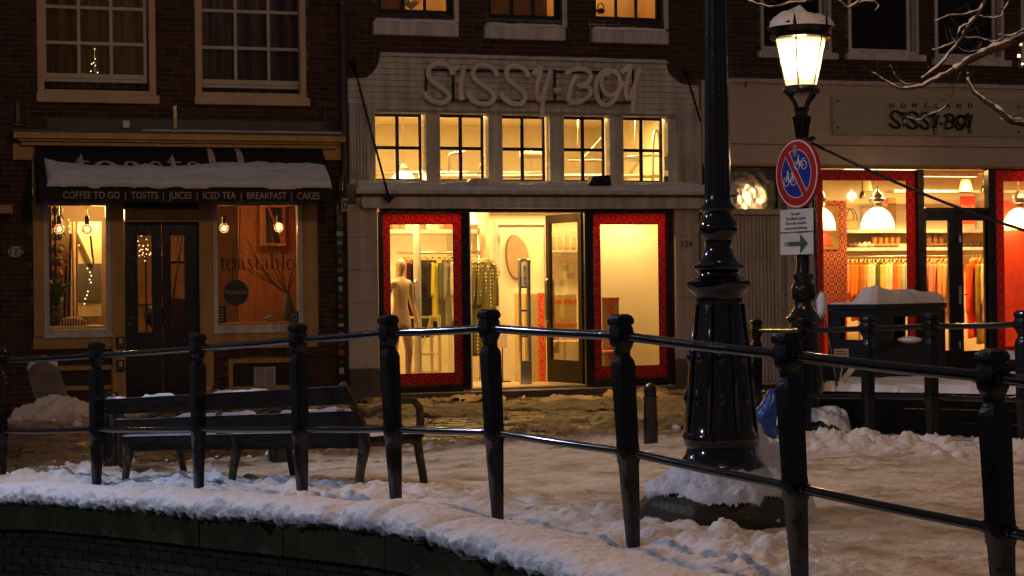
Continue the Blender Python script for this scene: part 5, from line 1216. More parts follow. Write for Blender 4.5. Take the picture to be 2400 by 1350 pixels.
for i, (px, c) in enumerate(((1997, (.15, .08, .05)), (2008, (.2, .12, .08)), (2020, (.85, .8, .65)), (2030, (.85, .8, .65)), (2042, (.45, .42, .25)))):
    u, z = F(px, 578, ds+.1); shoe(['dark strappy sandal', 'brown strappy sandal', 'white slipper', 'second white slipper', 'olive slipper'][i]+' on the lower shelf left of the tan boots', 'slipper', u, ds+.1, zs2, .2, mat('sl%d' % i, c), 0, .5)
for i in range(3):
    u, z = F(2184+i*14, 578, ds+.1); shoe(['left', 'middle', 'right'][i]+' dark brown leopard ankle boot behind the left door pane', 'leopard_boot', u, ds+.1, zs2, .17, mat('leopard', (.30, .13, .05), (.03, .015, .01), .6, 60, thr=(.45, .52)), .21, 2.7, 'leopard boots on the shelf')
for i in range(4):
    u, z = F(2264+i*13, 578, ds+.1); shoe(['first', 'second', 'third', 'fourth'][i]+' dark brown low shoe from the left behind the right door pane', 'low_shoe', u, ds+.1, zs2, .2, DLEA, 0, .4+.2*i, 'dark shoes on the shelf')
t = fthing_box('folded_cloth', 'folded white cloth at the right end of the tan boots', 'cloth', 2107, 572, 2127, 580, ds-.0, .2, PALEY)
# sale posters and frames on the back wall
def poster(name, label, x0, y0, x1, y1, d, c, s=None, sz=.1):
    q = FR(x0, y0, x1, y1, d); t = thing(name, label, 'poster', (q[0], d, q[2]), MF); MB().box(q[0], q[1], d, d+.01, q[2], q[3]).build('sheet', mat(name+str(x0), c), t)
    if s: text('lettering', s, sz, .001, PRINT, t, (q[0]+q[1])/2, d-.003, q[2]+(q[3]-q[2])*.5)
    return t
poster('sale_poster', 'red sale poster behind the transom and right door pane of the right shop', 2251, 460, 2286, 525, 2.6, (.75, .04, .03), 'SALE', .12)
poster('wall_poster', 'small red poster seen behind the middle pendant lamp', 2064, 466, 2080, 482, 2.7, (.6, .05, .05))
q = FR(2018, 483, 2048, 542, D3-.03); MB().ring(q[0], q[1], q[2], q[3], .03, D3-.03, D3-.001).build('picture_frame', WHITEP, B3)
q = FR(2082, 463, 2100, 540, D3-.03); MB().box(q[0], q[1], D3-.03, D3-.001, q[2], q[3]).build('door_panel', mat('ochre door', (.55, .40, .2)), B3)
q = FR(2288, 455, 2296, 540, D3-.03); MB().box(q[0], q[1], D3-.03, D3-.001, q[2], q[3]).build('picture_frame', WHITEP, B3)
# long clothes rail
dr_ = 2.55; zr = F(2100, 601, dr_)[1]
t = thing('long_clothes_rail', 'white scaffold tube rail full of bright clothes in the right shop', 'clothes rail', (F(1986, 601, dr_)[0], dr_, zf3), MF)
a, b = F(1984, 601, dr_)[0], F(2345, 601, dr_)[0]; MB().tube([(a, dr_, zr), (b, dr_, zr)], .02, 8).build('rail', METALG, t, smooth=True)
for px in (2033, 2262, 2340): uu = F(px, 601, dr_)[0]; MB().tube([(uu, dr_+.3, zf3), (uu, dr_+.3, zr+.02), (uu, dr_, zr)], .018, 8).build('upright', METALG, t, smooth=True)
cs = [('salmon', (.75, .32, .2)), ('orange', (.85, .25, .05)), ('deep orange', (.8, .18, .03)), ('tangerine', (.85, .28, .06)), ('rust', (.5, .18, .05)), ('brown', (.35, .15, .05)), ('ochre', (.6, .35, .1)), ('cream', (.75, .65, .45)), ('pale grey', (.6, .58, .48)), ('white', (.8, .75, .6)), ('olive striped', (.16, .17, .05)), ('dark olive', (.10, .11, .03)), ('yellow', (.75, .58, .18)), ('pale yellow', (.8, .68, .35)), ('cream knit', (.75, .65, .42)), ('white', (.8, .74, .58)), ('coral', (.8, .22, .07)), ('orange', (.85, .35, .1)), ('apricot', (.75, .38, .16)), ('mint', (.5, .52, .4)), ('grey striped', (.45, .45, .36)), ('pale green', (.55, .55, .42))]
ORDN = 'first second third fourth fifth sixth seventh eighth ninth tenth eleventh twelfth thirteenth fourteenth fifteenth sixteenth seventeenth eighteenth nineteenth twentieth twenty-first twenty-second'.split()
n_ = len(cs)
LN_ = ['st', 'nd', 'rd']
for i, (cn, c) in enumerate(cs):
    px = 1990+i*6.6; u = F(px, 601, dr_)[0]
    garment('%s hanging top, %s from the left on the long rail in the right shop' % (cn, ORDN[i]), u, dr_, zr, .46, .78+.2*((i*37) % 5)/5, .05, cloth('g%d' % i, c), .95+.12*math.sin(i*2.1), .55, name='shirt')
cs2 = [('rose', (.70, .30, .22), .8), ('pink', (.72, .32, .26), .85), ('dusty pink', (.7, .33, .27), .9), ('peach', (.78, .40, .22), .8), ('apricot', (.75, .38, .18), .9), ('peach', (.75, .42, .22), .85), ('cream knit', (.75, .62, .32), 1.1)]
for i, (cn, c, l) in enumerate(cs2):
    u = F(2176+i*8, 601, dr_)[0]; garment('%s top, %s from the left behind the left door pane' % (cn, ORDN[i]), u, dr_, zr, .46, l, .06, cloth('h%d' % i, c), .8+.15*math.sin(i*1.7), .6, name='shirt')
cs3 = [('brown', (.35, .16, .05), .9), ('rust', (.55, .2, .05), 1.0), ('bright orange', (.9, .16, .03), 1.25), ('bright red orange', (.85, .14, .03), 1.0), ('olive', (.35, .26, .05), 1.35), ('cream', (.8, .68, .4), 1.0)]
for i, (cn, c, l) in enumerate(cs3):
    u = F(2262+i*9, 601, dr_-.3)[0]; garment('%s long garment, %s from the left behind the right door pane' % (cn, ORDN[i]), u, dr_-.3*(i > 1), zr, .5, l, .07, cloth('k%d' % i, c), .75+.15*math.sin(i*1.7), .6, name='dress')
# banners
q = FR(1905, 470, 1985, 704, 1.0)
t = thing('carpet_banner', 'orange ornament banner with rings of circles behind the traffic sign', 'banner', (q[0], 1.0, q[2]), MF)
MB().box(q[0], q[1], 1.0, 1.008, q[2], q[3]).build('sheet', CARPET, t); q2 = FR(1905, 704, 1985, 900, 1.0); MB().box(q2[0], q2[1], .99, 1.01, q2[2], q2[3]).build('lower_sheet', mat('red orange sheet', (.80, .07, .03), None, .6, trans=.3), t)
q3 = FR(1912, 482, 1966, 585, .99); MB().box(q3[0], q3[1], .985, .996, q3[2], q3[3]).build('print_panel', mat('printed portrait niche', (.42, .22, .08), (.34, .16, .05), .6, 6), t)
q4 = FR(1922, 540, 1950, 575, .98); MB().prism([(q4[0], q4[2]), (q4[1], q4[2]), (q4[1]-.05, q4[3]), (q4[0]+.05, q4[3])], .978, .984).build('print_lampshade', mat('pr red', (.7, .1, .05)), t)
MB().box(q2[1], q2[1]+.25, 1.0, 1.01, zf3, q2[2]+.5).build('lower_sheet', mat('red orange sheet', (.80, .07, .03)), t)
q = FR(2352, 470, 2640, 900, .95)
t = thing('red_banner', 'large plain orange red banner hanging in the far right shop window', 'banner', (q[0], .95, q[2]), MF)
n = 60; X, Z = np.meshgrid(np.linspace(q[0], q[1], n), np.linspace(zf3, q[3], 30), indexing='ij'); P = np.stack([X, .95+.012*np.sin(X*9+Z*2)+.01*np.sin(X*5-Z*6), Z], -1)
grid_mesh('sheet', P, mat('red orange sheet', (.80, .07, .03)), parent=t)
area('banner_area_light', toW(F(2420, 500, .5)[0], .35, C3Z-.1), 50, WARM, .8, .1, (R(-35), 0, ALPHA))

# ================================================================== THE GROUND
posts = [(-3.95, 13.8, -.01), (-3.07, 13.2, .04), (-2.12, 12.07, .12), (-1.31, 10.94, .20), (-.70, 10.14, .256), (-.12, 9.40, .29), (.51, 8.40, .27), (1.13, 7.37, .21), (1.71, 6.40, .16)]
posts2 = [(2.19, 16.1, .09), (2.43, 14.9, .12), (2.85, 14.4, .14), (3.22, 13.8, .165), (3.70, 13.0, .19), (4.3, 12.1, .2)]
ext_l = [(-5.1, 14.45, -.03), (-7, 15.3, -.05), (-11, 16.6, -.05)]
ext_r = [(2.2, 5.3, .12), (2.7, 4.0, .1), (3.2, 2.0, .1), (3.4, -2, .1)]
rail_line = list(reversed(ext_l))+posts+ext_r
CP = [*posts, *posts2, *ext_l, *ext_r, (-.96, 11.05, .197), (-2.92, 13.33, .06), (1.14, 14.8, .15), (-3.1, 14.0, .0), (-1.9, 14.4, .03), (1.09, 9.3, .22), (2.5, 7.4, .2), (3.4, 9, .2), (2.2, 11.5, .2), (0, 13, .2), (-1, 13, .12), (5, 9, .2), (6, 12, .2), (.2, 11.5, .24),
      *[(x, 23.5+.315*x, .0) for x in np.arange(-9, 12, 1.5)], *[(x, 20+.2*x, .03) for x in np.arange(-9, 12, 1.5)], *[(x, 17, .06) for x in np.arange(-9, 10, 1.5)], (2.56, 15.8, .12), (-6, 17, 0), (8, 14, .15)]
CP = np.array(CP)
def ground(x, y):
    x = np.asarray(x, float); y = np.asarray(y, float); n = 0; d = 0
    for cx, cy_, cz in CP:
        r2 = (x-cx)**2+(y-cy_)**2; w = np.exp(-r2/(2*.62**2))+.02*np.exp(-r2/(2*2.0**2))+1e-5/(1+r2*r2); n = n+w*cz; d = d+w
    return n/d
RL = np.array([(p[0], p[1]) for p in rail_line])
def catmull(P_, n):
    out = smooth_path([(p[0], p[1], p[2]) for p in P_], n); return np.array([tuple(v) for v in out])
RC = catmull(rail_line, 12)
T_ = np.gradient(RC[:, :2], axis=0); T_ /= np.linalg.norm(T_, axis=1)[:, None]
NRM = np.stack([T_[:, 1], -T_[:, 0]], 1)          # pointing to the canal side (left turn of travel)
if (NRM[len(NRM)//2] @ np.array([-.8, -.6])) < 0: NRM = -NRM
EDGE = RC[:, :2]+NRM*.58
def sdist(X, Y):      # signed distance to the quay edge, positive on the street side
    best = np.full(X.shape, 1e9); sg = np.zeros(X.shape)
    for i in range(len(EDGE)-1):
        a, b = EDGE[i], EDGE[i+1]; ab = b-a; L2 = ab @ ab
        t = np.clip(((X-a[0])*ab[0]+(Y-a[1])*ab[1])/L2, 0, 1); dx = X-a[0]-t*ab[0]; dy = Y-a[1]-t*ab[1]; d = np.hypot(dx, dy)
        m_ = d < best; best = np.where(m_, d, best); sg = np.where(m_, -np.sign(dx*NRM[i][0]+dy*NRM[i][1]), sg)
    return best*sg
# wet brick paving: base sheet and the pavers of the street
PAVE = mat('wet street brick', (.065, .027, .014), (.026, .014, .010), .40, 7, .8, 70, island=.35, rvar=.2)
xs = np.linspace(-14, 16, 121); ys = np.linspace(4, 32, 113); X, Y = np.meshgrid(xs, ys, indexing='ij'); Z = ground(X, Y)-.012
sd_ = sdist(X, Y)
o, _ = grid_mesh('street', np.stack([X, Y, Z], -1), mat('wet joint sand', (.02, .015, .011), None, .5, 20, .5, 80), mask=sd_ > -.15); tag(o, kind='structure')
PVV = []; PVF = []
def paver(x, y, a, l, w, z):
    ca, sa = math.cos(a), math.sin(a); o_ = len(PVV); tlx, tly = random.uniform(-.003, .003), random.uniform(-.003, .003)
    for s, t_, h_ in ((-1, -1, -.03), (1, -1, -.03), (1, 1, -.03), (-1, 1, -.03), (-1, -1, 0), (1, -1, 0), (1, 1, 0), (-1, 1, 0)):
        k = 1 if h_ < 0 else .93; px = s*l/2*k; py = t_*w/2*k; PVV.append((x+px*ca-py*sa, y+px*sa+py*ca, z+h_+tlx*s+tly*t_))
    PVF.extend([(o_+4, o_+5, o_+6, o_+7), (o_, o_+1, o_+5, o_+4), (o_+1, o_+2, o_+6, o_+5), (o_+2, o_+3, o_+7, o_+6), (o_+3, o_, o_+4, o_+7)])
pl = []
for r in range(0, 98):
    off = (r % 2)*.105
    for c in range(-36, 62):
        u = c*.212+off; v = -8.6+r*.105
        if v > 0: continue
        p = MF @ Vector((u, v-.06, 0)); pl.append((p.x, p.y))
pl = np.array(pl); gz = ground(pl[:, 0], pl[:, 1]); inside = sdist(pl[:, 0], pl[:, 1]) > .3
near = []
for (x, y), z, i_ in zip(pl, gz, inside):
    if i_: paver(x, y, ALPHA+random.uniform(-.05, .05), .203, .097, z+random.uniform(-.005, .006))
me = bpy.data.meshes.new('paving_bricks'); me.from_pydata(PVV, [], PVF); me.materials.append(PAVE); o = bpy.data.objects.new('paving_bricks', me); COL.objects.link(o); tag(o, 'wet brown brick paving of the street in front of the shops', 'paving', kind='stuff')
# quay: coping stones and brick wall on the canal side
QW = thing('quay_wall', 'mossy quay wall with dark green coping stones under the snowy canal edge', 'wall', (-3, 13, -1.5))
COPM = mat('mossy coping stone', (.042, .042, .009), (.013, .013, .006), .55, 4, .8, 45, thr=(.3, .7), detail=8)
QBR = mat('quay brick', (.030, .013, .008), (.012, .008, .006), .8, 8, .8, 60, island=.4)
arc = np.concatenate([[0], np.cumsum(np.linalg.norm(np.diff(EDGE, axis=0), axis=1))])
def at_edge(s, w=0.0):        # w: offset toward the street
    x = np.interp(s, arc, EDGE[:, 0]); y = np.interp(s, arc, EDGE[:, 1]); nx = np.interp(s, arc, NRM[:, 0]); ny = np.interp(s, arc, NRM[:, 1]); z = np.interp(s, arc, RC[:, 2])
    return x-nx*w, y-ny*w, z
def s_at(px):                 # arc position where the edge crosses a photo column
    best = min(range(len(EDGE)), key=lambda i: abs(1200+EDGE[i][0]/max(EDGE[i][1], .5)*FPX-px) if EDGE[i][1] > 5 else 1e9)
    i = max(1, min(len(EDGE)-2, best)); f = lambda k: 1200+EDGE[k][0]/EDGE[k][1]*FPX
    j = i if f(i) >= px else i+1; a, b = f(j-1), f(j); return arc[j-1]+(arc[j]-arc[j-1])*(px-a)/(b-a)
cuts = [s_at(px) for px in (-420, -260, -100, 110, 460, 655, 895, 1130, 1330)]+[s_at(1330)+.9*k for k in range(1, 7)]
cuts = [cuts[0]-1.1*k for k in range(5, 0, -1)]+cuts
CH = .20
for a, b in zip(cuts, cuts[1:]):
    m = MB(); K = 6; V = []; rd = random.uniform(-.006, .006)
    for k in range(K+1):
        s = a+.006+(b-a-.012)*k/K; z = at_edge(s)[2]
        for w, dz in ((.0+rd, -CH), (.0+rd, -.02), (.025+rd, .0), (.42, .0), (.42, -CH)):
            x, y, _ = at_edge(s, w); V.append((x, y, z-.02+dz))
    Fc = [(k*5+i, k*5+(i+1) % 5, (k+1)*5+(i+1) % 5, (k+1)*5+i) for k in range(K) for i in range(5)]+[(4, 3, 2, 1, 0), tuple(K*5+i for i in range(5))]
    m.add(V, Fc).build('coping_stone', COPM, QW)
V = []; K = 160; s0_, s1_ = cuts[0], cuts[-1]
for k in range(K+1):
    s = s0_+(s1_-s0_)*k/K; z = at_edge(s)[2]-.02-CH
    for w, zz in ((.06, -1.6), (.06, z-.001)): x, y, _ = at_edge(s, w); V.append((x, y, zz))
MB().add(V, [(2*k, 2*k+2, 2*k+3, 2*k+1) for k in range(K)]).build('wall_core', mat('dark mortar', (.02, .015, .011), None, .9), QW)
nb = 0; qrest = MB(); qm = {}
bmq = bpy.data.meshes.new('brick'); bb = MB().box(-.1, .1, -.014, .02, -.026, .026); bmq.from_pydata(bb.v, [], bb.f); bmq.materials.append(QBR)
for r in range(16):
    s = s0_+.1*(r % 2)
    while s < s1_-.2:
        x, y, z = at_edge(s+.1, .06); zz = z-.02-CH-.032-r*.064; x2, y2, _ = at_edge(s+.12, .06); ang = math.atan2(y2-y, x2-x)
        px, py = proj((x, y, zz))
        if nb < 300 and -60 < px < 2400 and py < 1370 and r < 6:
            o = bpy.data.objects.new('brick', bmq); COL.objects.link(o); o.parent = QW; o.location = (x+3, y-13, zz+1.5); o.rotation_euler = (0, 0, ang); nb += 1
        elif r < 8:
            M_ = Matrix.Rotation(ang, 3, 'Z'); qrest.add([tuple((M_ @ Vector(v))+Vector((x, y, zz))) for v in bb.v], bb.f)
        s += .211
o = qrest.build('brickwork', QBR, QW); tag(o, kind='stuff')
o = MB().add([(-60, -30, -1.45), (60, -30, -1.45), (60, 40, -1.45), (-60, 40, -1.45)], [(0, 1, 2, 3)]).build('canal_water', mat('dark canal water', (.01, .012, .012), None, .08, 2, .3, 3)); tag(o, kind='structure')
o = MB().add([(-90, 4, -.35), (-13.9, 4, -.35), (-13.9, 60, -.35), (-90, 60, -.35)], [(0, 1, 2, 3)]).add([(15.9, 4, -.35), (90, 4, -.35), (90, 60, -.35), (15.9, 60, -.35)], [(0, 1, 2, 3)]).build('ground', STONEG); tag(o, kind='structure')
# ------------------------------------------------------------------ snow cover
SNOWD = bpy.data.materials.new('trodden snow'); SNOWD.use_nodes = True; nt = SNOWD.node_tree; L = nt.links.new; p = nt.nodes['Principled BSDF']
p.inputs['Roughness'].default_value = .6; p.inputs['Specular IOR Level'].default_value = .3
at = _n(nt, 'ShaderNodeAttribute', attribute_name='dirt'); tc = _n(nt, 'ShaderNodeTexCoord'); no = _n(nt, 'ShaderNodeTexNoise'); no.inputs['Scale'].default_value = 3.5; no.inputs['Detail'].default_value = 7; L(tc.outputs['Object'], no.inputs['Vector'])
ma = _n(nt, 'ShaderNodeMath', operation='MULTIPLY_ADD'); L(no.outputs['Fac'], ma.inputs[0]); ma.inputs[1].default_value = .9; ma.inputs[2].default_value = -.45
m2 = _n(nt, 'ShaderNodeMath', operation='ADD'); m2.use_clamp = True; L(ma.outputs[0], m2.inputs[0]); L(at.outputs['Fac'], m2.inputs[1])
cr = _n(nt, 'ShaderNodeValToRGB'); e0, e1 = cr.color_ramp.elements; e0.color = (.80, .80, .84, 1); e0.position = .1; e1.color = (.17, .105, .06, 1); e1.position = .95; ee = cr.color_ramp.elements.new(.5); ee.color = (.66, .58, .47, 1)
L(m2.outputs[0], cr.inputs[0]); L(cr.outputs[0], p.inputs['Base Color'])
n3 = _n(nt, 'ShaderNodeTexNoise'); n3.inputs['Scale'].default_value = 34; n3.inputs['Detail'].default_value = 6; L(tc.outputs['Object'], n3.inputs['Vector']); bp = _n(nt, 'ShaderNodeBump'); bp.inputs['Distance'].default_value = .013; bp.inputs['Strength'].default_value = .9; L(n3.outputs['Fac'], bp.inputs['Height']); L(bp.outputs[0], p.inputs['Normal'])
def sstep(a, b, x): t = np.clip((x-a)/(b-a), 0, 1); return t*t*(3-2*t)
def bump_g(X, Y, x, y, sx, sy, a=0):
    ca, sa = math.cos(a), math.sin(a); dx = (X-x)*ca+(Y-y)*sa; dy = -(X-x)*sa+(Y-y)*ca; return np.exp(-(dx/sx)**2-(dy/sy)**2)
def snow_h(X, Y, SD_):
    big = fbm(X*.9, Y*.9, 4, 3); mid = fbm(X*3.1, Y*3.1, 4, 21); fine = fbm(X*11, Y*11, 4, 5); lump = np.abs(fbm(X*6, Y*6, 4, 33)-.5)*2
    FYc = (Y-FY-.315*X)*CA                       # depth frame: 0 at facade, negative toward the canal
    # trodden pavement
    rid = 1-np.abs(2*fbm(X*14, Y*14, 4, 61)-1); crs = np.abs(fbm(X*24, Y*24, 3, 71)-.5)*2
    H = .062+.03*(big-.5)+.036*(mid-.5)+.028*(fine-.5)+.009*(rid-.75)+.005*(crs-.3)
    # wet carriageway: no snow between the tracks
    w = FYc+.9*(big-.5)+.5*(mid-.5)
    left = sstep(-1.5, -3.5, X)
    near_edge = -8.1-.5*left+np.clip(X-1.5, 0, 5)*.25
    road = sstep(near_edge-.55, near_edge+.35, w)*(1-sstep(-.5, .0, w+.3*mid)*.0)
    H = H-road*.10
    patch = sstep(.36, .50, fbm(X*1.3+5, Y*.9+2, 5, 77))*road*(.048+.032*sstep(-6, -1.5, w)+.03*rid*sstep(.45, .7, mid))
    H = H+patch
    slush = np.exp(-((w-near_edge+.75)/.42)**2); H = H+slush*(.035+.06*lump+.03*(fine-.5))
    # snow heaps
    heap = bump_g(X, Y, -4.9, 18.8, 1.25, .7)+.8*bump_g(X, Y, -6.5, 19.2, 1.5, .8); H = H+heap*(.24+.10*(mid-.5)+.08*(fine-.5))
    # ploughed row at the foot of the second railing
    bank = np.zeros_like(X)
    for (ax, ay, _), (bx, by, _) in zip(posts2[1:], posts2[2:]+[(6, 9.6, 0)]):
        ab2 = (bx-ax)**2+(by-ay)**2; t = np.clip(((X-ax)*(bx-ax)+(Y-ay)*(by-ay))/ab2, 0, 1); d = np.hypot(X-ax-t*(bx-ax)+.18, Y-ay-t*(by-ay)+.28); bank = np.maximum(bank, np.exp(-(d/.42)**2))
    H = H+bank*(.10+.20*(lump-.25)+.05*(fine-.5))*(1+.3*(big-.5))
    # ragged row behind the canal railing
    rr = np.exp(-((SD_-.80)/.26)**2); amp = .5+.9*sstep(.42, .62, fbm(X*1.7, Y*1.7, 3, 55)); H = H+rr*amp*(.02+.085*lump+.03*(fine-.5))
    near = sstep(8.7, 7.8, Y)*sstep(1.35, .9, X)*np.exp(-((SD_-.75)/.40)**2); H = H+near*(.03+.09*lump)
    dirt = .50+.20*(mid-.5)+.10*(.75-rid)-.34*sstep(1.5, .5, SD_)+.45*slush*(.4+fine)+.75*road-.15*patch/.075-.25*bank-.75*heap+.12*sstep(.45, .7, fbm(X*2.2, Y*5, 4, 90))*sstep(.9, 1.5, SD_)
    return H, np.clip(dirt-.12*rr*amp, 0, 1)
ys_ = [5.2]
while ys_[-1] < 25.5: ys_.append(ys_[-1]+.0125*(ys_[-1]/8)**1.35)
ys_ = np.array(ys_)
def snow_patch(name, label, xa, xb, dx, ysel):
    xs = np.arange(xa, xb, dx); X, Y = np.meshgrid(xs, ysel, indexing='ij')
    SD_ = sdist(X, Y); H, D = snow_h(X, Y, SD_)
    Xc, Yc = np.meshgrid(xs[::6], ysel[::6], indexing='ij'); Zc = ground(Xc, Yc)      # smooth ground, interpolated from a coarser grid
    ix = np.clip(np.searchsorted(xs[::6], xs)-1, 0, len(xs[::6])-2); iy = np.clip(np.searchsorted(ysel[::6], ysel)-1, 0, len(ysel[::6])-2)
    fx = ((xs-xs[::6][ix])/(xs[::6][ix+1]-xs[::6][ix]))[:, None]; fy = ((ysel-ysel[::6][iy])/(ysel[::6][iy+1]-ysel[::6][iy]))[None, :]
    Z = Zc[ix][:, iy]*(1-fx)*(1-fy)+Zc[ix+1][:, iy]*fx*(1-fy)+Zc[ix][:, iy+1]*(1-fx)*fy+Zc[ix+1][:, iy+1]*fx*fy
    rf = random.Random(12)                                    # boot prints pressed into the snow
    for i in range(330):
        px_, py_ = rf.uniform(-4.8, 6.0), rf.uniform(6.2, 15.5); a = ALPHA+rf.gauss(1.57 if rf.random() < .2 else 0, .5)
        i0, i1 = np.searchsorted(xs, (px_-.25, px_+.25)); j0, j1 = np.searchsorted(ysel, (py_-.25, py_+.25))
        if i1-i0 < 3 or j1-j0 < 3: continue
        ca, sa = math.cos(a), math.sin(a); dx_ = X[i0:i1, j0:j1]-px_; dy_ = Y[i0:i1, j0:j1]-py_; u = (dx_*ca+dy_*sa)/.15; v = (-dx_*sa+dy_*ca)/.055; r = np.sqrt(u*u+v*v)
        dp = rf.uniform(.008, .026); sd = SD_[i0:i1, j0:j1] > 1.0
        H[i0:i1, j0:j1] += sd*(-dp*sstep(1.05, .85, r)+dp*.45*np.exp(-((r-1.2)/.18)**2)); D[i0:i1, j0:j1] += sd*.12*sstep(1.05, .85, r)
    FYc = (Y-FY-.315*X)*CA
    for q_, (px_, py_, _) in enumerate(posts):
        H -= .085*np.exp(-((X-px_-(.03 if q_ > 3 else 0))**2+(Y-py_+.10)**2)/.16**2)
    mask = (H > -.012) & (SD_ > .04) & (FYc < -.12)
    P = np.stack([X, Y, Z+H-.012*0], -1)
    o, used = grid_mesh(name, P, SNOWD, mask=mask); a = o.data.attributes.new('dirt', 'FLOAT', 'POINT'); a.data.foreach_set('value', D.reshape(-1)[used].astype(np.float32)); tag(o, label, kind='stuff'); return o
snow_patch('snow_cover', 'trodden snow on the pavement and canal side, thinning to slush on the street', -5.2, 6.4, .020, ys_)
# rounded snow lying on the coping: swept section with overhanging lip
s_a, s_b = s_at(-330), arc[-1]-1.0
ns_ = int((s_b-s_a)/.016); SS = np.linspace(s_a, s_b, ns_)
prof = [(.50, -.03), (.44, .03), (.36, .06), (.28, .078), (.20, .088), (.12, .094), (.05, .092), (-.01, .084), (-.05, .066), (-.075, .040), (-.08, .015), (-.07, -.008), (-.045, -.024), (-.01, -.028), (.03, -.022)]
pr = smooth_path([(a, 0, b) for a, b in prof], 4); PWv = np.array([v.x for v in pr]); PZ = np.array([v.z for v in pr]); nw = len(pr)
X0 = np.interp(SS, arc, EDGE[:, 0]); Y0_ = np.interp(SS, arc, EDGE[:, 1]); NX = np.interp(SS, arc, NRM[:, 0]); NY = np.interp(SS, arc, NRM[:, 1]); ZZ = np.interp(SS, arc, RC[:, 2])
kk = np.arange(nw)/(nw-1)
Sg, Kg = np.meshgrid(SS, kk, indexing='ij')
thick = 1+.55*(fbm(Sg*1.3, Sg*0, 3, 8)-.5)+.25*(fbm(Sg*4, Kg*2, 3, 9)-.5)
gap = np.zeros_like(Sg)
for px, wd in ((318, .10), (790, .07), (1010, .05), (902, .03)): gap = np.maximum(gap, np.exp(-((Sg-s_at(px))/wd)**2))
thick = thick*(1-.45*gap)
nzA = fbm(Sg*9, Kg*6, 4, 12)-.5; rib = (fbm(Sg*38, Kg*2.5, 3, 40)-.5)*sstep(.5, .7, Kg)
wv_ = PWv[None, :]+0*Sg; zv_ = PZ[None, :]*1.0+0*Sg
out = wv_-.022*nzA*2-.040*rib-(.05*(fbm(Sg*2.4, Sg*0+4, 3, 14)-.5)-.01)*sstep(.4, .6, Kg)+.04*gap*sstep(.4, .6, Kg)
zt_s = np.where(zv_ > 0, zv_*thick*1.12, zv_*(1+.6*rib*4))+.022*nzA+.018*(fbm(Sg*22, Kg*14, 3, 31)-.5)
P = np.stack([X0[:, None]-NX[:, None]*out, Y0_[:, None]-NY[:, None]*out, ZZ[:, None]-.008+zt_s], -1)
o, used = grid_mesh('quay_snow', P, SNOWD); a = o.data.attributes.new('dirt', 'FLOAT', 'POINT'); a.data.foreach_set('value', np.clip(.02+.10*gap.reshape(-1)+.06*nzA.reshape(-1), 0, 1)[used].astype(np.float32)); tag(o, 'thick bluish snow cushion overhanging the mossy quay coping', kind='stuff')
# snow clods
ico = bmesh.new(); bmesh.ops.create_icosphere(ico, subdivisions=2, radius=1); IV = np.array([v.co[:] for v in ico.verts]); IF = np.array([[v.index for v in f.verts] for f in ico.faces]); ico.free()
CV = []; CF = []; 
def clod(x, y, r, zo=None):
    z = float(ground(x, y)) if zo is None else zo
    n = IV*(1+.55*(fbm(IV[:, 0]*1.6+x*9, IV[:, 1]*1.6+IV[:, 2]*1.9+y*7, 3, 6)-.5))[:, None]*np.array([1, 1, .75])*r*np.random.uniform(.75, 1.25, 3)
    CF.append(IF+sum(len(c) for c in CV)); CV.append(n+np.array([x, y, z+.03+r*.3]))
rng = random.Random(4); LXa = ray(1690, 1050)[0]*9.35-.02
for i in range(620):
    s = rng.uniform(s_a, arc[-1]-1.5); w = rng.gauss(.84, .16)
    if vnoise(np.array([s*1.7]), np.array([2.]), 3)[0] < .38: continue
    x, y, z = at_edge(s, w); clod(x, y, rng.choice((.012, .018, .025, .03, .045)))
for i in range(420):
    t = rng.random()*4.6; k = min(4, int(t)); q = (posts2[1:]+[(6, 9.6, 0), (6.1, 9.5, 0)]); a_, b_ = q[k], q[k+1]; f_ = t-k
    x = a_[0]+(b_[0]-a_[0])*f_-.15+rng.gauss(0, .2); y = a_[1]+(b_[1]-a_[1])*f_-.28+rng.gauss(0, .25); clod(x, y, rng.choice((.02, .03, .045, .06)), float(ground(x, y))+.05)
for i in range(300):
    x = rng.uniform(-5, 2); y = FY+.315*x-8.7+rng.gauss(0, .45)-(.5 if x < -2 else 0); clod(x, y, rng.choice((.015, .025, .04)))
for i in range(240):
    x = rng.gauss(.62, .35); y = rng.gauss(8.0, .3)
    if y < 8.9-.9*x+.1: continue
    clod(x, y, rng.choice((.02, .03, .04, .06)))
for i in range(30):
    x = rng.gauss(-5.1, .7); y = rng.gauss(18.4, .3); clod(x, y, rng.choice((.015, .025, .04)), .12+.12*rng.random())
for i in range(90):
    a = rng.uniform(0, 6.28); r = rng.uniform(.22, .44); clod(LXa+r*math.cos(a), 9.35+r*math.sin(a), rng.choice((.012, .02, .03)), .20+.30*max(0, (.46-r)/.26)*.9)
for i in range(14): clod(-.55+rng.gauss(0, .12), 10.75+rng.gauss(0, .1), .07)
for i in range(10): clod(-1.15+rng.gauss(0, .10), 10.45+rng.gauss(0, .07), .075)
V = np.concatenate(CV); Fq = np.concatenate(CF); me = bpy.data.meshes.new('snow_clods'); me.from_pydata(V.tolist(), [], Fq.tolist()); me.shade_smooth(); me.materials.append(SNOW); o = bpy.data.objects.new('snow_clods', me); COL.objects.link(o); tag(o, 'loose clods of snow along the railings and the street edge', kind='stuff')
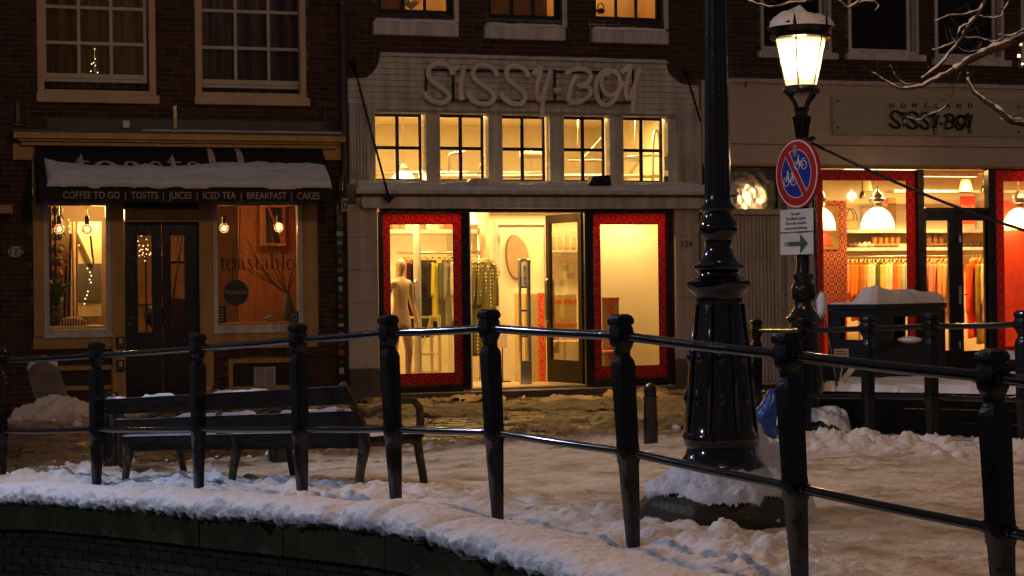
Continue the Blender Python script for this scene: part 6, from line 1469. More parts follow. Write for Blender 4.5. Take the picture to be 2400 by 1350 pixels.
# ------------------------------------------------------------------ railings
def post_mb():
    pf = [(-.08, .034), (0, .034), (.32, .049), (.40, .052), (.41, .058), (.49, .058), (.50, .056), (.86, .062), (.885, .056), (.905, .040), (.925, .038), (.945, .050), (.965, .060), (.98, .061), (1.035, .061), (1.045, .055), (1.05, .055), (1.055, .066), (1.075, .068), (1.092, .058), (1.102, .035)]
    return MB().lathe([(z, r*.715) for z, r in pf], 32, sq=.82)
def railing(label, P_, name='canal_railing', lean=None):
    lean = lean or [0.0]*len(P_)
    t = thing(name, label, 'railing', (P_[0][0], P_[0][1], P_[0][2]))
    base = None
    for i, p_ in enumerate(P_):
        a = P_[max(0, i-1)]; b = P_[min(len(P_)-1, i+1)]; ang = math.atan2(b[1]-a[1], b[0]-a[0])
        if base is None: base = post_mb().build('post', IRONR, None, smooth=35); o = base
        else: o = base.copy(); COL.objects.link(o)
        o.parent = t; o.matrix_world = Matrix.Translation((p_[0], p_[1], p_[2])) @ Matrix.Rotation(ang+random.uniform(-.06, .06), 4, 'Z'); o.matrix_parent_inverse = Matrix.Identity(4)
        o.matrix_local = Matrix.Translation((p_[0]-P_[0][0]+lean[i], p_[1]-P_[0][1], p_[2]-P_[0][2])) @ Matrix.Rotation(-lean[i], 4, 'Y') @ Matrix.Rotation(ang+random.uniform(-.04, .04), 4, 'Z') @ Matrix.Rotation(random.uniform(-.008, .008), 4, 'Y')
    for k_, (a, b) in enumerate(zip(P_, P_[1:])):
        for h_, r_ in ((1.0, .0222), (.455, .0200)):
            va, vb = Vector((a[0]+lean[k_]*(1-h_), a[1], a[2]+h_)), Vector((b[0]+lean[k_+1]*(1-h_), b[1], b[2]+h_)); d = (vb-va).normalized()
            n = 8; pts = [va+(vb-va)*k/n+Vector((0, 0, -.004*math.sin(math.pi*k/n))) for k in range(n+1)]
            MB().tube(pts, r_, 16).tube([va, va+d*.075], r_*1.35, 12).tube([vb-d*.075, vb], r_*1.35, 12).build('rail', IRON, t, smooth=35)
    return t
pn = [ext_l[1], (-5.0, 14.4, -.03)]+posts+[(2.2, 5.3, .12)]
railing('wet black iron railing with square capped posts along the snowy quay in front', pn, lean=[0, 0, 0, -.008, -.006, .015, .03, .03, .044, .043, .04, .04])
railing('shorter black railing before the raised black terrace at the right', posts2+[(5.0, 11.0, .2), (6.0, 9.8, .2)])
# ------------------------------------------------------------------ big fluted lamp post
def zy(y, Y, px=1690): return HC+ray(px, y)[1]*Y
LY = 9.35; LX = ray(1690, 1050)[0]*LY; g0 = .20
LP = thing('lamp_post', 'tall fluted black cast iron lamp post on a snowy stone foot behind the railing', 'lamp post', (LX, LY, g0))
Z = lambda y: zy(y, LY)
fl_ = lambda a, z: 1-.10*abs(math.sin(a*5))**3 if z > Z(470)+.0 else 1
def body_fl(a, z): return 1-.055*(abs(math.sin(a*4)) > .93) if Z(1010) < z < Z(712) else 1
shaft = [(Z(470), .071), (Z(400), .069), (Z(0), .055), (5.2, .042)]
sh2 = []; 
for (za, ra), (zb_, rb) in zip(shaft, shaft[1:]): sh2 += [(za+(zb_-za)*k/6, ra+(rb-ra)*k/6) for k in range(6)]
MB().lathe(sh2+[shaft[-1]], 60, (LX, LY, 0), flute=fl_).build('shaft', IRON, LP, smooth=50)
low = [(Z(1128), .205), (Z(1120), .212), (Z(1095), .225), (Z(1085), .230), (Z(1075), .205), (Z(1062), .185), (Z(1048), .178), (Z(1040), .196), (Z(1022), .201), (Z(1014), .196), (Z(1010), .190), (Z(850), .160), (Z(716), .125), (Z(708), .120), (Z(700), .123), (Z(692), .126), (Z(682), .150), (Z(674), .166), (Z(660), .168), (Z(656), .150), (Z(650), .120), (Z(645), .108), (Z(640), .106), (Z(634), .118), (Z(628), .130), (Z(622), .130), (Z(612), .098), (Z(598), .080), (Z(580), .070), (Z(565), .070), (Z(560), .073), (Z(553), .090), (Z(540), .102), (Z(528), .102), (Z(516), .090), (Z(508), .074), (Z(500), .075), (Z(495), .092), (Z(490), .097), (Z(486), .092), (Z(478), .075), (Z(469), .071)]
lw = []
for (za, ra), (zb_, rb) in zip(low, low[1:]):
    n = 5 if abs(zb_-za) > .15 else 1; lw += [(za+(zb_-za)*k/n, ra+(rb-ra)*k/n) for k in range(n)]
MB().lathe(lw+[low[-1]], 64, (LX, LY, 0), flute=body_fl).build('pedestal', IRON, LP, smooth=50)
for k in range(8):      # raised ribs and small cast ornaments on the conical foot
    a = k*math.pi/4+.35
    f = lambda z, e: (LX+math.cos(a)*e, LY+math.sin(a)*e, z)
    MB().tube([f(Z(1010), .193), f(Z(850), .163), f(Z(712), .127)], .010, 6).build('rib', IRON, LP, smooth=True)
    a2 = a+math.pi/8; g_ = lambda z, e: (LX+math.cos(a2)*e, LY+math.sin(a2)*e, z)
    MB().ball(g_(Z(835), .148), .028, 8, 6, 1.5).build('ornament', IRON, LP, smooth=True)
    MB().tube([g_(Z(900), .165), g_(Z(935), .172), g_(Z(950), .176)], [.010, .024, .004], 6).build('ornament', IRON, LP, smooth=True)
# crown of the post (above the picture)
MB().lathe([(5.2, .06), (5.25, .09), (5.3, .05), (5.45, .05), (5.5, .10), (5.55, .11), (5.56, .10)], 20, (LX, LY, 0)).build('crown', IRON, LP, smooth=35)
MB().lathe([(5.56, .11), (6.3, .30)], 6, (LX, LY, 0), cap=False).build('lantern_glass', glass('street lamp glass', (1, .97, .92), .12, .05, 0, .30), LP)
MB().lathe([(6.3, .35), (6.35, .34), (6.5, .17), (6.6, .05), (6.7, .02)], 6, (LX, LY, 0)).build('lantern_roof', IRON, LP)
GLOW = emis('lamp mantle', (1, .80, .50), 40)
MB().ball((LX, LY, 6.15), .05, 12, 8, 1.0).build('mantle', GLOW, LP, smooth=True)
point('lamp_post_light', (LX, LY, 6.15), 790, LAMPC, .12)
# stone foot
OCT = math.pi/8
MB().lathe([(g0-.15, .47), (g0+.13, .45), (g0+.2, .40), (g0+.255, .27), (g0+.27, .24), (g0+.30, .24), (g0+.31, .21)], 8, (LX-.02, LY, 0), rot=OCT).build('stone_foot', COPM, LP, bevel=.006)
def snow_cap(name, label, c, r, h, ph0, rag=.25, hole=None, a0=0, a1=2*math.pi, drop=.5, seed=1, ztop=None):
    n, m = 300, 90; A, T = np.meshgrid(np.linspace(a0, a1, n), np.linspace(0, 1, m), indexing='ij')
    h0 = .15 if hole is None else hole; rr = h0+(r-h0)*T; cx_, cy2 = rr*np.cos(A), rr*np.sin(A)
    m_ = fbm(cx_*4+seed, cy2*4, 3, seed, .5)+1.0*(.54-T); th_ = np.clip((m_-.44+rag*0)*7, 0, 1)
    zz = h(rr)-.014+ph0*.055*np.sqrt(th_)*(.6+.8*fbm(cx_*9, cy2*9, 4, seed+2))+.012*th_*(fbm(cx_*30, cy2*30, 3, seed+4)-.5)
    P = np.stack([c[0]+rr*np.cos(A), c[1]+rr*np.sin(A), zz], -1); o, _ = grid_mesh(name, P, SNOW, mask=th_ > .01, org=(c[0], c[1], c[2])); tag(o, label, 'snow', kind='stuff')
hst = lambda rr: np.interp(rr, [0, .21, .24, .27, .40, .45, .50, .62], [g0+.31, g0+.31, g0+.29, g0+.25, g0+.19, g0+.10, g0+.0, g0-.05])
snow_cap('foot_snow', 'snow hanging over the stone foot of the tall lamp post', (LX-.02, LY, g0), .47, hst, 1.3, .40, .20, seed=6)
# drift at the right of the foot
n, m = 60, 60; A, B_ = np.meshgrid(np.linspace(-1, 1, n), np.linspace(-1, 1, m), indexing='ij'); q_ = np.clip(1-A**2-B_**2, 0, 1)
P = np.stack([LX+.27+A*.26, LY+.10+B_*.32, g0+.02+.50*q_**.7*(.6+.8*fbm(A*2.5, B_*2.5, 4, 9))*(1-.25*A)], -1); o, _ = grid_mesh('drift_snow', P, SNOW, mask=(A**2+B_**2) < 1, org=(LX+.27, LY, g0)); tag(o, 'snow drift heaped against the right side of the tall lamp post', 'snow', kind='stuff')
# ------------------------------------------------------------------ street lanterns
def lantern(label, x, y, gz, name='street_lantern', pw=70, lab2=None):
    t = thing(name, label, 'street lamp', (x, y, gz)); c = (x, y, gz-.12); H = lambda yy: HC+ray(1885, yy)[1]*15.8
    pf = [(.0, .21), (.25, .20), (.30, .17), (H(870), .16), (H(850), .15), (H(790), .125), (H(760), .115), (H(750), .155), (H(744), .16), (H(738), .13), (H(722), .085), (H(705), .085), (H(700), .105), (H(680), .11), (H(668), .105), (H(660), .075), (H(652), .09), (H(645), .095), (H(640), .07), (H(632), .064), (H(345), .052), (H(338), .058), (H(332), .056), (H(322), .060), (H(300), .070), (H(282), .085), (H(275), .088), (H(270), .06), (H(262), .06), (H(258), .075), (H(252), .06)]
    MB().lathe(pf, 32, c, flute=lambda a, z: 1-.08*abs(math.sin(a*6))**4 if H(625) < z < H(350) else 1).build('post', IRON, t, smooth=40)
    for k in range(4):
        a = k*math.pi/2+.5; f = lambda r, z: (c[0]+r*math.cos(a), c[1]+r*math.sin(a), c[2]+z)
        MB().tube(smooth_path([f(.05, H(262)), f(.065, H(250)), f(.10, H(235)), f(.15, H(222))], 4), .016, 6).build('bracket', IRON, t, smooth=True)
    MB().lathe([(H(222), .15), (H(218), .165), (H(210), .165), (H(205), .15), (H(202), .15)], 24, c).build('gallery_ring', IRON, t, smooth=35)
    z0, z1 = H(201), H(93); n = 6; R0, R1 = .145, .235; rt = .2
    for k in range(n):
        a, b = rt+k*math.pi/3, rt+(k+1)*math.pi/3
        P4 = [(c[0]+R0*math.cos(a), c[1]+R0*math.sin(a), c[2]+z0), (c[0]+R0*math.cos(b), c[1]+R0*math.sin(b), c[2]+z0), (c[0]+R1*math.cos(b), c[1]+R1*math.sin(b), c[2]+z1), (c[0]+R1*math.cos(a), c[1]+R1*math.sin(a), c[2]+z1)]
        MB().add(P4, [(0, 1, 2, 3)]).build('pane', glass('street lamp glass', (1, .97, .92), .12, .05, 0, .30), t)
        MB().tube([P4[0], P4[3]], .007, 5).build('glazing_bar', IRON, t)
    MB().lathe([(z1, .24), (z1+.01, .27), (z1+.03, .275), (z1+.045, .25), (z1+.10, .285), (z1+.125, .292), (z1+.15, .27), (z1+.19, .14), (z1+.22, .05)], 12, c).build('roof', IRON, t)
    for k in range(6): a = rt+k*math.pi/3; MB().tube([(c[0]+.29*math.cos(a), c[1]+.29*math.sin(a), c[2]+z1+.10), (c[0]+.295*math.cos(a), c[1]+.295*math.sin(a), c[2]+z1+.19)], [.02, .004], 5).build('crest', IRON, t)
    MB().lathe([(z1-.30, .02), (z1-.27, .035), (z1-.05, .04), (z1-.03, .02)], 14, c).build('mantle', emis('lantern mantle', (1, .80, .46), 55), t, smooth=True)
    MB().lathe([(z1-.02, .19), (z1-.012, .19)], 6, c).build('reflector', WHITEP, t)
    point('lantern_light', (c[0], c[1], c[2]+z1-.17), pw, LAMPC, .085)
    nA, nT = 60, 24; A, T = np.meshgrid(np.linspace(0, 2*math.pi, nA), np.linspace(0, 1, nT), indexing='ij'); r = .30*T*(1+.06*(fbm(np.cos(A)*2+3, np.sin(A)*2, 3, 2)-.5)*T)
    zz = z1+.10+.145*(1-T**2.6)**.6*(.6+.8*fbm(np.cos(A)*T*2.2, np.sin(A)*T*2.2, 4, 3))+.05*np.exp(-(T/.15)**2)
    P = np.stack([c[0]+r*np.cos(A), c[1]+r*np.sin(A), c[2]+zz], -1); o, _ = grid_mesh('lantern_snow', P, SNOW, org=(c[0], c[1], c[2]+z1)); tag(o, lab2, 'snow', kind='stuff')
    return t, H, c
LNX = ray(1882, 560)[0]*15.8
lan, HL, lc = lantern('lit old fashioned street lantern with snowy cap and round traffic sign on its post', LNX, 15.8, .12, lab2='snow cap on the lit street lantern', pw=45)
# its twin further along the quay, outside the picture, mirrored in the glossy shop fascia
lantern('lit street lantern standing further right along the street', 13.6, 17.9, .0, pw=380, lab2='snow cap on the lantern further right')
# snow mound at the lantern foot
n, m = 80, 50; A, B_ = np.meshgrid(np.linspace(-1, 1, n), np.linspace(-1, 1, m), indexing='ij'); q_ = np.clip(1-A**2-B_**2, 0, 1)
P = np.stack([LNX+.03+A*.24, 15.78+B_*.24, .28+.16*q_**.6*(.6+.8*fbm(A*2.5, B_*2.5, 4, 19)), ], -1); o, _ = grid_mesh('mound_snow', P, SNOW, mask=(A**2+B_**2) < 1, org=(LNX, 15.8, .1)); tag(o, 'rounded snow mound over the stone foot of the street lantern', 'snow', kind='stuff')
MB().lathe([(-.1, .46), (.18, .44), (.27, .36), (.33, .25)], 8, (LNX+.03, 15.8, .0), rot=OCT).build('stone_foot', COPM, lan, bevel=.01)
hl = lambda rr: np.interp(rr, [0, .25, .36, .44, .50, .6], [.34, .34, .28, .19, .05, .0])
snow_cap('foot_snow', 'snow draped over the stone foot of the street lantern', (LNX+.03, 15.8, .0), .48, hl, 1.6, .35, .15, seed=9)
# traffic sign on the lantern post
SY = 15.68
su, sz = ray(1867, 407); sx_, szz = su*SY, HC+sz*SY
YAW = R(-62)
TS = thing('traffic_sign', 'round blue and red no bicycle parking sign on the lantern post', 'traffic sign', (sx_, SY, szz)); TS.matrix_world = Matrix.Translation((sx_, SY, szz)) @ Matrix.Rotation(YAW, 4, 'Z'); ORG[TS.name] = (0, 0, 0)
RED = mat('sign red', (.42, .018, .010), (.36, .014, .008), .35, 3); BLUE = mat('sign blue', (.014, .035, .30), (.010, .028, .25), .35, 3); WHT = mat('sign white', (.7, .68, .66), None, .4, 3)
def disc(r, y0, y1, n=48): return MB().prism([(r*math.cos(2*math.pi*i/n), r*math.sin(2*math.pi*i/n)) for i in range(n)], y0, y1)
RS = .305
disc(RS, 0, .03).build('rim', RED, TS); disc(RS*.97, -.001, -.003).build('white_line', WHT, TS); disc(RS*.925, -.0035, -.0045).build('red_ring', RED, TS)
disc(RS*.70, -.0050, -.0056).build('white_line', WHT, TS); disc(RS*.675, -.0060, -.0070).build('blue_field', BLUE, TS)
def bar(w, y0, y1): d = Vector((math.cos(R(-55)), math.sin(R(-55)))); n_ = Vector((-d.y, d.x)); L2 = RS*.72; return MB().prism([(d.x*s*L2+n_.x*t*w, d.y*s*L2+n_.y*t*w) for s, t in ((-1, -1), (1, -1), (1, 1), (-1, 1))], y0, y1)
bar(.036, -.0074, -.0080).build('white_line', WHT, TS); bar(.028, -.0084, -.0092).build('slash', RED, TS)
def bicycle(cx, cz, k, moped):
    m = MB(); y = -.0095
    for dx in (-.055, .055):
        m.tube([(cx+(dx+.04*math.cos(a*.42))*k, y, cz+.04*math.sin(a*.42)*k) for a in range(16)], .0045, 5)
    if moped: pts = [(-.055, 0), (-.03, .09), (-.02, .1)], [(-.03, .06), (-.01, -.005), (.055, 0)], [(.03, .06), (.07, .06)], [(-.01, .0), (.02, .05)]
    else: pts = [(-.055, 0), (-.03, .07), (.035, .07), (0, -.005), (-.03, .07)], [(0, -.005), (.055, 0), (.035, .07), (.03, .085), (.05, .085)], [(-.03, .07), (-.035, .095), (-.02, .1)]
    for p_ in pts: m.tube([(cx+a*k, y, cz+b*k) for a, b in p_], .006, 5)
    m.build('bicycle_symbol', WHT, TS)
bicycle(.07, .07, .9, True); bicycle(-.085, -.065, .95, False)
MB().box(-.035, .02, -.0100, -.0094, .155, .25).build('sticker', mat('peeling sticker', (.5, .35, .12), (.1, .08, .15), .6, 60), TS)
def plate(label, py0, py1, lines, arrow=False):
    u_, z_ = ray(1866, (py0+py1)/2); h_ = (py1-py0)/FPX*SY*1.0; w_ = .47
    t = thing('sign_plate', label, 'sign', (u_*SY, SY, z_*SY+HC)); t.matrix_world = Matrix.Translation((u_*SY, SY, z_*SY+HC)) @ Matrix.Rotation(YAW, 4, 'Z'); ORG[t.name] = (0, 0, 0)
    MB().box(-w_/2, w_/2, -.0, .012, -h_/2+.004, h_/2-.004).build('plate', WHT, t, bevel=.004)
    for i, s in enumerate(lines): text('lettering', s, .038, .0006, BLACKW, t, 0, -.004, h_/2-.055-i*.042, frame=MW, sx=1.0, fit=(.13, .28, .29, .32)[i])
    if arrow: MB().prism([(-.10, -.02), (.06, -.02), (.06, -.085), (.17, 0), (.06, .085), (.06, .02), (-.10, .02)], -.004, -.001).build('arrow', mat('arrow green', (.05, .10, .035)), t); MB().box(-.17, -.10, -.004, -.001, -.02, .02).build('scratched_sticker', mat('scratched', (.03, .03, .03), (.5, .5, .5), .5, 90), t)
    return t
plate('white plate with four lines of black text under the round traffic sign', 489, 544, ['hier geen', '(brom)fietsen plaatsen', 'Deze worden verwijderd.', 'www.utrecht.nl/fietsweg'])
plate('white plate with dark green arrow pointing right under the text plate', 545, 598, [], True)
# cable from the lantern to the right, and one down the post
t = thing('cable', 'dark cable sagging from the street lantern to the right edge', 'cable', PW(1900, 335, 15.75))
a, b = PW(1902, 335, 15.7), PW(2460, 560, 14.2); MB().tube([a+(b-a)*k/14+Vector((0, 0, -.05*math.sin(math.pi*k/14))) for k in range(15)], .013, 6).build('wire', BLACKW, t, smooth=True)
MB().tube([PW(1897, 325, 15.7)+Vector((.05*math.cos(k), .05*math.sin(k*1.3), .02*math.sin(k*2.1))) for k in range(12)], .012, 5).build('coil', BLACKW, t, smooth=True)
MB().tube(smooth_path([PW(1900, 345, 15.7), PW(1910, 560, 15.68), PW(1912, 680, 15.6), PW(1935, 760, 15.5), PW(1962, 905, 15.3)], 5), .010, 5).build('wire', BLACKW, t, smooth=True)
MB().ball(tuple(PW(1926, 714, 15.55)), .045, 14, 10, 2.4, .2).build('snow_lump', SNOW, lan, smooth=True)
# ------------------------------------------------------------------ bollards and leaning stone
def bollard(label, px, Y, r, h_, z):
    x = ray(px, 1000)[0]*Y; t = thing('bollard', label, 'bollard', (x, Y, z), group='black street bollards')
    MB().lathe([(-.1, r*1.15), (h_*.5, r*1.08), (h_*.76, r*.98), (h_*.78, r*1.06), (h_*.82, r*1.06), (h_*.83, r*.9), (h_*.86, r*.9)], 24, (x, Y, z)).build('shaft', IRON, t, smooth=40)
    MB().lathe([(h_*.86, r*.94), (h_*.93, r*.98), (h_*.98, r*.72), (h_, r*.15)], 24, (x, Y, z)).build('head', IRON, t, smooth=40)
bollard('black bollard right of the open shop door behind the railing', 1525, 14.8, .055, .60, .10)
bollard('black bollard behind the left end of the bench', 264, 14.0, .072, .75, -.02)
bollard('black bollard hidden behind the middle of the bench', 650, 14.4, .07, .68, .03)
t = thing('leaning_stone', 'round topped grey stone post leaning in a snow heap before the cafe', 'stone post', (-5.0, 19.3, 0)); n = 24
pts = [(-.16, -.1), (.16, -.1)]+[(.16*math.cos(a), .52+.16*math.sin(a)) for a in [math.pi*i/14 for i in range(15)]]
m = MB().prism(pts, -.09, .09); M_ = Matrix.Rotation(R(-17), 3, 'Y'); xs0 = ray(125, 960)[0]*19.3
m.v = [tuple((M_ @ Vector((v[0], v[1], v[2])))+Vector((xs0+.06, 19.3, .12))) for v in m.v]; m.build('stone_slab', mat('old grey stone', (.22, .17, .13), (.12, .11, .09), .8, 7, .5, 50), t, bevel=.02)
pt = [tuple((M_ @ Vector((.165*math.cos(a), 0, .525+.165*math.sin(a))))+Vector((xs0+.06, 19.3, .12))) for a in [.3+i*.18 for i in range(14)]]
MB().tube(pt, [.02, .035, .045, .05, .05, .05, .05, .05, .05, .05, .05, .045, .035, .02], 8).build('snow_cap', SNOW, t, smooth=True)
# ------------------------------------------------------------------ bench
A0 = Vector((-.96, 11.05, .197)); A1 = Vector((-2.92, 13.33, .0)); e_ = (A1-A0); LBN = e_.length; e_.normalize(); nb_ = Vector((.76, .65, 0)); up_ = Vector((0, 0, 1))
BN = thing('park_bench', 'long dark wooden bench with cast iron frames seen from behind the railing', 'bench', tuple(A0))
BP = lambda s, d, z: tuple(A0+e_*s+nb_*d+up_*z)
BW = mat('wet bench wood', (.026, .020, .015), (.010, .008, .005), .75, 6, .5, 40, stretch=(1, 1, 5), spec=.15)
BI = mat('mossy bench iron', (.022, .018, .010), (.10, .065, .022), .45, 24, .8, 60, thr=(.34, .5))
for s in (.02, 1.5, LBN-.02):
    sec = lambda pts, r: MB().tube([BP(s, d, z) for d, z in pts], r, 8)
    sec(smooth_path([(0, -.08), (.03, .2), (.075, .36), (.03, .5), (-.09, .735)] if False else [Vector((0, -.08, 0)), Vector((.03, .2, 0)), Vector((.075, .36, 0)), (.03, .5, 0), (-.10, .735, 0)], 4) and [(0, -.08), (.012, .08), (.035, .22), (.07, .36), (.04, .47), (-.02, .6), (-.10, .735)], [.026, .026, .03, .042, .032, .028, .024]).build('iron_frame', BI, BN, smooth=True)
    sec([(.53, -.08), (.52, .1), (.485, .27), (.475, .36), (.50, .45), (.495, .55), (.45, .60), (.36, .605), (.2, .565), (.09, .53), (.02, .56)], [.026, .026, .028, .030, .026, .026, .026, .025, .026, .024, .022]).build('arm_and_leg', BI, BN, smooth=True)
    sec([(.04, .30), (.10, .36), (.25, .345), (.40, .36), (.48, .33)], [.02, .03, .028, .03, .02]).build('seat_bearer', BI, BN, smooth=True)
def plank(d0, z0, d1, z1, th_, name='back_slat'):      # board with its cross section from (d0,z0) to (d1,z1)
    dd = Vector((d1-d0, z1-z0)); nn_ = Vector((-dd.y, dd.x)).normalized()*th_/2
    for (sa, sb) in ((-.03, LBN+.03),):
        V = []
        for s in (sa, sb):
            for (a, b) in ((d0-nn_.x, z0-nn_.y), (d1-nn_.x, z1-nn_.y), (d1+nn_.x, z1+nn_.y), (d0+nn_.x, z0+nn_.y)): V.append(BP(s, a, b))
        MB().add(V, [(0, 1, 2, 3), (7, 6, 5, 4), (0, 4, 5, 1), (1, 5, 6, 2), (2, 6, 7, 3), (3, 7, 4, 0)]).build(name, BW, BN, bevel=.004)
plank(-.060, .605, -.115, .715, .028); plank(.012, .455, -.038, .56, .028); plank(.060, .325, .030, .43, .028)
for d in (.13, .235, .34, .445): plank(d-.045, .375, d+.045, .378, .03, 'seat_slat')
def bench_snow(label, s0, s1, d0, d1, zf_, t_, seed):
    n, m = int((s1-s0)/.015), 12; Sx, Dx = np.meshgrid(np.linspace(s0, s1, n), np.linspace(0, 1, m), indexing='ij')
    ed = np.clip(np.minimum((Sx-s0), (s1-Sx))/.04, 0, 1)*np.sqrt(np.clip(1-(2*Dx-1)**4, 0, 1)); hz = t_*(1+1.6*np.exp(-(Sx/.35)**2)*(seed == 14))*ed*np.clip(-.15+2.4*fbm(Sx*9, Dx*2+seed, 4, seed)*sstep(.30, .55, vnoise(Sx*3.1, Sx*0+seed, seed+3)), -.3, 2)
    dd = d0+(d1-d0)*Dx+.01*(fbm(Sx*11, Dx*3, 3, seed)-.5); P = np.zeros((n, m, 3))
    for k in range(3): P[:, :, k] = A0[k]+e_[k]*Sx+nb_[k]*dd+(hz+zf_ if k == 2 else 0)
    o, _ = grid_mesh('bench_snow', P, SNOW, org=tuple(A0)); tag(o, label, 'snow', kind='stuff')
bench_snow('crumbs of snow on the top edge of the bench back', .0, LBN, -.135, -.10, .715, .011, 11)
bench_snow('snow line on the middle back slat of the bench', .0, LBN, -.058, -.015, .56, .018, 12)
bench_snow('snow line on the lowest back slat of the bench', .0, LBN, .008, .055, .43, .018, 13)
bench_snow('thick snow on the seat of the bench', .0, LBN, .085, .50, .392, .04, 14)
# ------------------------------------------------------------------ raised terrace, black box, things on it
TZ = HC-(912-662)/FPX*15.85
ta = PW(1925, 900, 15.85); tb = PW(2620, 900, 14.6)
TR = thing('terrace_wall', 'black raised terrace wall behind the short railing at the right', 'terrace', (ta.x, ta.y, 0))
dv = Vector((tb.x-ta.x, tb.y-ta.y, 0)); tl = dv.length; dv.normalize(); dn = Vector((-dv.y, dv.x, 0)); dn = dn if dn.y > 0 else -dn
DARKT = mat('black tarred planks', (.004, .0035, .003), None, .8, 5, .3, 30, spec=.15)
def tq(s, w, z): return tuple(Vector((ta.x, ta.y, 0))+dv*s+dn*w+Vector((0, 0, z)))
nbr = 5
for i in range(nbr):
    z0, z1 = -.05+(TZ+.03)*i/nbr, -.05+(TZ+.03)*(i+1)/nbr-.006
    V = [tq(s, w, z) for s in (0, tl) for (w, z) in ((0, z0), (.04, z0), (.04, z1), (0, z1))]; MB().add(V, [(0, 1, 2, 3), (7, 6, 5, 4), (0, 4, 5, 1), (1, 5, 6, 2), (2, 6, 7, 3), (3, 7, 4, 0)]).build('plank', DARKT, TR)
V = [tq(s, w, z) for s in (0, tl) for (w, z) in ((-.02, TZ-.025), (2.3, TZ-.025), (2.3, TZ), (-.02, TZ))]; MB().add(V, [(0, 1, 2, 3), (7, 6, 5, 4), (0, 4, 5, 1), (1, 5, 6, 2), (2, 6, 7, 3), (3, 7, 4, 0)]).build('deck', DARKT, TR)
V = [tq(s, w, z) for s in (0, .03) for (w, z) in ((.04, -.05), (2.3, -.05), (2.3, TZ-.03), (.04, TZ-.03))]; MB().add(V, [(0, 1, 2, 3), (7, 6, 5, 4), (0, 4, 5, 1), (1, 5, 6, 2), (2, 6, 7, 3), (3, 7, 4, 0)]).build('side_wall', DARKT, TR)
n, m = 240, 60; Sx, Wx = np.meshgrid(np.linspace(0, 1, n), np.linspace(0, 1, m), indexing='ij'); s_ = Sx*tl+.01; w_ = Wx*2.25-.03; ed = np.clip(np.minimum(np.minimum(s_, tl-s_), np.minimum(w_+.03, 2.3-w_))/.05, 0, 1)
hz = .075*np.sqrt(1-(1-ed)**2)*(.7+.6*fbm(s_*3, w_*3, 4, 61)); P = np.zeros((n, m, 3))
w_ = w_-.03*(fbm(s_*7, w_*0, 3, 4)-.5)*(Wx < .3)
for k in range(2): P[:, :, k] = (ta.x, ta.y)[k]+dv[k]*s_+dn[k]*w_
P[:, :, 2] = TZ+hz; o, _ = grid_mesh('terrace_snow', P, SNOW, org=(ta.x, ta.y, TZ)); tag(o, 'even snow blanket on top of the raised black terrace', 'snow', kind='stuff')
# black hollow box
BC = PW(2076, 885, 16.9); bx_t = HC-(711-663)/FPX*16.7
BX = thing('black_box_stand', 'black box stand with square openings and a heap of snow on top', 'box stand', (BC.x, BC.y, TZ))
BLK = mat('black coated panel', (.008, .010, .011), None, .5, 4, spec=.3)
cn = Vector((PW(2058, 885, 16.45).x, 16.45, 0)); lf = Vector((PW(1942, 885, 16.85).x, 16.85, 0)); rt_ = Vector((PW(2217, 885, 17.05).x, 17.05, 0)); bk = lf+rt_-cn
def wall_seg(a, b, z0, z1, holes, name, th_=.04, out=None):
    d = (b-a); Ls = d.length; d = d.normalized(); nrm = Vector((-d.y, d.x, 0)); 
    if nrm.dot((lf+rt_)/2-a) < 0: nrm = -nrm
    m = wall_holes(0, Ls, z0, z1, holes, 0, th_); m.v = [tuple(a+d*v[0]+nrm*v[1]+Vector((0, 0, v[2]))) for v in m.v]; return m.build(name, BLK, BX)
zz0, zz1 = TZ+.01, bx_t
hz0, hz1 = HC-(795-663)/FPX*16.6, HC-(742-663)/FPX*16.6
LL = (cn-lf).length; LR = (rt_-cn).length
wall_seg(lf, cn, zz0, zz1-.05, [(LL*.26, LL*.78, hz0, hz1)], 'left_panel'); wall_seg(cn+(rt_-cn).normalized()*.003, rt_, zz0, zz1-.05, [(LR*.24, LR*.80, hz0, hz1)], 'right_panel')
wall_seg(rt_, bk, zz0, zz1-.05, [(LL*.2, LL*.8, hz0-.05, hz1+.02)], 'back_panel'); wall_seg(bk, lf, zz0, zz1-.05, [(LR*.2, LR*.8, hz0-.05, hz1+.02)], 'back_panel')
V = [tuple(q+Vector((0, 0, z))) for z in (zz1-.048, zz1) for q in (cn+(cn-bk).normalized()*.02, rt_+(rt_-lf).normalized()*.02, bk+(bk-cn).normalized()*.02, lf+(lf-rt_).normalized()*.02)]; MB().add(V, [(3, 2, 1, 0), (4, 5, 6, 7), (0, 1, 5, 4), (1, 2, 6, 5), (2, 3, 7, 6), (3, 0, 4, 7)]).build('lid', BLK, BX)
n, m = 70, 60; A, B_ = np.meshgrid(np.linspace(0, 1, n), np.linspace(0, 1, m), indexing='ij'); P = np.zeros((n, m, 3)); ed = np.clip(np.minimum(np.minimum(A, 1-A), np.minimum(B_, 1-B_))/.12, 0, 1)
for k in range(2): P[:, :, k] = cn[k]+(lf-cn)[k]*A+(rt_-cn)[k]*B_
hh_ = .02+(.15-.06*np.clip(B_, 0, 1)**2)*sstep(.62, .30, A)*(.8+.2*np.exp(-(B_/.2)**2))+.05*np.exp(-((B_-.03)/.07)**2-((A-.2)/.2)**2)
P[:, :, 2] = zz1+np.sqrt(1-(1-ed)**2)*hh_*(.8+.4*fbm(A*4, B_*5, 4, 71)); o, _ = grid_mesh('box_snow', P, SNOW, org=(cn.x, cn.y, zz1)); tag(o, 'heap of snow on the lid of the black box stand', 'snow', kind='stuff')
u_ = PW(2130, 796, 16.6); MB().ball((u_.x, u_.y-.02, u_.z), .11, 16, 8, .28, .06).build('snow_lump', SNOW, BX, smooth=True)
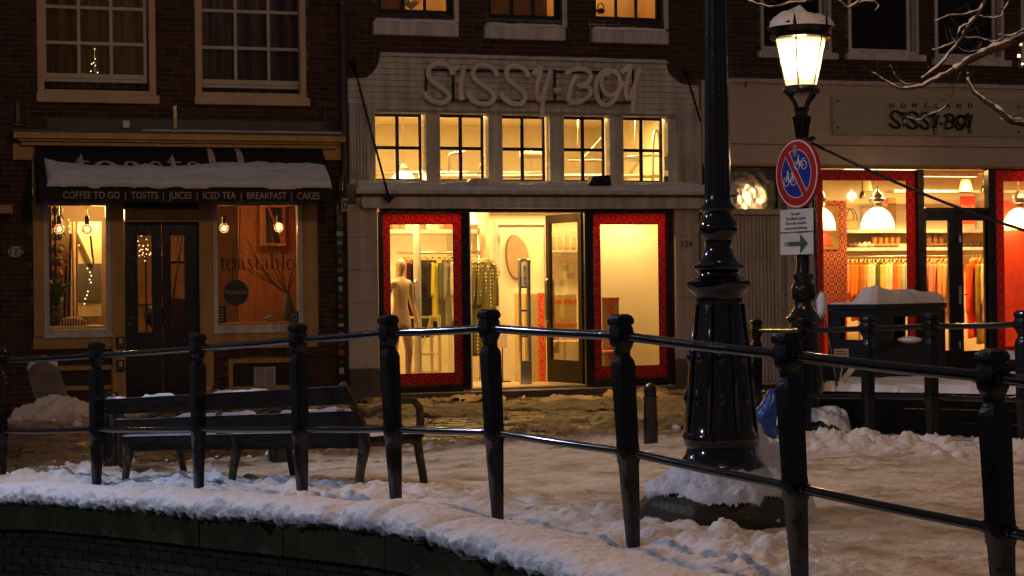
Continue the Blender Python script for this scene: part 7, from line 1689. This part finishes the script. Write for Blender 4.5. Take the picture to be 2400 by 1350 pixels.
# card on a small stand, board and blue bag
q_ = PW(1972, 833, 16.2); t = thing('notice_card', 'white card with small print fixed low before the black box stand', 'card', (q_.x, q_.y, TZ)); MB().box(q_.x-.065, q_.x+.065, q_.y, q_.y+.004, q_.z-.06, q_.z+.06).build('card', PRINT, t); MB().tube([(q_.x+.02, q_.y+.01, q_.z-.05), (q_.x-.03, q_.y+.01, TZ)], .006, 5).build('stake', WHITEP, t)
for i in range(4): MB().box(q_.x-.05, q_.x+.045, q_.y-.003, q_.y-.001, q_.z+.035-.025*i, q_.z+.042-.025*i).build('print_line', BLACKW, t)
a, b = PW(2003, 858, 16.0), PW(1965, 905, 15.9); t = thing('white_board', 'thin white board leaning on the terrace snow by the lantern', 'board', tuple(b)); MB().tube([tuple(a), tuple(b)], .03, 4).build('board', WHITEP, t)
bl_ = PW(1803, 1020, 14.6); BG = MB().ball((bl_.x-.02, bl_.y, bl_.z+.16), .10, 18, 12, 2.1, .0); 
BG.v = [(v[0]+.07*(v[2]-bl_.z)-.03*math.sin(v[2]*19), v[1], v[2]+.012*math.sin(v[0]*40)) for v in BG.v]; tag(BG.build('blue_bag', mat('blue plastic', (.01, .06, .30), (.005, .03, .18), .3, 8, .8, 14), None, smooth=True, org=tuple(bl_)), 'crumpled blue plastic bag between lamp post and railing post', 'bag')
bn = PW(2372, 868, 16.0); t = thing('terrace_seat', 'low black seat board with snow at the right edge before the banner', 'seat', (bn.x, bn.y, TZ))
MB().box(bn.x-.12, bn.x+1.2, bn.y, bn.y+.3, HC-(862-660)/FPX*16, HC-(842-660)/FPX*16).build('seat_board', BLK, t)
for dx in (0, 1.0): MB().box(bn.x-.08+dx, bn.x-.02+dx, bn.y+.05, bn.y+.25, TZ, HC-(862-660)/FPX*16-.001).build('leg', BLK, t)
snow_slab('seat_snow', 'snow on the low black seat at the right edge', bn.x-.12, bn.x+1.2, bn.y, bn.y+.3, HC-(842-660)/FPX*16, .06, frame=MW)
# ------------------------------------------------------------------ tree with snowy branches reaching in from the right
TY = 13.6
TREE = thing('street_tree', 'bare winter tree whose snow covered branches reach in at the upper right', 'tree', (5.3, TY+.4, .1))
trunk = [(5.3, TY+.4, 0), (5.28, TY+.4, 1.5), (5.15, TY+.35, 3.2), (5.0, TY+.3, 4.6), (4.9, TY+.2, 7)]
MB().tube(smooth_path(trunk, 5), [.20-.12*k/20 for k in range(21)], 14).build('trunk', BARK, TREE, smooth=True)
def branch(pts, r0, r1, Y=TY, snow=1.0):
    r0 *= .72; r1 *= .72
    p = smooth_path([PW(x, y, Y+dy) for x, y, dy in pts], 4); n = len(p); rr = [r0+(r1-r0)*k/(n-1) for k in range(n)]
    for k in range(1, n-1): p[k] = p[k]+Vector((random.uniform(-1, 1), 0, random.uniform(-1, 1)))*.006
    o = MB().tube(p, rr, 8).build('branch', BARK, TREE, smooth=True)
    if snow:
        for k in range(2, n-1, 2):
            if random.random() < .7:
                a = random.uniform(-1.5, 1.5); l = random.uniform(.04, .20); q0 = p[k]; q1 = q0+Vector((math.sin(a)*l*.6, 0, math.cos(a)*l*.45))
                MB().tube([q0, q1, q0+Vector((math.sin(a)*l, .01, math.cos(a)*l*.8))], [min(rr[k]*.4, .006), .003, .0012], 5).build('twig', BARK, o, smooth=True)
    if snow:
        sp_ = [q+Vector((0, -.05*r, r*.85+.001)) for q, r in zip(p, rr)]; sr = [max(.0015, (r*.62+.0018)*snow*(.25+1.2*random.random())) for r in rr]
        MB().tube(sp_, sr, 8).build('branch_snow', SNOW, o, smooth=True)
branch([(2560, 20, .3), (2480, 55, .2), (2400, 85, .1), (2330, 115, 0), (2275, 140, 0), (2235, 165, 0)], .055, .030, snow=1.1)
branch([(2235, 165, 0), (2195, 185, 0), (2160, 202, 0), (2130, 208, 0), (2095, 202, 0), (2065, 183, 0), (2042, 168, 0)], .024, .005)
branch([(2205, 175, 0), (2170, 197, .02), (2140, 205, .02), (2110, 190, .02), (2085, 153, .02)], .014, .005)
branch([(2160, 185, 0), (2205, 150, 0), (2245, 100, 0), (2270, 60, 0), (2295, 30, 0), (2315, -20, 0)], .013, .022)
branch([(2300, 22, 0), (2265, 35, 0), (2225, 38, 0), (2190, 50, 0)], .012, .005)
branch([(2278, 55, 0), (2250, 68, 0), (2240, 95, 0), (2205, 112, 0), (2185, 116, 0)], .010, .005)
branch([(2225, 68, 0), (2235, 95, 0), (2260, 120, 0), (2290, 118, 0), (2300, 100, 0)], .006, .003, snow=.6)
branch([(2262, 88, 0), (2300, 90, 0), (2330, 98, 0), (2350, 88, 0)], .007, .004)
branch([(2290, 38, 0), (2320, 42, 0), (2345, 38, 0), (2360, 10, 0), (2370, -10, 0)], .008, .008)
branch([(2255, 165, 0), (2240, 190, 0), (2230, 225, 0), (2215, 250, 0)], .007, .005, snow=.5)
branch([(2215, 250, 0), (2200, 262, 0), (2178, 268, 0), (2150, 282, 0), (2125, 274, 0)], .008, .004)
branch([(2268, 172, 0), (2275, 205, 0), (2305, 235, 0), (2335, 255, 0), (2365, 280, 0), (2400, 292, .1), (2480, 320, .3)], .012, .04)
branch([(2400, 290, 0), (2370, 283, 0), (2345, 278, 0)], .010, .004)
branch([(1740, -8, 0), (1765, 5, 0), (1805, 15, 0), (1850, 8, 0), (1895, 2, 0), (1920, -12, 0)], .007, .011, snow=1)
branch([(1965, 0, 0), (1990, 18, 0), (2010, 8, 0), (2045, 2, 0), (2060, 14, 0), (2050, 25, 0)], .010, .004)
branch([(1990, 18, 0), (2015, 0, 0), (2030, -15, 0), (2100, -60, .1)], .008, .02)
branch([(2100, -60, .1), (2300, -90, .2), (2560, -60, .3)], .02, .045)
branch([(2400, 70, 0), (2370, 85, 0), (2340, 82, 0)], .012, .006)
for q0, q1, r in (((2560, 20, .3), (5.02, TY+.3, 4.5), .05), ((2560, -60, .3), (4.95, TY+.25, 5.2), .05), ((2480, 320, .3), (5.2, TY+.35, 2.6), .05)):
    a = PW(*q0[:2], TY+q0[2]); MB().tube([a, Vector(q1)], [r, r*1.4], 8).build('branch', BARK, TREE, smooth=True)
t = thing('string_lights', 'string of orange fairy light bulbs hanging from the tree at the right edge', 'string lights', tuple(PW(2390, 100, TY)))
MB().tube(smooth_path([PW(2415, 60, TY-.05), PW(2392, 100, TY-.05), PW(2388, 130, TY-.05), PW(2405, 170, TY-.05)], 5), .006, 5).build('wire', BLACKW, t)
ORB = emis('string bulb', (1, .45, .12), 18)
for px, py in ((2388, 131), (2396, 150), (2393, 104), (2403, 166)): MB().ball(tuple(PW(px, py, TY-.07)), .012 if py == 131 else .007, 8, 6).build('bulb', ORB, t)
# the other street lamp on the canal side, left of and behind the photographer: cool white head
t = thing('led_street_lamp', 'tall grey street lamp with cool white head on the pavement left of the view', 'street lamp', (-7.2, 14.0, -.1))
QX, QY, QZ = -7.2, 14.0, 5.3
MB().lathe([(0, .09), (.8, .085), (.82, .06), (5.5, .045)], 18, (QX, QY, -.1)).build('pole', LEAD, t, smooth=35)
MB().tube([(QX, QY, QZ), (QX, QY, QZ+.15), (QX+.5, QY, QZ+.25)], .03, 8).build('arm', LEAD, t, smooth=True)
MB().box(QX+.4, QX+.95, QY-.14, QY+.14, QZ+.2, QZ+.27).build('lamp_head', LEAD, t, bevel=.01); MB().box(QX+.43, QX+.92, QY-.11, QY+.11, QZ+.19, QZ+.198).build('diffuser', emis('cool diffuser', (.62, .74, 1), 12), t)
spot('cool_street_light', (QX+.7, QY, QZ+.08), (.3, 8.6, .2), 620, COOL, 115, .5, .06)
t = thing('led_street_lamp', 'grey street lamp with cool white head beyond the canal on the near left', 'street lamp', (-9.0, 6.0, -.3))
MB().lathe([(-1.3, .09), (.8, .085), (.82, .06), (5.9, .045)], 18, (-9.0, 6.0, -.3)).build('pole', LEAD, t, smooth=35)
MB().box(-9.1, -8.6, 5.9, 6.15, 5.60, 5.67).build('lamp_head', LEAD, t, bevel=.01); MB().box(-9.07, -8.63, 5.93, 6.12, 5.588, 5.598).build('diffuser', emis('cool diffuser', (.62, .74, 1), 12), t)
spot('cool_street_light', (-8.85, 6.02, 5.5), (-1.2, 10.8, .1), 680, (.70, .76, 1.0), 66, .6, .12)
